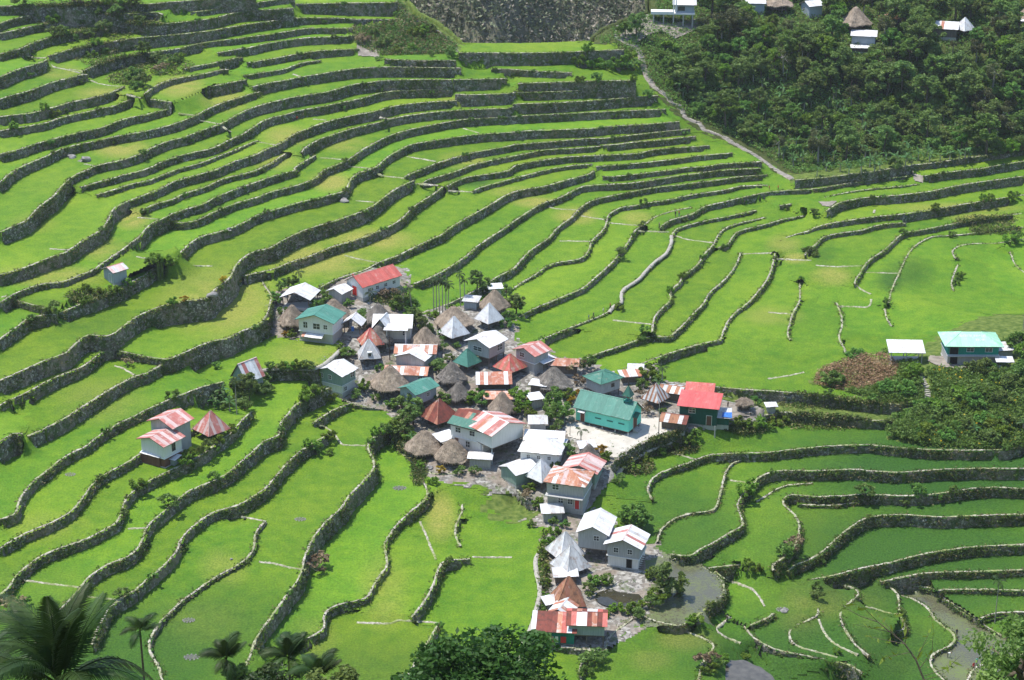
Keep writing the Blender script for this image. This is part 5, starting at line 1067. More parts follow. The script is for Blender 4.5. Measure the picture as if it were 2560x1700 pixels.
# ------------------------------------------------------------------ plants
def leafmat(name, c1, c2, c3, trans=.35, world=.5, rnd=.25, rough=.55):
    m, n, l, b = M(name, rough, .25); P = geo_pos(n); oi = n.new('ShaderNodeObjectInfo')
    f = noise(n, l, world, 4, P, .6)
    c = ramp(n, l, f, [(.3, c1), (.52, c2), (.75, c3)])
    h = n.new('ShaderNodeHueSaturation'); mr = n.new('ShaderNodeMapRange'); l.new(oi.outputs['Random'], mr.inputs[0]); mr.inputs[3].default_value = 1-rnd; mr.inputs[4].default_value = 1+rnd
    mr2 = n.new('ShaderNodeMapRange'); l.new(oi.outputs['Random'], mr2.inputs[0]); mr2.inputs[3].default_value = .475; mr2.inputs[4].default_value = .515
    l.new(mr.outputs[0], h.inputs['Value']); l.new(mr2.outputs[0], h.inputs['Hue']); l.new(c, h.inputs['Color']); l.new(h.outputs[0], b.inputs['Base Color'])
    t = n.new('ShaderNodeBsdfTranslucent'); mx = n.new('ShaderNodeMixShader'); mx.inputs[0].default_value = trans
    g = n.new('ShaderNodeGamma'); g.inputs[1].default_value = .9; l.new(h.outputs[0], g.inputs[0]); l.new(g.outputs[0], t.inputs[0])
    l.new(b.outputs[0], mx.inputs[1]); l.new(t.outputs[0], mx.inputs[2]); l.new(mx.outputs[0], n['Material Output'].inputs[0]); return m
MAT['lf_dark'] = leafmat('dark_leaf', (.082, .142, .032), (.15, .24, .052), (.23, .32, .08))
MAT['lf_mid'] = leafmat('mid_leaf', (.075, .165, .026), (.13, .245, .040), (.195, .315, .065))
MAT['lf_lime'] = leafmat('lime_leaf', (.085, .17, .015), (.15, .26, .024), (.22, .32, .045))
MAT['lf_olive'] = leafmat('olive_leaf', (.055, .070, .022), (.10, .115, .040), (.16, .16, .065))
MAT['lf_dry'] = leafmat('dry_leaf', (.13, .10, .05), (.22, .17, .09), (.30, .24, .13), .2)
MAT['lf_banana'] = leafmat('banana_leaf', (.045, .11, .028), (.075, .165, .045), (.12, .22, .07), .3)
MAT['lf_palm'] = leafmat('palm_leaf', (.012, .028, .006), (.026, .056, .010), (.050, .085, .016), .2)
MAT['lf_gold'] = leafmat('golden_leaf', (.30, .20, .01), (.45, .32, .02), (.55, .42, .04), .3)
MAT['weed'] = leafmat('wall_weed', (.030, .070, .012), (.075, .15, .022), (.15, .23, .04), .3, .35)
MAT['drygrass'] = leafmat('dry_grass', (.14, .115, .045), (.22, .19, .075), (.29, .27, .11), .25, .35)
MAT['flower'] = simple('yellow_flower', (.72, .42, .01), (.80, .55, .03), 3., .6)
MAT['bark'] = simple('bark', (.075, .058, .042), (.16, .13, .10), 6., .95, .1, .6)
MAT['palebark'] = simple('pale_bark', (.24, .22, .19), (.36, .34, .30), 5., .95, .1, .4)
MAT['rock'] = simple('boulder_stone', (.17, .16, .15), (.33, .32, .30), 1.5, .95, .1, .9)
def leaves(C, size, r, flat=.35, aspect=1.6, up=.4):
    """one diamond leaf (2 triangles) per centre"""
    n = len(C); d = r.normal(size=(n, 3)); d[:, 2] = d[:, 2]*flat+up*.3; d /= np.linalg.norm(d, axis=1)[:, None]
    e = r.normal(size=(n, 3)); e -= (e*d).sum(1)[:, None]*d; e /= np.linalg.norm(e, axis=1)[:, None]
    s = size*r.uniform(.6, 1.35, n)[:, None]; N = np.cross(d, e)
    V = np.stack([C-d*s*.5*aspect, C+e*s*.42+N*s*.10, C+d*s*.5*aspect, C-e*s*.42+N*s*.10], 1).reshape(-1, 3)
    return V, np.arange(4*n).reshape(n, 4)
def tube(P, rad, sides=6):
    P = np.asarray(P, float); n = len(P); G = np.gradient(P, axis=0); G /= np.linalg.norm(G, axis=1)[:, None]
    u = np.cross(G, [.3, .9, .1]); u /= np.linalg.norm(u, axis=1)[:, None]+1e-9; v = np.cross(G, u); V = []
    for k in range(sides): t = 2*math.pi*k/sides; V.append(P+(u*math.cos(t)+v*math.sin(t))*np.asarray(rad)[:, None])
    V = np.stack(V, 1).reshape(-1, 3); I = np.arange(n*sides).reshape(n, sides); J = np.roll(I, -1, 1)
    return V, np.concatenate([np.c_[I[k], J[k], J[k+1], I[k+1]] for k in range(n-1)])
def join(parts):
    V, Fq, o = [], [], 0
    for v, f in parts: V.append(v); Fq.append(f+o); o += len(v)
    return np.concatenate(V), np.concatenate(Fq)
def make_tree(name, seed, h, cr, ch, nclump, nleaf, size, mat, bark='bark', open_=.0, shrub=False, flat=.35):
    r = np.random.default_rng(seed); root = bpy.data.objects.new(name, None)
    th = h-ch*.55; parts = []
    bend = r.normal(0, .04*h, 2)
    z = np.linspace(-.6, th, 6); P = np.c_[bend[0]*(z/th)**2, bend[1]*(z/th)**2, z]; r0 = .035*h+.04
    if not shrub: parts.append(tube(P, np.linspace(r0, r0*.5, 6)))
    top = np.array([bend[0], bend[1], th]); cen = []
    cz = h-ch*.5
    for k in range(nclump):
        a = r.uniform(0, 6.283); c = r.uniform(-.75, 1.); q = math.sqrt(max(0, 1-c*c)); rr_ = r.uniform(.5, 1.0)**.6
        lob = 1+.25*math.sin(2*a+seed)+.18*math.sin(3*a+seed*2)
        cen.append([bend[0]+cr*q*rr_*math.cos(a)*lob, bend[1]+cr*q*rr_*math.sin(a)*lob, cz+ch*.5*c*rr_*(1+.15*math.sin(a*2+1))])
    cen = np.array(cen)
    for c in cen[::(3 if not shrub else 2)]:
        s = top if not shrub else np.array([0, 0, -.2]); m = (s+c)/2+r.normal(0, .1*cr, 3)-np.array([0, 0, .08*ch])
        t = np.linspace(0, 1, 4)[:, None]; Q = (1-t)**2*s+2*t*(1-t)*m+t*t*c; parts.append(tube(Q, np.linspace(r0*.42, .02, 4), 4))
    V, Fq = join(parts); trunk = bpy.data.objects.new('trunk', fast_mesh('trunk', V, Fq, True)); trunk.data.materials.append(MAT[bark]); trunk.parent = root
    L_ = []
    for c in cen:
        n = int(nleaf*r.uniform(.6, 1.4)); cs = cr*r.uniform(.20, .36)
        p = r.normal(size=(n, 3)); p /= np.linalg.norm(p, axis=1)[:, None]; p *= (r.uniform(.25, 1, n)**.5)[:, None]
        L_.append(c+p*np.array([cs, cs, cs*.72]))
    V, Fq = leaves(np.concatenate(L_), size, r, flat)
    crown = bpy.data.objects.new('crown', fast_mesh('crown', V, Fq)); crown.data.materials.append(MAT[mat]); crown.parent = root
    return root, [trunk, crown]
def put(proto, loc, rz, sc, label, cat, group, tilt=0.):
    root, kids = proto; o = root.copy(); COL.objects.link(o); o.location = loc; o.rotation_euler = (tilt*math.cos(rz), tilt*math.sin(rz), rz); o.scale = (sc, sc, sc*random.uniform(.9, 1.12))
    if group: wn = near_what(*loc); label = label+' near '+wn; group = group+' near '+wn
    tag(o, label, cat, group)
    for c in kids:
        k = c.copy(); COL.objects.link(k); k.parent = o
        for g in c.children: pass
    return o
TREE = {
 'dark': [make_tree('forest_tree', 1, 7.5, 2.9, 4.8, 34, 62, .40, 'lf_dark'), make_tree('forest_tree', 2, 9.0, 3.1, 6.0, 38, 62, .42, 'lf_dark'), make_tree('forest_tree', 3, 6.2, 2.7, 4.2, 30, 62, .38, 'lf_dark')],
 'mid': [make_tree('forest_tree', 4, 6.5, 2.7, 4.4, 32, 62, .42, 'lf_mid'), make_tree('forest_tree', 5, 8.0, 2.6, 5.4, 34, 62, .42, 'lf_mid')],
 'lime': [make_tree('lime_green_tree', 6, 7.0, 2.5, 5.0, 30, 56, .42, 'lf_lime')],
 'olive': [make_tree('olive_tree_canopy', 7, 7.0, 2.8, 4.6, 30, 46, .36, 'lf_olive', 'palebark'), make_tree('thin_tree', 8, 7.6, 2.4, 5.0, 22, 40, .34, 'lf_olive', 'palebark')],
 'shrub': [make_tree('shrub', 9, 1.7, 1.25, 1.7, 16, 42, .24, 'lf_mid', shrub=True), make_tree('shrub', 10, 2.0, 1.3, 1.9, 16, 42, .26, 'lf_dark', shrub=True), make_tree('shrub', 11, 1.4, 1.2, 1.3, 14, 40, .24, 'lf_mid', shrub=True)],
 'spur': [make_tree('spur_shrub', 9, 1.9, 1.5, 1.9, 20, 46, .30, 'lf_mid', shrub=True), make_tree('spur_shrub', 10, 2.2, 1.5, 2.1, 20, 46, .30, 'lf_dark', shrub=True), make_tree('spur_shrub', 18, 1.9, 1.5, 1.8, 20, 46, .30, 'lf_lime', shrub=True)],
 'wallbush': [make_tree('wall_bush', 9, 1.5, 1.2, 1.5, 14, 40, .24, 'lf_dark', shrub=True), make_tree('wall_bush', 20, 1.4, 1.2, 1.3, 14, 40, .24, 'lf_mid', shrub=True)],
 'lshrub': [make_tree('shrub', 12, 1.6, 1.2, 1.6, 16, 42, .26, 'lf_lime', shrub=True)],
 'gold': [make_tree('golden_shrub', 13, 1.9, .95, 1.8, 14, 46, .24, 'lf_gold', shrub=True)],
 'dry': [make_tree('dry_shrub', 14, 1.8, 1.3, 1.6, 14, 30, .24, 'lf_dry', 'palebark', shrub=True)],
 'garden': [make_tree('garden_tree', 15, 3.6, 1.7, 2.8, 22, 60, .34, 'lf_mid'), make_tree('garden_tree', 16, 4.6, 1.8, 3.4, 24, 60, .34, 'lf_dark'), make_tree('garden_tree', 17, 3.2, 1.5, 2.5, 20, 56, .34, 'lf_lime')],
}
# ---- banana plants: every big leaf its own part
def banana_leaf(L_, w_, droop):
    n = 7; V, Fq = [], []
    for k in range(n):
        f = k/(n-1); x = L_*f*(1-.25*droop*f); z = L_*(.62*f-droop*f*f); ww = w_*math.sin(math.pi*min(1, .12+.88*f))**.6*(.5 if k == n-1 else 1)*(0.25 if k == 0 else 1)
        V += [(x, -ww, z+.12*ww), (x, 0, z), (x, ww, z+.12*ww)]
    for k in range(n-1): b = 3*k; Fq += [(b, b+1, b+4, b+3), (b+1, b+2, b+5, b+4)]
    me = mesh('leaf', V, Fq); me.materials.append(MAT['lf_banana']); return me
BL = [banana_leaf(2.3, .30, .55), banana_leaf(2.6, .33, .85), banana_leaf(1.8, .26, .25)]
BSTEM = fast_mesh('stem', *tube(np.c_[np.zeros(4), np.zeros(4), np.linspace(-.4, 2.2, 4)], [.17, .15, .12, .07])); BSTEM.materials.append(MAT['palebark'])
def banana(loc, sc, label, group, rnd):
    o = empty('banana_plant', loc, rnd.uniform(0, 6.28)); o.scale = (sc,)*3; wn = near_what(*loc); tag(o, label+' near '+wn, 'banana plant', group+' near '+wn)
    link('stem', BSTEM, (), o)
    n = rnd.randint(6, 8)
    for k in range(n):
        l_ = link('leaf', BL[k % 2 if k < n-2 else 2], (), o); l_.location = (0, 0, 2.05); l_.rotation_euler = (rnd.uniform(-.2, .2), rnd.uniform(-.35, .15) if k < n-2 else -.55, k*2.4+rnd.uniform(-.3, .3))
    return o
# ---- feather palms
def frond_mesh(L_, droop, wmax, nl, curl=.5, seed=0, lw=.05):
    r = np.random.default_rng(seed); n = 12; t = np.linspace(0, 1, n)
    X = L_*(t-.18*droop*t**2.5); Z = L_*(.75*t*(1-.3*droop)-droop*t**2.2); P = np.c_[X, np.zeros(n), Z]
    V, Fq = tube(P, np.linspace(.035*L_/3, .006, n), 4); parts = [(V, Fq)]
    LV = []
    for s in (-1, 1):
        for f in np.linspace(.13, .99, nl):
            p = np.array([np.interp(f, t, X), 0, np.interp(f, t, Z)]); d = np.array([np.interp(min(f+.03, 1), t, X), 0, np.interp(min(f+.03, 1), t, Z)])-np.array([np.interp(f-.03, t, X), 0, np.interp(f-.03, t, Z)]); d /= np.linalg.norm(d)
            ln = wmax*math.sin(math.pi*(.16+.80*f))**.8*r.uniform(.85, 1.1); a = (.55+.5*f)
            q = d*math.sin(a)*.9+np.array([0, s*math.cos(a)*1.0, 0])+np.array([0, 0, -.12-r.uniform(0, .2)*curl]); q /= np.linalg.norm(q)
            m = p+q*ln*.5+np.array([0, 0, .02*ln]); e = p+q*ln+np.array([0, 0, -curl*.32*ln]); w_ = d*lw
            LV.append(np.array([p-w_*.6, p+w_*.6, m+w_, m-w_])); LV.append(np.array([m-w_, m+w_, e+w_*.15, e-w_*.15]))
    LV = np.concatenate(LV); parts.append((LV, np.arange(len(LV)).reshape(-1, 4)))
    me = fast_mesh('frond', *join(parts)); me.materials.append(MAT['lf_palm']); return me
def palm(name, loc, h, fronds, n, label, cat='palm tree', group=None, lean=(0, 0), tr=.11, spread=(.1, 1.1), seed=0, sc=1., mat='palebark', base=None):
    rnd = random.Random(seed); o = empty(name, loc, rnd.uniform(0, 6.28) if base is None else base); tag(o, label, cat, group)
    z = np.linspace(-.6, h, 8); f = np.clip(z/h, 0, 1); P = np.c_[lean[0]*f**1.6, lean[1]*f**1.6, z]
    t = link('trunk', fast_mesh('trunk', *tube(P, np.linspace(tr*1.25, tr*.8, 8), 7), True), MAT[mat], o)
    bar('crownshaft', (lean[0], lean[1], h-.02), (lean[0], lean[1], h+.7*sc), tr*1.0, MAT['lf_palm'], o, 7, tr*.45)
    for k in range(n):
        f_ = link('frond', fronds[k % len(fronds)], (), o); u = k/n
        f_.location = (lean[0], lean[1], h+.55*sc); f_.rotation_euler = (rnd.uniform(-.15, .15), -spread[0]+(1-u)*-.35+u*spread[1], k*2.39996+rnd.uniform(-.2, .2)); s_ = sc*rnd.uniform(.88, 1.1); f_.scale = (s_, s_, s_)
    return o
ARECA = [frond_mesh(1.9, .55, .62, 15, .6, 1, .05), frond_mesh(1.7, .8, .6, 14, .8, 2, .05)]
pr = random.Random(21)
def P3(t, x, y):
    px, py = tp(t, x, y); return hit(px, py)
PG = 'slim betel palms among the village huts'
for k, (t, x, y, h) in enumerate((('11',1640,1335,8.2),('11',1665,1345,8.8),('11',1695,1385,9.6),('11',1722,1368,8.4),('11',1750,1335,7.6),('11',1772,1330,6.8),('11',1888,1262,8.2),('11',1922,1275,6.6),('11',1052,1380,6.2),('11',1437,1330,6.2),('11',1365,1310,5.2))):
    p = P3(t, x, y); palm('betel_palm', p, h, ARECA, 9, 'slim betel palm rising between the huts and the long red-roofed hall', group=PG, lean=(pr.uniform(-.4, .4), pr.uniform(-.3, .3)), seed=k)
palm('betel_palm', P3('22',1385,470), 5.2, ARECA, 9, 'dark betel palm behind the brown striped roofs', lean=(.2, .1), seed=30)
palm('betel_palm', P3('22',1670,770), 3.2, ARECA, 8, 'short palm in front of the bright red roof', seed=31)
palm('betel_palm', P3('20',2185,690), 7.5, ARECA, 9, 'slim betel palm left of the red-trimmed pyramid hut', seed=32)
palm('betel_palm', P3('22',635,960), 2.6, ARECA, 6, 'young palm sapling on the edge of the chapel yard', seed=33)
palm('betel_palm', P3('11',400,1080), 3.4, ARECA, 7, 'lone dark palm in the paddy above the open shed', seed=34)
palm('betel_palm', P3('33',2090,1045), 9.0, ARECA, 7, 'tall thin palm standing in the lower flooded terraces', seed=35, tr=.09)
# ---- forest on the spur
FP = PATCH[1][2][0]
cand = []
fr = random.Random(5)
house_px = [to_px(*[np.array(v) for v in (u[0], u[1], float(H(u[0], u[1])))]) for u in USED]
KEEP = [tp('03',800,170)+(46,34), tp('03',400,60)+(36,30), tp('03',880,350)+(42,26), tp('03',1660,250)+(56,28), tp('03',1810,240)+(24,30), tp('02',1480,90)+(76,70), tp('02',2225,30)+(40,30), tp('03',95,30)+(40,30), tp('03',2330,190)+(26,24), tp('03',1130,180)+(28,12)]
def forest_ok(px, py, hh):
    for (cx, cy, rx, ry) in KEEP:
        # a crown at this foot reaches up by hh metres: keep the roofs in view
        for up in (0.25, .6, 1.0):
            if abs(px-cx) < rx*.8 and abs(py-hh*7.6*up-cy) < ry*.75 and py > cy-6: return False
    return True
nfor = 0
for py in range(-70, 452, 17):
    for px in range(1500, 2640, 26):
        x = px+fr.uniform(-12, 12)+(13 if (py//17) % 2 else 0); y = py+fr.uniform(-8, 8)
        if not in_poly(np.array([x]), np.array([y]), FP)[0]: continue
        lim = 455 if x > 2000 else 452
        path_x = np.interp(y, [60,110,130,215,285,312,348,402,455], [1520,1560,1612,1655,1708,1750,1840,1930,2010])
        if x < path_x+14: continue
        if 1480 < x < 1700 and y < 95: continue
        low = y > 235+.10*(x-1700)*0 and y > 240
        cand.append((x, y, low))
fr.shuffle(cand)
cnt = {'t': 0, 's': 0, 'b': 0}
FG = {'dark': ('dark broadleaf tree in the spur forest', 'dark trees of the spur forest'), 'mid': ('mid-green leafy tree in the spur forest', 'mid-green trees of the spur forest'), 'lime': ('bright lime-green tree in the spur forest', 'lime-green trees of the spur forest'), 'olive': ('thin olive-grey tree in the spur forest', 'olive trees of the spur forest')}
for (x, y, low) in cand:
    band = y > 300 and x > 1900 or (y > 200 and y < 330 and 1660 < x < 2120)
    v = fr.random()
    if y > 395 or (band and v < .30):
        if cnt['b'] < 95 and v < .75:
            p = hit(x, y); banana(p, fr.uniform(.8, 1.25), 'banana plant with long drooping leaves', 'banana plants below the spur forest', fr); cnt['b'] += 1; continue
    if low and v < .62 or (1640 < x < 1830 and 130 < y < 300 and v < .8):
        if cnt['s'] < 250:
            p = hit(x, y); put(fr.choices(TREE['spur'], [5, 3, 1.3])[0], p, fr.uniform(0, 6.28), fr.uniform(1.0, 1.9), 'leafy green shrub on the spur slope', 'shrub', 'shrubs on the lower spur slope'); cnt['s'] += 1
        continue
    hh = fr.choice((fr.uniform(4.5, 7), fr.uniform(6, 9), fr.uniform(8, 12)))
    if not forest_ok(x, y, hh) or cnt['t'] > 285: continue
    kd = fr.choices(['dark', 'mid', 'lime', 'olive'], [4.5, 4, .8, 1.5])[0]
    if abs(x-1915) < 30 and 60 < y < 190: kd = 'lime'
    p = hit(x, y); put(fr.choice(TREE[kd]), p, fr.uniform(0, 6.28), hh/7.6, FG[kd][0], 'tree', FG[kd][1]); cnt['t'] += 1
# a few named trees
for t, x, y, kd, sc, lab in (('02',2170,330,'lime',1.3,'tall lime-green tree on the spur above the stepped path'),('02',2330,480,'lime',1.1,'lime-green tree beside dark trunks halfway up the spur'),('03',1050,760,'olive',1.2,'half-bare tree with reddish dry twigs below the lodge')):
    put(TREE[kd][0], P3(t, x, y), 1., sc, lab, 'tree', None)
# ---- shrubs and garden trees in and around the village (photo positions)
VS = [('11',190,1240,'garden',.9),('11',250,1330,'shrub',1.3),('11',330,1090,'garden',.8),('11',240,1130,'garden',.7),('11',530,1280,'shrub',1.5),('11',620,1180,'shrub',1.2),('11',660,1230,'shrub',1.2),('11',840,1265,'shrub',1.2),('11',980,1380,'shrub',1.3),('11',1180,1190,'dry',1.2),('11',1280,1160,'dry',1.1),('11',1350,1290,'garden',1.1),('11',1440,1310,'garden',1.0),('11',1290,1290,'lshrub',1.4),('11',1470,1440,'garden',1.1),('11',1500,1500,'garden',1.0),('11',1580,1500,'shrub',1.3),('11',1640,1370,'lshrub',1.1),('11',2040,1140,'garden',1.1),('11',2110,1150,'garden',.9),('11',2310,1190,'garden',.8),('11',2330,1420,'garden',1.0),('11',2300,1460,'shrub',1.5),('11',1730,1560,'shrub',1.),('11',330,1540,'lshrub',1.1),('11',280,1545,'gold',.8),('11',980,1450,'shrub',1.2),('11',1300,1540,'shrub',.9),
 ('21',790,130,'lshrub',1.4),('21',840,170,'shrub',1.4),('21',330,330,'lshrub',1.2),('21',250,320,'lshrub',1.0),('21',400,330,'lshrub',1.3),('21',480,350,'shrub',1.2),('21',130,320,'shrub',1.),('21',1000,480,'garden',.9),('21',930,540,'shrub',1.),('21',1100,560,'shrub',1.),('21',1140,290,'shrub',1.1),('21',1680,300,'shrub',1.6),('21',1700,100,'shrub',1.),('21',1240,640,'shrub',1.2),('21',1310,640,'shrub',1.3),('21',1420,660,'garden',1.2),('21',1450,780,'garden',1.4),('21',1380,830,'garden',1.2),('21',1330,900,'shrub',1.5),('21',1260,830,'lshrub',1.3),('21',1430,930,'lshrub',1.2),('21',1490,960,'shrub',1.),('21',1740,600,'garden',.9),('21',2030,580,'garden',1.1),('21',2080,620,'garden',1.0),('21',1960,590,'lshrub',1.),('21',1700,1230,'gold',.9),('21',1880,1240,'shrub',.9),('21',2010,1240,'shrub',.9),('21',1850,80,'shrub',.8),('21',1780,200,'shrub',1.),('21',1520,1180,'lshrub',.9),('21',1640,1330,'lshrub',.9),('21',700,560,'lshrub',1.),('21',520,640,'lshrub',1.5),('21',450,680,'lshrub',1.2),('21',600,600,'shrub',1.4),('21',500,1040,'lshrub',1.1),('21',560,1060,'shrub',1.3),('21',690,960,'lshrub',1.2),('21',680,1060,'lshrub',.8),('21',1120,900,'lshrub',1.2),('21',1190,900,'shrub',1.3),
 ('22',580,330,'dry',1.8),('22',640,420,'dry',1.4),('22',700,280,'garden',.9),('22',480,280,'lshrub',1.),('22',600,540,'gold',1.),('22',560,600,'gold',1.),('22',520,560,'garden',1.),('22',400,660,'garden',1.3),('22',350,760,'garden',1.2),('22',470,740,'garden',1.1),('22',60,580,'garden',1.2),('22',110,640,'garden',1.1),('22',40,700,'garden',1.),('22',160,720,'garden',.9),('22',130,590,'gold',.7),('22',440,420,'garden',.7),('22',420,840,'shrub',1.2),('22',1250,380,'garden',1.3),('22',1200,450,'shrub',1.5),('22',1330,400,'garden',1.1),('22',1180,530,'dry',1.),('22',1250,680,'dry',1.2),('22',1390,680,'shrub',.9),('22',800,1060,'gold',1.25),('22',860,1110,'lshrub',1.1),('22',520,1060,'shrub',1.2),('22',370,1150,'shrub',1.),('22',400,1190,'shrub',1.),('22',2240,610,'shrub',1.3),('22',2090,790,'lshrub',1.2),('22',2200,820,'lshrub',1.3),('22',2300,800,'lshrub',1.2),('22',1700,900,'shrub',1.2),('22',1640,960,'lshrub',1.3),('22',1500,1010,'lshrub',1.1),('22',1380,1060,'lshrub',1.1),('22',1250,1140,'lshrub',1.),('22',1130,1200,'lshrub',1.),('22',990,1320,'shrub',1.),('22',170,1390,'lshrub',1.1),('22',130,1520,'dry',1.),('22',240,1540,'lshrub',1.2),
 ('32',1110,200,'garden',1.5),('32',1050,230,'garden',1.),('32',1200,170,'garden',1.1),('32',380,130,'shrub',1.),('32',480,150,'shrub',1.),('32',170,150,'shrub',.9),('32',400,230,'lshrub',1.),('32',350,330,'lshrub',1.1),('32',300,430,'lshrub',1.1),('32',300,560,'lshrub',.9),('32',310,700,'lshrub',.9),('32',300,830,'lshrub',.9),('32',270,950,'shrub',.9),('32',760,700,'shrub',1.2),('32',800,690,'lshrub',1.2),('32',720,780,'shrub',1.1),('32',870,680,'shrub',1.2),('32',1300,640,'lshrub',1.3),('32',1430,820,'garden',1.6),('32',1350,870,'garden',1.2),('32',1480,800,'shrub',1.8),('32',1280,900,'shrub',1.2),('32',1140,930,'lshrub',1.3),('32',1060,950,'lshrub',1.2),('32',960,940,'lshrub',1.),('32',860,990,'lshrub',1.),('32',1160,1000,'shrub',1.1),('32',720,1450,'shrub',1.5),('32',770,1400,'shrub',1.3),('32',700,1530,'shrub',1.3),('32',190,1260,'shrub',1.1),('32',150,1330,'shrub',1.1),('32',1780,1450,'dry',1.6),('32',1830,1500,'lshrub',1.2),('32',1700,1080,'lshrub',1.1),('32',1640,1110,'lshrub',.9),('32',2180,570,'lshrub',1.2),('32',2260,560,'lshrub',1.),
 ('20',2220,520,'garden',1.2),('20',2300,560,'garden',1.2),('20',2180,560,'shrub',1.5),('20',2250,640,'shrub',1.4),('21',40,450,'garden',1.2),('21',80,500,'shrub',1.6),('20',2000,620,'shrub',1.4),('20',2060,640,'shrub',1.3),('20',1580,560,'shrub',1.4),('20',2000,260,'shrub',.9),('20',2140,920,'lshrub',1.1),('20',2020,980,'lshrub',1.2),('20',1900,1040,'shrub',1.2),('20',1760,1100,'garden',.8),('20',1730,1180,'lshrub',1.2),('20',2000,1290,'shrub',1.2),('20',1570,1540,'shrub',1.3),('20',1290,1420,'lshrub',1.3),('20',1180,240,'dry',1.),('31',580,560,'dry',1.9),('30',100,970,'dry',1.9),('30',200,880,'shrub',1.1),('30',1130,800,'shrub',1.),
 ('10',800,1120,'lshrub',1.1),('10',900,1160,'lshrub',1.2),('10',1180,1100,'lshrub',1.1),('10',1060,1150,'lshrub',1.2),('10',780,1230,'lshrub',1.),('10',1450,900,'lshrub',1.4),('10',1580,900,'lshrub',1.5),('10',1400,960,'shrub',1.2),('10',490,1320,'shrub',1.2),('10',2200,1080,'gold',.8),('10',2080,1200,'gold',.9),('10',1700,1370,'gold',.9),('10',1600,1290,'lshrub',1.1),
 ('01',1090,330,'shrub',1.3),('01',1170,440,'shrub',1.7),('01',1500,330,'lshrub',1.6),('01',1440,330,'lshrub',1.4),('01',1560,300,'lshrub',1.6),('01',1600,290,'shrub',1.4),('01',1800,520,'shrub',1.4),('01',1620,520,'shrub',.9),('01',1440,470,'lshrub',1.3),('01',1300,490,'lshrub',1.2),('01',1130,560,'shrub',.8),('01',1020,410,'dry',1.4),('01',960,400,'dry',1.6),('01',1300,150,'shrub',1.1),('00',210,90,'shrub',2.0),('00',930,250,'shrub',1.0),('00',1070,210,'shrub',1.2),('00',500,210,'lshrub',1.5),('00',1120,60,'shrub',1.8),('00',1260,50,'shrub',1.6),('00',1000,110,'lshrub',1.4),('00',700,90,'dry',1.4),('00',740,200,'dry',1.5),('00',880,190,'dry',1.3),('00',600,350,'shrub',1.8),('00',700,380,'shrub',1.6),('00',820,360,'shrub',1.7),('00',950,330,'shrub',1.6),('00',1080,300,'shrub',1.5),('00',1300,270,'shrub',1.5),('00',520,380,'shrub',1.5),('00',900,500,'lshrub',1.5),('00',850,530,'lshrub',1.4),('00',950,500,'shrub',1.3),('00',1340,550,'garden',1.),('00',1450,580,'shrub',1.7),('00',1550,620,'shrub',1.8),('00',1650,570,'lshrub',1.6),('00',1480,680,'dry',1.8),('00',1270,780,'garden',1.4),('00',1240,830,'shrub',1.8),('00',1300,800,'shrub',1.8),('00',420,1090,'lshrub',1.2),('00',500,1080,'lshrub',1.2),('00',130,1210,'lshrub',1.2),
 ('02',780,630,'lshrub',2.0),('02',700,620,'lshrub',1.8),('02',620,600,'lshrub',1.7),('02',880,640,'shrub',1.9),('02',960,640,'lshrub',1.9),('02',1050,640,'shrub',1.9),('02',1120,650,'shrub',1.7),('02',1080,540,'lshrub',1.6),('02',1020,570,'lshrub',1.7),('02',620,760,'lshrub',1.2),('02',780,770,'shrub',1.5),('02',1120,810,'lshrub',1.),('02',1250,940,'shrub',1.4),
 ('13',400,790,'shrub',1.4),('13',1260,610,'shrub',1.1),('13',1700,620,'shrub',1.),('13',2300,660,'shrub',1.6),('13',2240,680,'lshrub',1.6),('13',1760,1010,'lshrub',1.2),('13',1740,1060,'shrub',1.),('13',2250,300,'lshrub',1.3),('13',2050,340,'lshrub',1.3),('13',1980,350,'lshrub',1.2),('13',1540,400,'lshrub',1.2),('13',430,420,'shrub',1.),('12',1000,790,'shrub',1.2),('12',1210,340,'shrub',1.2),('12',1570,1000,'lshrub',.9),('12',990,1290,'lshrub',1.1),('12',1460,1130,'lshrub',.9),('12',40,1340,'garden',1.2),
 ('23',840,150,'shrub',1.3),('23',1010,460,'shrub',.9),('23',1380,430,'shrub',1.1),('23',1350,350,'lshrub',1.2),('23',1280,380,'lshrub',1.2),('23',1280,800,'shrub',1.8),('23',1240,760,'shrub',1.6),('23',1130,820,'shrub',1.2),('23',1390,860,'shrub',1.4),('23',60,790,'lshrub',1.3),('23',130,770,'lshrub',1.3),('23',30,830,'lshrub',1.),('23',2300,120,'garden',1.5),('23',2361,200,'garden',1.4),('23',960,630,'shrub',1.),('23',550,620,'shrub',1.),('23',1380,1500,'shrub',1.6),('23',900,1480,'shrub',1.3),('22',2150,1500,'lshrub',1.5),('22',2200,1440,'lshrub',1.4),('33',150,430,'shrub',1.5),('33',240,400,'dry',1.5),('33',450,740,'shrub',1.),('33',440,820,'shrub',.9),('13',1075,1243,'shrub',.9),('12',1222,1520,'shrub',1.),('12',1200,530,'shrub',.8),('13',313,1015,'shrub',.7),('32',1960,1400,'lshrub',.9),('32',1900,1440,'shrub',.9),('32',2150,1370,'lshrub',.7),('33',640,1330,'lshrub',.7)]
SL = {'garden': ('garden_tree', 'small leafy garden tree', 'tree', 'small trees around the village'), 'shrub': ('shrub', 'dark green bush', 'shrub', 'dark bushes on the terraces'), 'lshrub': ('shrub', 'fresh light-green bush', 'shrub', 'light-green bushes on the terraces'), 'gold': ('golden_shrub', 'rounded golden-yellow shrub', 'shrub', 'golden shrubs'), 'dry': ('dry_shrub', 'dry brownish bush', 'shrub', 'dry bushes')}
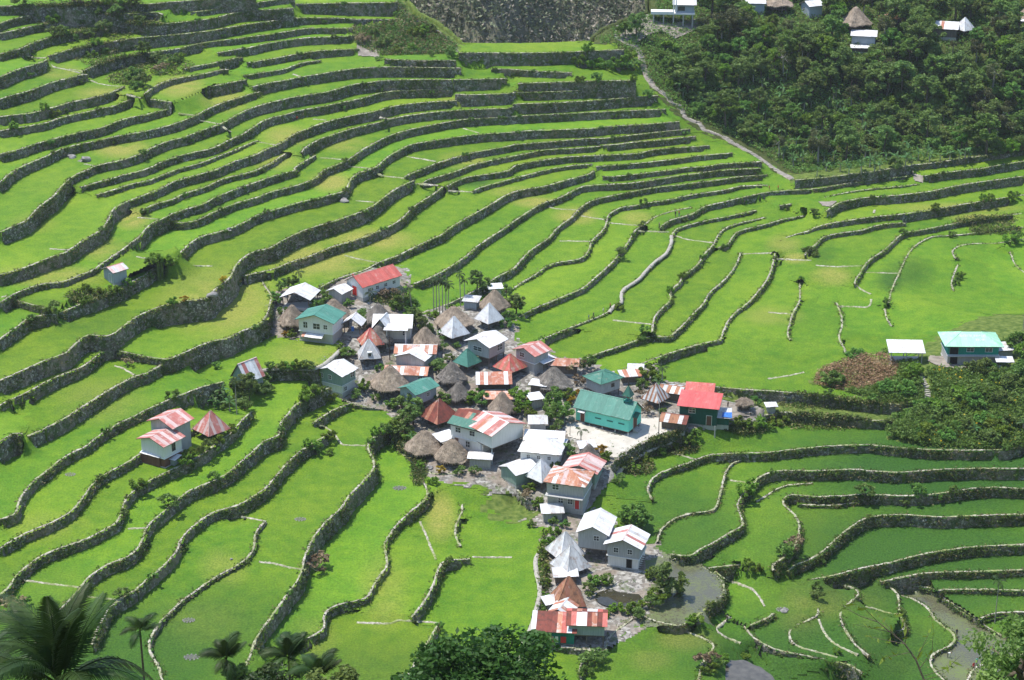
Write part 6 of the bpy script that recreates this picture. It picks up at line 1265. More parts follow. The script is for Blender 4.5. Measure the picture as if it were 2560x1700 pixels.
for (t, x, y, kd, sc) in VS:
    p = P3(t, x, y); _, lab, cat, grp = SL[kd]; put(pr.choice(TREE[kd]), p, pr.uniform(0, 6.28), sc, lab, cat, grp)
# small tufty bushes along the walls
wb = 0
WORD = WALLPTS[:]; pr.shuffle(WORD)
for (Q, nq, zt, h, nm) in WORD:
    for k in range(len(Q)):
        if h[k] > 1.2 and pr.random() < .02 and wb < 260:
            f = pr.choice((0., .1, .4, .8)); q = Q[k]+nq[k]*(.3+.14*h[k]*f); z = zt[k]-h[k]*f
            if not (0 < to_px(q[0], q[1], z)[0] < 2560): continue
            put(pr.choice(TREE['wallbush']), (q[0], q[1], z-.15), pr.uniform(0, 6.28), pr.uniform(.45, .95), 'low bush sprouting from a terrace wall', 'shrub', 'bushes sprouting from terrace walls'); wb += 1
# bananas in and near the village
for (t, x, y) in (('20',2090,600),('20',2010,600),('20',1980,640),('20',2120,660),('21',1440,960),('23',1900,880),('23',2350,850),('22',1350,470),('20',2050,560)):
    banana(P3(t, x, y), pr.uniform(.8, 1.1), 'banana plant with broad leaves', 'banana plants near the village', pr)
# ---- weeds hanging on the walls, grass on their caps: far too many to count
r8 = np.random.default_rng(8); WC, DC = [], []
def nz2(x, y): return np.sin(x*.21+1.3*np.sin(y*.17))+np.sin(y*.26+1.7*np.sin(x*.13))+.7*np.sin(x*.71+y*.53)
for (Q, nq, zt, h, nm) in WALLPTS:
    n = len(Q); lush = 3.6 if nm[0] in 'EF' else 2.3; per = np.clip(h*2.2, .8, 9)*lush
    idx = np.repeat(np.arange(n), r8.poisson(per)); m = len(idx); f = r8.uniform(0, 1, m)**1.35
    den = nz2(Q[idx, 0], Q[idx, 1]); keep = r8.uniform(size=m) < np.clip((.62 if nm[0] in 'EF' else .42)+.28*den-.12*f, .06, .97); idx, f = idx[keep], f[keep]; m = len(idx)
    P = np.c_[Q[idx]+nq[idx]*(.24+.14*h[idx]*f+r8.uniform(0, .18, m))[:, None]+r8.normal(0, .25, (m, 2)), zt[idx]+.15-h[idx]*f]
    dry = r8.uniform(size=m) < .20+.15*np.clip(-den[keep], 0, 1); WC.append(P[~dry]); DC.append(P[dry])
    idx = np.repeat(np.arange(n), r8.poisson(1.5, n)); m = len(idx)
    P = np.c_[Q[idx]+nq[idx]*r8.uniform(-.75, .3, m)[:, None]+r8.normal(0, .2, (m, 2)), zt[idx]+r8.uniform(.05, .22, m)]
    dry = r8.uniform(size=m) < .45; WC.append(P[~dry]); DC.append(P[dry])
def clump(C, k, spread, size, r, flat=.5, up=.6):
    return leaves(np.repeat(C, k, 0)+r.normal(0, 1, (len(C)*k, 3))*np.array([spread, spread, spread*.8]), size, r, flat, 1.8, up)
def stuff(name, C, k, spread, size, mat, label, cat, flat=.5):
    V, Fq = clump(C, k, spread, size, r8, flat); o = link(name, fast_mesh(name, V, Fq), MAT[mat]); tag(o, label, cat, None, 'stuff'); return o
WC, DC = np.concatenate(WC), np.concatenate(DC)
stuff('wall_weeds', WC, 4, .16, .24, 'weed', 'green weeds and ferns hanging over the terrace walls', 'weeds')
stuff('dry_grass', DC, 3, .15, .22, 'drygrass', 'dry yellow grass along the terrace walls and bunds', 'grass')
# undergrowth on the spur, the knoll and the ridge
def scatter(poly, fz, n, r, cond=None):
    x = r.uniform(poly[:, 0].min(), poly[:, 0].max(), n); y = r.uniform(poly[:, 1].min(), poly[:, 1].max(), n); ok = in_poly(x, y, poly)
    if cond is not None: ok &= cond(x, y)
    x, y = x[ok], y[ok]; z = fz(x, y); X, Y = at_z(x, y, z); return np.c_[X, Y, np.maximum(z, H(X, Y))]
C = scatter(FP, PATCH[1][1], 26000, r8); C[:, 2] += r8.uniform(.1, .9, len(C))
stuff('undergrowth', C, 5, .45, .42, 'lf_mid', 'dense green undergrowth covering the forested spur', 'undergrowth')
KP = PATCH[2][2][0]
KSH = [make_tree('knoll_bush', 21, 1.9, 1.6, 1.9, 22, 48, .28, 'lf_mid', shrub=True), make_tree('knoll_bush', 22, 1.7, 1.7, 1.6, 22, 48, .28, 'lf_dark', shrub=True), make_tree('knoll_bush', 23, 1.7, 1.4, 1.6, 20, 44, .28, 'lf_lime', shrub=True)]
isfern = lambda x, y: (((x-2125)/125)**2+((y-925)/52)**2 < 1)
isyard = lambda x, y: (x > 2310) & (y < 925) & (y > 870) | (x > 2215) & (x < 2320) & (y > 860) & (y < 905)
C = scatter(KP, PATCH[2][1], 30000, r8, lambda x, y: ~isfern(x, y) & ~isyard(x, y) & ~((abs(x-np.interp(y, [915, 960, 1010], [2300, 2318, 2318])) < 14) & (y < 1015))); C[:, 2] += r8.uniform(.1, .75, len(C))
stuff('knoll_undergrowth', C, 6, .4, .36, 'lf_mid', 'thick green scrub covering the knoll below the inn', 'undergrowth')
fl = C[(to_px(C[:, 0], C[:, 1], C[:, 2])[0] > 2300)]; fl = fl[r8.uniform(size=len(fl)) < .02]; fl[:, 2] += .45
stuff('yellow_flowers', fl, 3, .14, .22, 'flower', 'yellow blossoms dotted over the scrub below the inn', 'flowers')
kr_ = random.Random(77)
for _ in range(95):
    x_, y_ = kr_.uniform(2060, 2590), kr_.uniform(880, 1110)
    if not in_poly(np.array([x_]), np.array([y_]), KP)[0] or isyard(np.array([x_]), np.array([y_]))[0] or abs(x_-np.interp(y_, [915, 960, 1010], [2300, 2318, 2318])) < 20 and y_ < 1015: continue
    if isfern(np.array([x_]), np.array([y_]))[0] and kr_.random() < .85: continue
    put(kr_.choices(KSH, [6, 2, 2])[0], hit(x_, y_), kr_.uniform(0, 6.28), kr_.uniform(.9, 1.7), 'rounded green bush in the knoll scrub', 'shrub', 'bushes of the knoll scrub')
C = scatter(KP, PATCH[2][1], 16000, r8, isfern); C[:, 2] += r8.uniform(.05, .4, len(C))
MAT['fernleaf'] = leafmat('brown_fern', (.25, .17, .075), (.37, .26, .125), (.46, .36, .19), .2, .3)
stuff('brown_ferns', C, 6, .35, .30, 'fernleaf', 'rust-brown dry ferns on the knoll beside the shelter', 'ferns')
C = scatter(PATCH[3][2][0], PATCH[3][1], 6000, r8); C[:, 2] += r8.uniform(.05, .5, len(C)); h2 = r8.uniform(size=len(C)) < .45
stuff('ridge_grass', C[~h2], 6, .4, .36, 'weed', 'tall green grass and scrub on the ridge by the steps', 'grass'); stuff('ridge_dry_grass', C[h2], 5, .4, .36, 'drygrass', 'straw-coloured grass on the ridge by the steps', 'grass')
# overgrown fallow strips on the upper slope and garden green in the village
def px_blob(lst, n, r):
    out = []
    for (t, x, y, rx, ry) in lst:
        a = r.uniform(0, 6.283, n); q = r.uniform(0, 1, n)**.5; X = x+rx*q*np.cos(a); Y = y+ry*q*np.sin(a)
        for u, v in zip(X, Y): out.append(hit(*tp(t, u, v)))
    return np.array(out)
C = px_blob([('00',600,80,420,70),('00',1050,60,280,60),('00',650,220,330,60),('00',850,340,380,70),('00',1300,240,200,50),('00',900,520,220,90),('00',1150,600,260,70),('00',1500,620,280,90),('00',1180,730,200,60),('13',2000,480,300,50),('13',2100,560,250,40),('23',700,600,600,45),('23',500,780,450,60),('22',1500,1010,240,60),('22',1150,1190,160,60),('22',2150,830,180,50),('32',300,600,40,400),('10',850,1180,260,70),('11',1250,1200,200,50),('21',350,330,200,40),('21',1350,900,90,150),('21',1500,1200,60,150)], 330, r8)
C[:, 2] += r8.uniform(.05, .5, len(C)); h2 = r8.uniform(size=len(C)) < .28
stuff('fallow_scrub', C[~h2], 6, .38, .32, 'weed', 'green scrub and grass overgrowing the banks and fallow strips', 'scrub'); stuff('fallow_dry_grass', C[h2], 5, .38, .32, 'drygrass', 'dry tan grass on the banks and fallow strips', 'grass')

# litter of stones and timber on the village ground, too small and many to count
vp = PATCH[0][2][0]; C = scatter(vp, zvill, 5200, r8); C = C[r8.uniform(size=len(C)) < .8]
n = len(C); L2 = np.where(r8.uniform(size=n) < .25, r8.uniform(.5, 1.6, n), r8.uniform(.12, .4, n)); W2 = np.where(L2 > .45, .07, L2*.75); H2 = np.where(L2 > .45, .06, L2*.5); a = r8.uniform(0, 6.283, n); cx, sx = np.cos(a), np.sin(a)
base = np.array([(-1,-1,-.6),(1,-1,-.6),(1,1,-.6),(-1,1,-.6),(-.7,-.7,1),(.7,-.7,1),(.7,.7,1),(-.7,.7,1)])*.5
P_ = base[None]*np.stack([L2, W2, H2], 1)[:, None]; V = np.stack([P_[..., 0]*cx[:, None]-P_[..., 1]*sx[:, None], P_[..., 0]*sx[:, None]+P_[..., 1]*cx[:, None], P_[..., 2]+.04], -1)+C[:, None]
fb = np.array([(4,5,6,7),(0,1,5,4),(1,2,6,5),(2,3,7,6),(3,0,4,7)]); Fq = (np.arange(n)[:, None, None]*8+fb[None]).reshape(-1, 4)
tag(link('ground_litter', fast_mesh('ground_litter', V.reshape(-1, 3), Fq), MAT['rock']), 'loose stones and bits of timber strewn over the village ground', 'litter', None, 'stuff')
C = scatter(vp, zvill, 3600, r8); C = C[nz2(C[:, 0]*1.6, C[:, 1]*1.6) > .3]; C[:, 2] += r8.uniform(.02, .25, len(C))
stuff('yard_weeds', C, 4, .25, .22, 'weed', 'low weeds growing between the village houses', 'weeds')
# ------------------------------------------------------------------ the mountainside across the valley
nx, ny = 150, 70; X = np.linspace(-420, 620, nx); Yv = np.linspace(0, 1, ny); GX_, GT = np.meshgrid(X, Yv)
YY = 770+380*GT+22*np.sin(GX_*.021+1.)+14*np.sin(GX_*.055)-40*np.exp(-((GX_-20)/60)**2)*0
ZZ = -70+310*GT+9*np.sin(GX_*.05+GT*9)+6*np.sin(GX_*.13+GT*17)+14*np.sin(GX_*.031+2)*np.sin(GT*5)
gul = np.abs(np.sin(GX_*.033+.7*np.sin(GT*4))); YY += 26*(gul**.5)
V = np.c_[GX_.ravel(), YY.ravel(), ZZ.ravel()]; I = np.arange(nx*ny).reshape(ny, nx)
MAT['farhill'] = simple('brushy_mountain', (.085, .090, .058), (.19, .185, .125), .05, .95, .1, .8, world=True)
tag(link('mountainside', fast_mesh('mountainside', V, np.c_[I[:-1, :-1].ravel(), I[:-1, 1:].ravel(), I[1:, 1:].ravel(), I[1:, :-1].ravel()], True), MAT['farhill']), kind='structure')
r9 = np.random.default_rng(9); n = 30000; a = r9.uniform(.30*nx, .60*nx, n); b = r9.uniform(.08*ny, .42*ny, n); i0, j0 = a.astype(int), b.astype(int)
fa, fb = a-i0, b-j0
def bil(G): return G[j0, i0]*(1-fa)*(1-fb)+G[j0, i0+1]*fa*(1-fb)+G[j0+1, i0]*(1-fa)*fb+G[j0+1, i0+1]*fa*fb
C = np.c_[bil(GX_), bil(YY)-.4, bil(ZZ)+.4]
den = np.sin(C[:, 0]*.05+C[:, 2]*.06)+np.sin(C[:, 0]*.11-C[:, 2]*.04+2); kd = r9.uniform(size=n)
MAT['far1'] = leafmat('far_brush', (.06, .080, .042), (.115, .14, .068), (.19, .20, .11), .15, .05); MAT['far2'] = leafmat('far_dry_brush', (.16, .145, .11), (.25, .22, .175), (.34, .30, .25), .15, .05)
for nm, m_, mt, lab in (('far_brush', kd < .72, 'far1', 'dusty green brush covering the mountainside across the valley'), ('far_dry_brush', kd >= .72, 'far2', 'dry grey-brown brush on the mountainside across the valley')):
    V, Fq = clump(C[m_], 5, .9, 1.1, r9, .7); tag(link(nm, fast_mesh(nm, V, Fq), MAT[mt]), lab, 'brush', None, 'stuff')

# ------------------------------------------------------------------ thin mountain air
bx = boxes([(-1200, 1400, -80, 1500, -260, 330)]); hz = link('haze', mesh('haze', *bx)); tag(hz, 'thin pale mountain haze filling the valley air', 'haze', None, 'stuff')
hm = bpy.data.materials.new('haze'); hm.use_nodes = True; hn = hm.node_tree.nodes; hn.remove(hn['Principled BSDF'])
pv = hn.new('ShaderNodeVolumePrincipled'); pv.inputs['Color'].default_value = (.86, .91, .97, 1); pv.inputs['Density'].default_value = .00006; pv.inputs['Anisotropy'].default_value = .2
hm.node_tree.links.new(pv.outputs[0], hn['Material Output'].inputs['Volume']); hz.data.materials.append(hm)
try: hm.cycles.homogeneous_volume = True
except Exception: pass
# ------------------------------------------------------------------ yard, water, paths
def drape(name, px_poly, mat, lift, step=4., kind='structure', flat=None):
    P = np.asarray(px_poly, float); gx, gy = np.meshgrid(np.arange(P[:, 0].min(), P[:, 0].max()+step, step), np.arange(P[:, 1].min(), P[:, 1].max()+step*.5, step*.5))
    ins = in_poly(gx+step/2, gy+step/4, P); h, w2 = gx.shape; pts = {}
    V, Fq = [], []
    def vid(j, i):
        if (j, i) not in pts:
            if flat is None: x, y, z = hit(gx[j, i], gy[j, i])
            else: z = flat; x, y = [float(q) for q in at_z(gx[j, i], gy[j, i], z)]
            pts[(j, i)] = len(V); V.append((x, y, z+lift))
        return pts[(j, i)]
    for j in range(h-1):
        for i in range(w2-1):
            if ins[j, i]: Fq.append((vid(j+1, i), vid(j+1, i+1), vid(j, i+1), vid(j, i)))
    o = link(name, mesh(name, V, Fq, smooth=True), mat); tag(o, kind=kind); return o
drape('chapel_yard', T("22:470,810 600,760 900,870 1010,890 1180,800 1190,730 1380,720 1400,800 1600,835 1450,865 1300,905 1150,965 1050,1025 960,1095 900,1080 850,1010 760,960 640,930 520,900"), MAT['plaza'], .09)
for k_, s_ in enumerate(("02:1000,330 1080,250 1240,160 1300,200 1480,230 1700,190 1740,260 1600,330 1500,370 1400,300 1260,330 1150,410 1000,380","01:1390,562 1840,562 1840,610 1430,622","01:930,375 1130,375 1140,530 940,520","13:465,300 640,292 570,345 500,335","13:1330,35 1430,60 1430,125 1350,105","22:1950,640 2060,600 2250,690 2100,735 1990,730","23:1490,150 1640,160 1700,235 2000,240 2120,235 2000,280 1760,285 1560,240 1470,200")):
    drape('bare_earth', T(s_), MAT['earth'], .2 if k_ else .4, 3.)
zp = H(*at_z(*tp('32',980,810), -9.6)); a_ = np.linspace(0, 6.283, 40)[:-1]
def water(name, P, z, mat):
    P = smooth(resample(np.vstack([P, P[:1]]), 6.)[0], 2); x, y = at_z(P[:, 0], P[:, 1], z); V = [(float(u), float(v), z) for u, v in zip(x, y)][:-1]
    tag(link(name, mesh(name, V, [tuple(range(len(V)))[::-1]]), mat), kind='structure')
water('pond_water', np.c_[640*2+(985+225*np.cos(a_)+15*np.sin(3*a_))*K, 425*3+(812+88*np.sin(a_)+8*np.cos(2*a_))*K], float(hit(*tp('32',985,840))[2])+.14, MAT['mud'])
water('silt_pond', T("32:1915,1435 1960,1405 1990,1378 2060,1392 2120,1376 2190,1400 2230,1432 2300,1445 2340,1490 2400,1520 2440,1600 2430,1680 1880,1680 1895,1590 1870,1530 1905,1480"), float(max(hit(*tp('32',2100,1450))[2], hit(*tp('32',2000,1520))[2], hit(*tp('32',2250,1540))[2]))+.3, MAT['silt'])
def steps(name, pts, label, cat, n_px, wid=1.1, mat='cap', sz=.32, grp=None):
    P, _ = resample(pts, n_px); Q = np.array([hit(x, y) for x, y in P]); g = np.gradient(Q[:, :2], axis=0)
    o = empty(name, tuple(Q[-1])); tag(o, label, cat, grp)
    V, Fc = boxes([(-sz/2, sz/2, -wid/2, wid/2, -.35, .14)]); me = mesh('step', V, Fc); me.materials.append(MAT['paleslab'])
    for k in range(len(Q)):
        s = link('step', me, (), o); s.location = Vector(Q[k])-Vector(Q[-1])+Vector((0, 0, random.uniform(0, .05))); s.rotation_euler = (random.uniform(-.06, .06), random.uniform(-.06, .06), math.atan2(g[k, 1], g[k, 0])+random.uniform(-.15, .15)); s.scale = (random.uniform(.8, 1.2), random.uniform(.8, 1.15), 1)
MAT['paleslab'] = simple('pale_slab', (.27, .255, .215), (.42, .395, .34), 2., .95, .1, .4)
steps('stepped_path', T("02:1160,440 1175,480 1200,580 1240,690 1300,800 1400,860 1470,945 1545,980 1570,1060 1610,1090 1720,1130 1750,1190 1850,1225 1930,1250 2050,1330 2200,1410 2361,1520|13:100,20 235,85"), 'pale stone steps climbing the spur edge from the paddies to the forest', 'steps', 4.2, 1.15, sz=.36)
P, _ = resample(T("02:1000,360 1060,395 1160,430 1175,480 1200,580 1240,690 1300,800 1400,860 1470,945 1545,980 1570,1060 1610,1090 1720,1130 1750,1190 1850,1225 1930,1250 2050,1330 2200,1410 2361,1520|13:100,20 235,85"), 5.); P = smooth(P, 2); Q = np.array([hit(x, y) for x, y in P]); Q[:, 2] = np.convolve(np.pad(Q[:, 2], 2, mode='edge'), np.ones(5)/5, 'valid')+.1; g = np.gradient(Q[:, :2], axis=0); g /= np.maximum(np.hypot(g[:, 0], g[:, 1]), 1e-6)[:, None]; N = np.c_[g[:, 1], -g[:, 0]]; n = len(Q)
rows_ = np.array([np.c_[Q[:, :2]+N*(o_+rng.normal(0, .12, n))[:, None], Q[:, 2]+dz] for o_, dz in ((-1.2, -.7), (-1.0, .0), (1.0, .0), (1.2, -.7))]); I = np.arange(4*n).reshape(4, n)
tag(link('spur_footpath', fast_mesh('spur_footpath', rows_.reshape(-1, 3), np.concatenate([np.c_[I[k, :-1], I[k+1, :-1], I[k+1, 1:], I[k, 1:]] for k in range(3)])), MAT['earth']), kind='structure')
steps('upper_path', T("02:1250,142 1130,200 980,242 955,290 965,360 1060,395 1155,425"), 'pale stepped path curling up to the concrete deck', 'steps', 4.0, 1.3, sz=.42)
steps('ridge_path', T("01:1305,15 1350,100 1400,150 1520,210 1620,250 1700,310 1790,380 1840,440 1860,480"), 'stony path running down the ridge at the end of the upper terraces', 'steps', 3.6, 1.0, sz=.4)
steps('knoll_steps', T("23:1375,280 1400,330 1430,400 1475,440 1475,500 1455,560"), 'rough stone stairs climbing the knoll towards the inn', 'steps', 5.5, 1.6, sz=.42)
for nm, s_, lab in (('village_path', "32:90,1310 130,1190 200,1050 230,930 270,780 265,680 240,570 222,450 260,390 330,310 350,225", 'smooth pale path along the paddy rim beside the lower huts'), ('yard_path', "22:700,1555 780,1440 880,1310 1000,1200 1060,1140 1180,1060 1300,1000 1450,945 1600,880 1750,812", 'pale path curving below the stone wall of the chapel yard'), ('paddy_path', "21:0,285 150,262 350,260 530,268 640,215 720,150 790,80 805,40", 'pale path around the rounded paddy by the green-walled house'), ('terrace_path', "12:905,1310 935,1255 1030,1215 1010,1150 1025,1105 1090,1060 1180,1005 1240,930 1330,840 1440,760 1480,670 1478,600", 'bright pale path on the wall top where people walk')):
    P, _ = resample(T(s_), 6.); P = smooth(P, 2); L = [l_ for l_ in LN if l_['name'] == {'village_path': 'F1', 'yard_path': 'V5', 'paddy_path': 'A46', 'terrace_path': 'C7'}[nm]][0]
    d2 = ((P[:, None]-L['P'][None])**2).sum(-1).argmin(1); z = L['z'][d2]+.30; x, y = at_z(P[:, 0], P[:, 1], z); Q = np.c_[x, y]; g = np.gradient(Q, axis=0); g /= np.hypot(g[:, 0], g[:, 1])[:, None]; N = np.c_[g[:, 1], -g[:, 0]]; n = len(Q)
    rows_ = np.array([np.c_[Q+N*(o_+rng.normal(0, .05, n))[:, None], z+dz] for o_, dz in ((-.75, -.4), (-.62, 0), (.12, 0), (.24, -.4))]); I = np.arange(4*n).reshape(4, n)
    o = link(nm, fast_mesh(nm, rows_.reshape(-1, 3), np.concatenate([np.c_[I[k, :-1], I[k+1, :-1], I[k+1, 1:], I[k, 1:]] for k in range(3)])), MAT['paleslab']); tag(o, kind='structure')
# ------------------------------------------------------------------ boulders, pits, poles
def boulder_mesh(seed):
    r = np.random.default_rng(seed); bm = bmesh.new(); bmesh.ops.create_icosphere(bm, subdivisions=3, radius=1.)
    d = r.normal(size=(10, 3)); d /= np.linalg.norm(d, axis=1)[:, None]
    for v in bm.verts:
        p = np.array(v.co); q = p.copy()
        for k in d: t = (p@k)-.72; q = q-k*max(0, t)*.9
        v.co = q*(1+.06*math.sin(7*p[0]+seed)*math.sin(5*p[1]))
    me = bpy.data.meshes.new('boulder'); bm.to_mesh(me); bm.free(); me.materials.append(MAT['rock']); return me
BM = [boulder_mesh(k) for k in range(3)]
for k, (t, x, y, s_, lab) in enumerate((('00',660,1455,1.3,'smaller of two pale boulders lying against a terrace wall'),('00',775,1485,2.0,'larger of two boulders lying against a terrace wall'),('10',795,75,.8,'pale boulder built into a terrace wall end'),('10',1960,1320,1.5,'rounded boulder at the foot of the tall planted wall'),('11',820,290,1.5,'grey rock outcrop at the base of a terrace wall'),('21',1590,1190,1.0,'round brown boulder under the rounded thatched hut'),('30',2135,455,.35,'small white stone lying in the paddy'),('10',2120,620,.8,'flat boulder leaning on a terrace wall'),('33',150,930,.9,'pale slab beside a water hole'),('32',1290,590,1.3,'flat grey rock by the two-storey grey house'))):
    p = P3(t, x, y); o = link('boulder', BM[k % 3]); o.location = (p[0], p[1], p[2]+.1*s_); o.scale = (s_*1.1, s_*.9, s_*.6); o.rotation_euler = (0, 0, k*1.3); tag(o, lab, 'boulder', None)
for k, (t, x, y, s_) in enumerate((('30',1770,1362,1.3),('31',408,88,1.0),('21',1325,1368,1.3),('20',648,1242,.9),('33',130,920,1.1),('30',1740,1020,1.0))):
    p = P3(t, x, y); o = empty('stone_pit', p); tag(o, 'small round stone-rimmed water hole in a bright paddy', 'water hole', 'stone-rimmed water holes')
    for q in range(11):
        a = q*6.283/11; b_ = link('stone', BM[q % 3], (), o); b_.location = (math.cos(a)*s_, math.sin(a)*s_*.7, .02); b_.scale = (.22, .2, .13); b_.rotation_euler = (0, 0, a)
    link('water', mesh('water', [(math.cos(q*.5236)*s_*.9, math.sin(q*.5236)*s_*.62, .07) for q in range(12)], [tuple(range(12))]), MAT['wet'], o)
def pole(t, x, y, h, r, lab, mat='palebark', arm=True):
    p = P3(t, x, y); o = empty('utility_pole', p); tag(o, lab, 'pole'); bar('shaft', (0,0,-.5), (0,0,h), r, MAT[mat], o, 8, r*.7)
    if arm: box('crossarm', (-.6,.6,-.05,.05,h-.6,h-.48), MAT['wood'], o)
    return o
pole('22',1352,885,7.6,.11,'slim grey lamp pole standing in the chapel yard',arm=False)
pole('22',535,885,2.4,.06,'short dark post at the edge of the chapel yard','darkwood',arm=False)
pole('21',1235,190,5.2,.14,'thick dark pole beside the arched gable hut','darkwood')
pole('23',2335,60,8.5,.12,'grey power pole standing at the paddy edge beside the inn')
pole('22',128,905,6.0,.05,'thin bamboo pole behind the white hipped house',arm=False)
pole('03',2120,260,6.0,.1,'grey pole on the crest of the spur'); pole('03',128,140,5.,.08,'pale pole by the low thatched house on the spur',arm=False)
pole('22',1868,910,2.6,.16,'stout concrete post at the corner of the yard wall','concrete',arm=False)
# ------------------------------------------------------------------ people, one continuous body each
MAT['skin'] = simple('skin', (.25, .14, .09), (.30, .17, .11), 3., .6); MAT['hair'] = simple('hair', (.012, .01, .009), (.02, .017, .015), 5., .5)
CL = {c: simple('cloth_'+c, tuple(.85*v for v in rgb), rgb, 4., .9) for c, rgb in dict(red=(.55,.03,.04), white=(.72,.72,.70), blue=(.05,.10,.35), dark=(.03,.03,.04), aqua=(.25,.62,.55), khaki=(.28,.22,.14), orange=(.60,.18,.06), tan=(.45,.33,.22)).items()}
def person(t, x, y, pose, shirt, trousers, label, rz=0., s=1.0):
    J = {'pel': (0,0,.95), 'spn': (0,0,1.18), 'chs': (0,0,1.38), 'nck': (0,0,1.52), 'hd1': (0,-.01,1.60), 'hd2': (0,-.02,1.72), 'ns': (0,-.115,1.645),
     'hl': (.09,0,.90), 'kl': (.10,-.02,.50), 'al': (.10,.02,.09), 'tl': (.11,-.13,.04), 'hr': (-.09,0,.90), 'kr': (-.10,-.02,.50), 'ar': (-.10,.02,.09), 'tr': (-.11,-.13,.04),
     'sl': (.17,0,1.42), 'el': (.23,.03,1.14), 'wl': (.24,-.06,.90), 'fl': (.24,-.09,.80), 'sr': (-.17,0,1.42), 'er': (-.23,.03,1.14), 'wr': (-.24,-.06,.90), 'fr': (-.24,-.09,.80)}
    if pose == 'walk':
        J.update(kl=(.10,-.16,.52), al=(.10,-.20,.10), tl=(.11,-.36,.06), kr=(-.10,.06,.50), ar=(-.10,.26,.14), tr=(-.11,.16,.05), wl=(.23,.16,.92), fl=(.23,.20,.83), wr=(-.23,-.2,.95), fr=(-.23,-.26,.87))
    if pose == 'bend':
        for k_, (dy, dz) in dict(spn=(-.18,-.14), chs=(-.40,-.26), nck=(-.52,-.36), hd1=(-.58,-.42), hd2=(-.68,-.46), ns=(-.66,-.55), sl=(-.42,-.32), sr=(-.42,-.32), el=(-.46,-.45), er=(-.46,-.45), wl=(-.46,-.48), wr=(-.46,-.48), fl=(-.46,-.52), fr=(-.46,-.52)).items():
            p = J[k_]; J[k_] = (p[0], p[1]+dy, p[2]+dz)
    if pose == 'crouch':
        for k_ in J:
            if k_ not in ('al','ar','tl','tr','kl','kr'): J[k_] = (J[k_][0], J[k_][1]-.05, J[k_][2]-.55)
        J['kl'] = (.14,-.30,.42); J['kr'] = (-.14,-.30,.42); J['hl'] = (.09,.05,.36); J['hr'] = (-.09,.05,.36)
    E = [('pel','spn'),('spn','chs'),('chs','nck'),('nck','hd1'),('hd1','hd2'),('hd1','ns'),('pel','hl'),('hl','kl'),('kl','al'),('al','tl'),('pel','hr'),('hr','kr'),('kr','ar'),('ar','tr'),('chs','sl'),('sl','el'),('el','wl'),('wl','fl'),('chs','sr'),('sr','er'),('er','wr'),('wr','fr')]
    RD = dict(pel=.13, spn=.12, chs=.135, nck=.055, hd1=.085, hd2=.085, ns=.018, hl=.085, kl=.06, al=.042, tl=.04, hr=.085, kr=.06, ar=.042, tr=.04, sl=.06, el=.042, wl=.032, fl=.03, sr=.06, er=.042, wr=.032, fr=.03)
    ks = list(J); me = bpy.data.meshes.new('b'); me.from_pydata([J[k_] for k_ in ks], [(ks.index(a), ks.index(b)) for a, b in E], []); ob = bpy.data.objects.new('b', me); COL.objects.link(ob)
    ob.modifiers.new('s', 'SKIN')
    for k_, v in zip(ks, me.skin_vertices[0].data): v.radius = (RD[k_],)*2; v.use_root = (k_ == 'pel')
    ob.modifiers.new('u', 'SUBSURF').levels = 1
    dg = bpy.context.evaluated_depsgraph_get(); m2 = bpy.data.meshes.new_from_object(ob.evaluated_get(dg)); bpy.data.objects.remove(ob)
    m2.name = 'person'; m2.materials.clear()
    for m_ in (MAT['skin'], MAT['hair'], CL[shirt], CL[trousers]): m2.materials.append(m_)
    JP = np.array([J[k_] for k_ in ks])
    for p in m2.polygons:
        c = np.array(p.center); k_ = ks[int(((JP-c)**2).sum(1).argmin())]
        p.material_index = {'hd2': 1, 'hd1': 0, 'nck': 0, 'ns': 0, 'wl': 0, 'wr': 0, 'fl': 0, 'fr': 0, 'tl': 0, 'tr': 0}.get(k_, 2 if k_ in ('spn','chs','sl','sr','el','er') else 3); p.use_smooth = True
    q = P3(t, x, y); o = link('person', m2); o.location = (q[0], q[1], q[2]+.02); o.rotation_euler = (0, 0, rz); o.scale = (s, s, s); tag(o, label, 'person'); return o
person('12',708,1392,'walk','blue','khaki','person in blue shirt walking along the terrace wall top',1.2)
person('12',752,1372,'walk','dark','dark','person in dark clothes walking behind the one in blue',1.2)
person('12',842,1330,'walk','white','khaki','person in white shirt walking on the terrace wall top',1.2)
person('12',905,1282,'walk','red','dark','person in red shirt climbing the pale wall-top path',1.4)
person('12',1507,432,'stand','dark','dark','person in dark clothes standing beside one in orange in a small paddy',.4)
person('12',1541,430,'stand','orange','blue','person in orange top and blue trousers standing in a small paddy',-.4)
person('12',1357,545,'stand','tan','dark','person in tan shirt at the corner of a stone terrace wall',1.)
person('13',10,196,'walk','red','khaki','person in red shirt on the path below the stepped spur',1.6)
person('13',92,190,'walk','red','dark','person in dull red shirt following along the spur path',1.6)
person('01',375,1112,'bend','red','dark','person in red bending at the foot of a high terrace wall',.8)
person('33',1922,1432,'stand','aqua','dark','person in pale aqua shirt standing at the flooded paddy edge',.3)
person('33',1893,1455,'crouch','red','red','person in red crouching beside the flooded paddy',.3)
person('33',2042,1315,'bend','tan','khaki','person bending over in the flooded grey paddy',2.)
person('33',1655,1362,'bend','white','dark','person in white shirt bending against the weedy stone wall',1.2)
person('33',1738,1165,'stand','dark','dark','person in dark clothes on the rim of the green triangular paddy',-.5)
person('22',1990,630,'stand','tan','dark','person standing on the bare earth beside the bright red roof',.6)
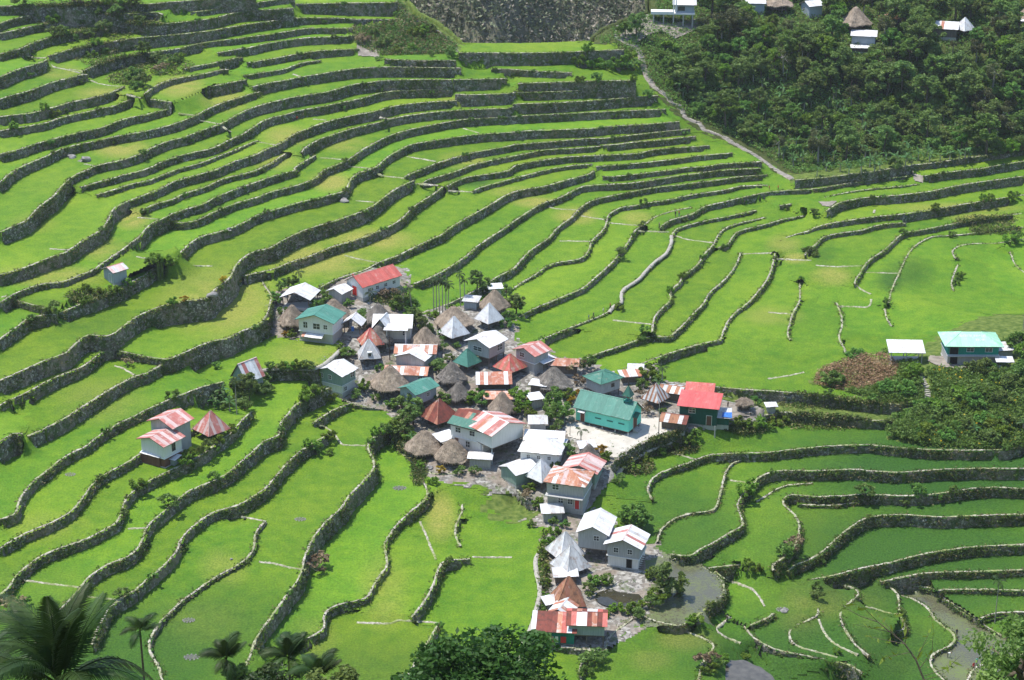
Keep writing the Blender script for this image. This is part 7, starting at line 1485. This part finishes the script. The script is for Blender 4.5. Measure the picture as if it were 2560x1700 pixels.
# ------------------------------------------------------------------ foreground on the near hillside
COCO = [frond_mesh(4.6, .55, 1.05, 46, .55, 3, .045), frond_mesh(4.8, .85, 1.1, 46, .7, 4, .045), frond_mesh(4.2, .30, .95, 42, .4, 5, .045)]
AR2 = [frond_mesh(1.9, .55, .75, 26, .6, 6, .04), frond_mesh(1.8, .85, .7, 26, .8, 7, .04), frond_mesh(1.6, .2, .6, 24, .4, 8, .04)]
def along(px, py, t):
    a, b, c = [float(v) for v in ray(px, py)]; return a*t, b*t, CAMZ+c*t
def near_palm(name, px, py, t, fr_, n, lab, sc, tr, seed, spread=(.5, 1.0), base=0.):
    x, y, z = along(px, py, t); g = float(near_slope(x, y)); return palm(name, (x, y, g), z-g-.5*sc, fr_, n, lab, lean=(0, 0), tr=tr, spread=spread, seed=seed, sc=sc, mat='bark', base=base)
near_palm('coconut_palm', 150, 1716, 84, COCO, 18, 'big coconut palm with dark feathery fronds on the near hillside', 1.08, .18, 41, (.85, .95))
near_palm('coconut_palm', -75, 1740, 92, COCO, 14, 'second coconut palm half out of frame beside the big one', .95, .17, 42, (.6, 1.0))
near_palm('areca_palm', 350, 1578, 150, AR2, 9, 'slender areca palm right of the big coconut palm', 1.0, .10, 43, (.55, 1.0))
near_palm('areca_palm', 566, 1650, 128, AR2, 11, 'areca palm with upright spear fronds above a dark shrub', 1.1, .11, 44, (.75, 1.0))
near_palm('areca_palm', 722, 1648, 126, AR2, 13, 'bushy areca palm beside yellow leaves on the near hillside', 1.15, .11, 45, (.7, 1.0))
near_palm('areca_palm', 795, 1690, 122, AR2, 12, 'low areca palm crown merging with dark scrub', 1.1, .11, 46, (.6, 1.0))
def near_tree(px, py, t, cr, ch, nclump, nleaf, size, mat, lab, name='broadleaf_tree', flat=.35, dz=0):
    x, y, z = along(px, py, t); g = float(near_slope(x, y)); h = z-g+ch*.5+dz; root, kids = make_tree(name, int(px), h, cr, ch, nclump, nleaf, size, mat, flat=flat)
    COL.objects.link(root); root.location = (x, y, g); tag(root, lab, 'tree')
    for k in kids: COL.objects.link(k)
MAT['lf_mango'] = leafmat('mango_leaf', (.022, .062, .010), (.045, .105, .016), (.085, .16, .026), .3, .9, 0.)
near_tree(1175, 1765, 120, 5.0, 8.8, 110, 170, .26, 'lf_mango', 'dense dark green mango tree crown on the near hillside', 'mango_tree')
near_tree(560, 1710, 128, 1.6, 2.2, 20, 80, .2, 'lf_dark', 'small bluish dark shrub crown beneath the areca palm', 'scrub_tree')
near_tree(690, 1722, 120, 2.2, 2.6, 24, 80, .22, 'lf_palm', 'dark scrub crown at the foot of the areca palms', 'scrub_tree')
near_tree(860, 1730, 118, 2.0, 2.4, 24, 80, .22, 'lf_dark', 'dark leafy scrub crown between palm and mango tree', 'scrub_tree')
near_tree(2555, 1660, 100, 2.6, 4.6, 40, 150, .17, 'lf_dark', 'fine-leaved bamboo crown at the edge of the near hillside', 'bamboo_clump', .9)
near_tree(1330, 1770, 116, 2.2, 3.0, 26, 100, .24, 'lf_mango', 'lower leafy crown beside the mango tree', 'broadleaf_tree')
# thin leaning bamboo canes with few leaves
def cane():
    x, y, z = along(2318, 1720, 62); g = float(near_slope(x, y)); o = empty('bamboo_cane', (x, y, g)); tag(o, 'thin leaning bamboo cane with sparse yellowing twigs', 'bamboo')
    def loc(px, py, t=62): q = along(px, py, t); return np.array(q)-np.array([x, y, g])
    main = [np.array([0, 0, -.4]), np.array([.1, 0, (z-g)*.6]), loc(2318, 1720), loc(2290, 1650), loc(2262, 1610), loc(2225, 1580), loc(2195, 1555), loc(2150, 1540), loc(2118, 1522)]
    link('cane', fast_mesh('cane', *tube(np.array(main), np.linspace(.045, .008, len(main)), 5), True), MAT['bark'], o)
    r = np.random.default_rng(3)
    tw = [[(2262,1610),(2215,1600),(2165,1590)],[(2225,1580),(2180,1570),(2130,1560)],[(2195,1555),(2160,1520),(2125,1512)],[(2290,1650),(2310,1610),(2330,1565)],[(2300,1670),(2330,1630),(2334,1565)],[(2240,1590),(2215,1560),(2190,1530)],[(2262,1610),(2270,1570),(2240,1530)],[(2310,1690),(2370,1670),(2400,1640)],[(2310,1700),(2350,1690),(2395,1660)],[(2280,1630),(2230,1640),(2205,1650)]]
    LV = []
    for t_ in tw:
        P = np.array([loc(*q, 62+r.uniform(-.8, .8)) for q in t_]); link('twig', fast_mesh('twig', *tube(P, np.linspace(.014, .004, 3), 4)), MAT['bark'], o)
        for f in np.linspace(.2, 1, 6): LV.append(P[0]*(1-f)**2+2*f*(1-f)*P[1]+f*f*P[2]+r.normal(0, .05, 3))
    link('leaves', fast_mesh('leaves', *leaves(np.array(LV), .11, r, .9, 3.2)), MAT['lf_lime'], o)
cane()
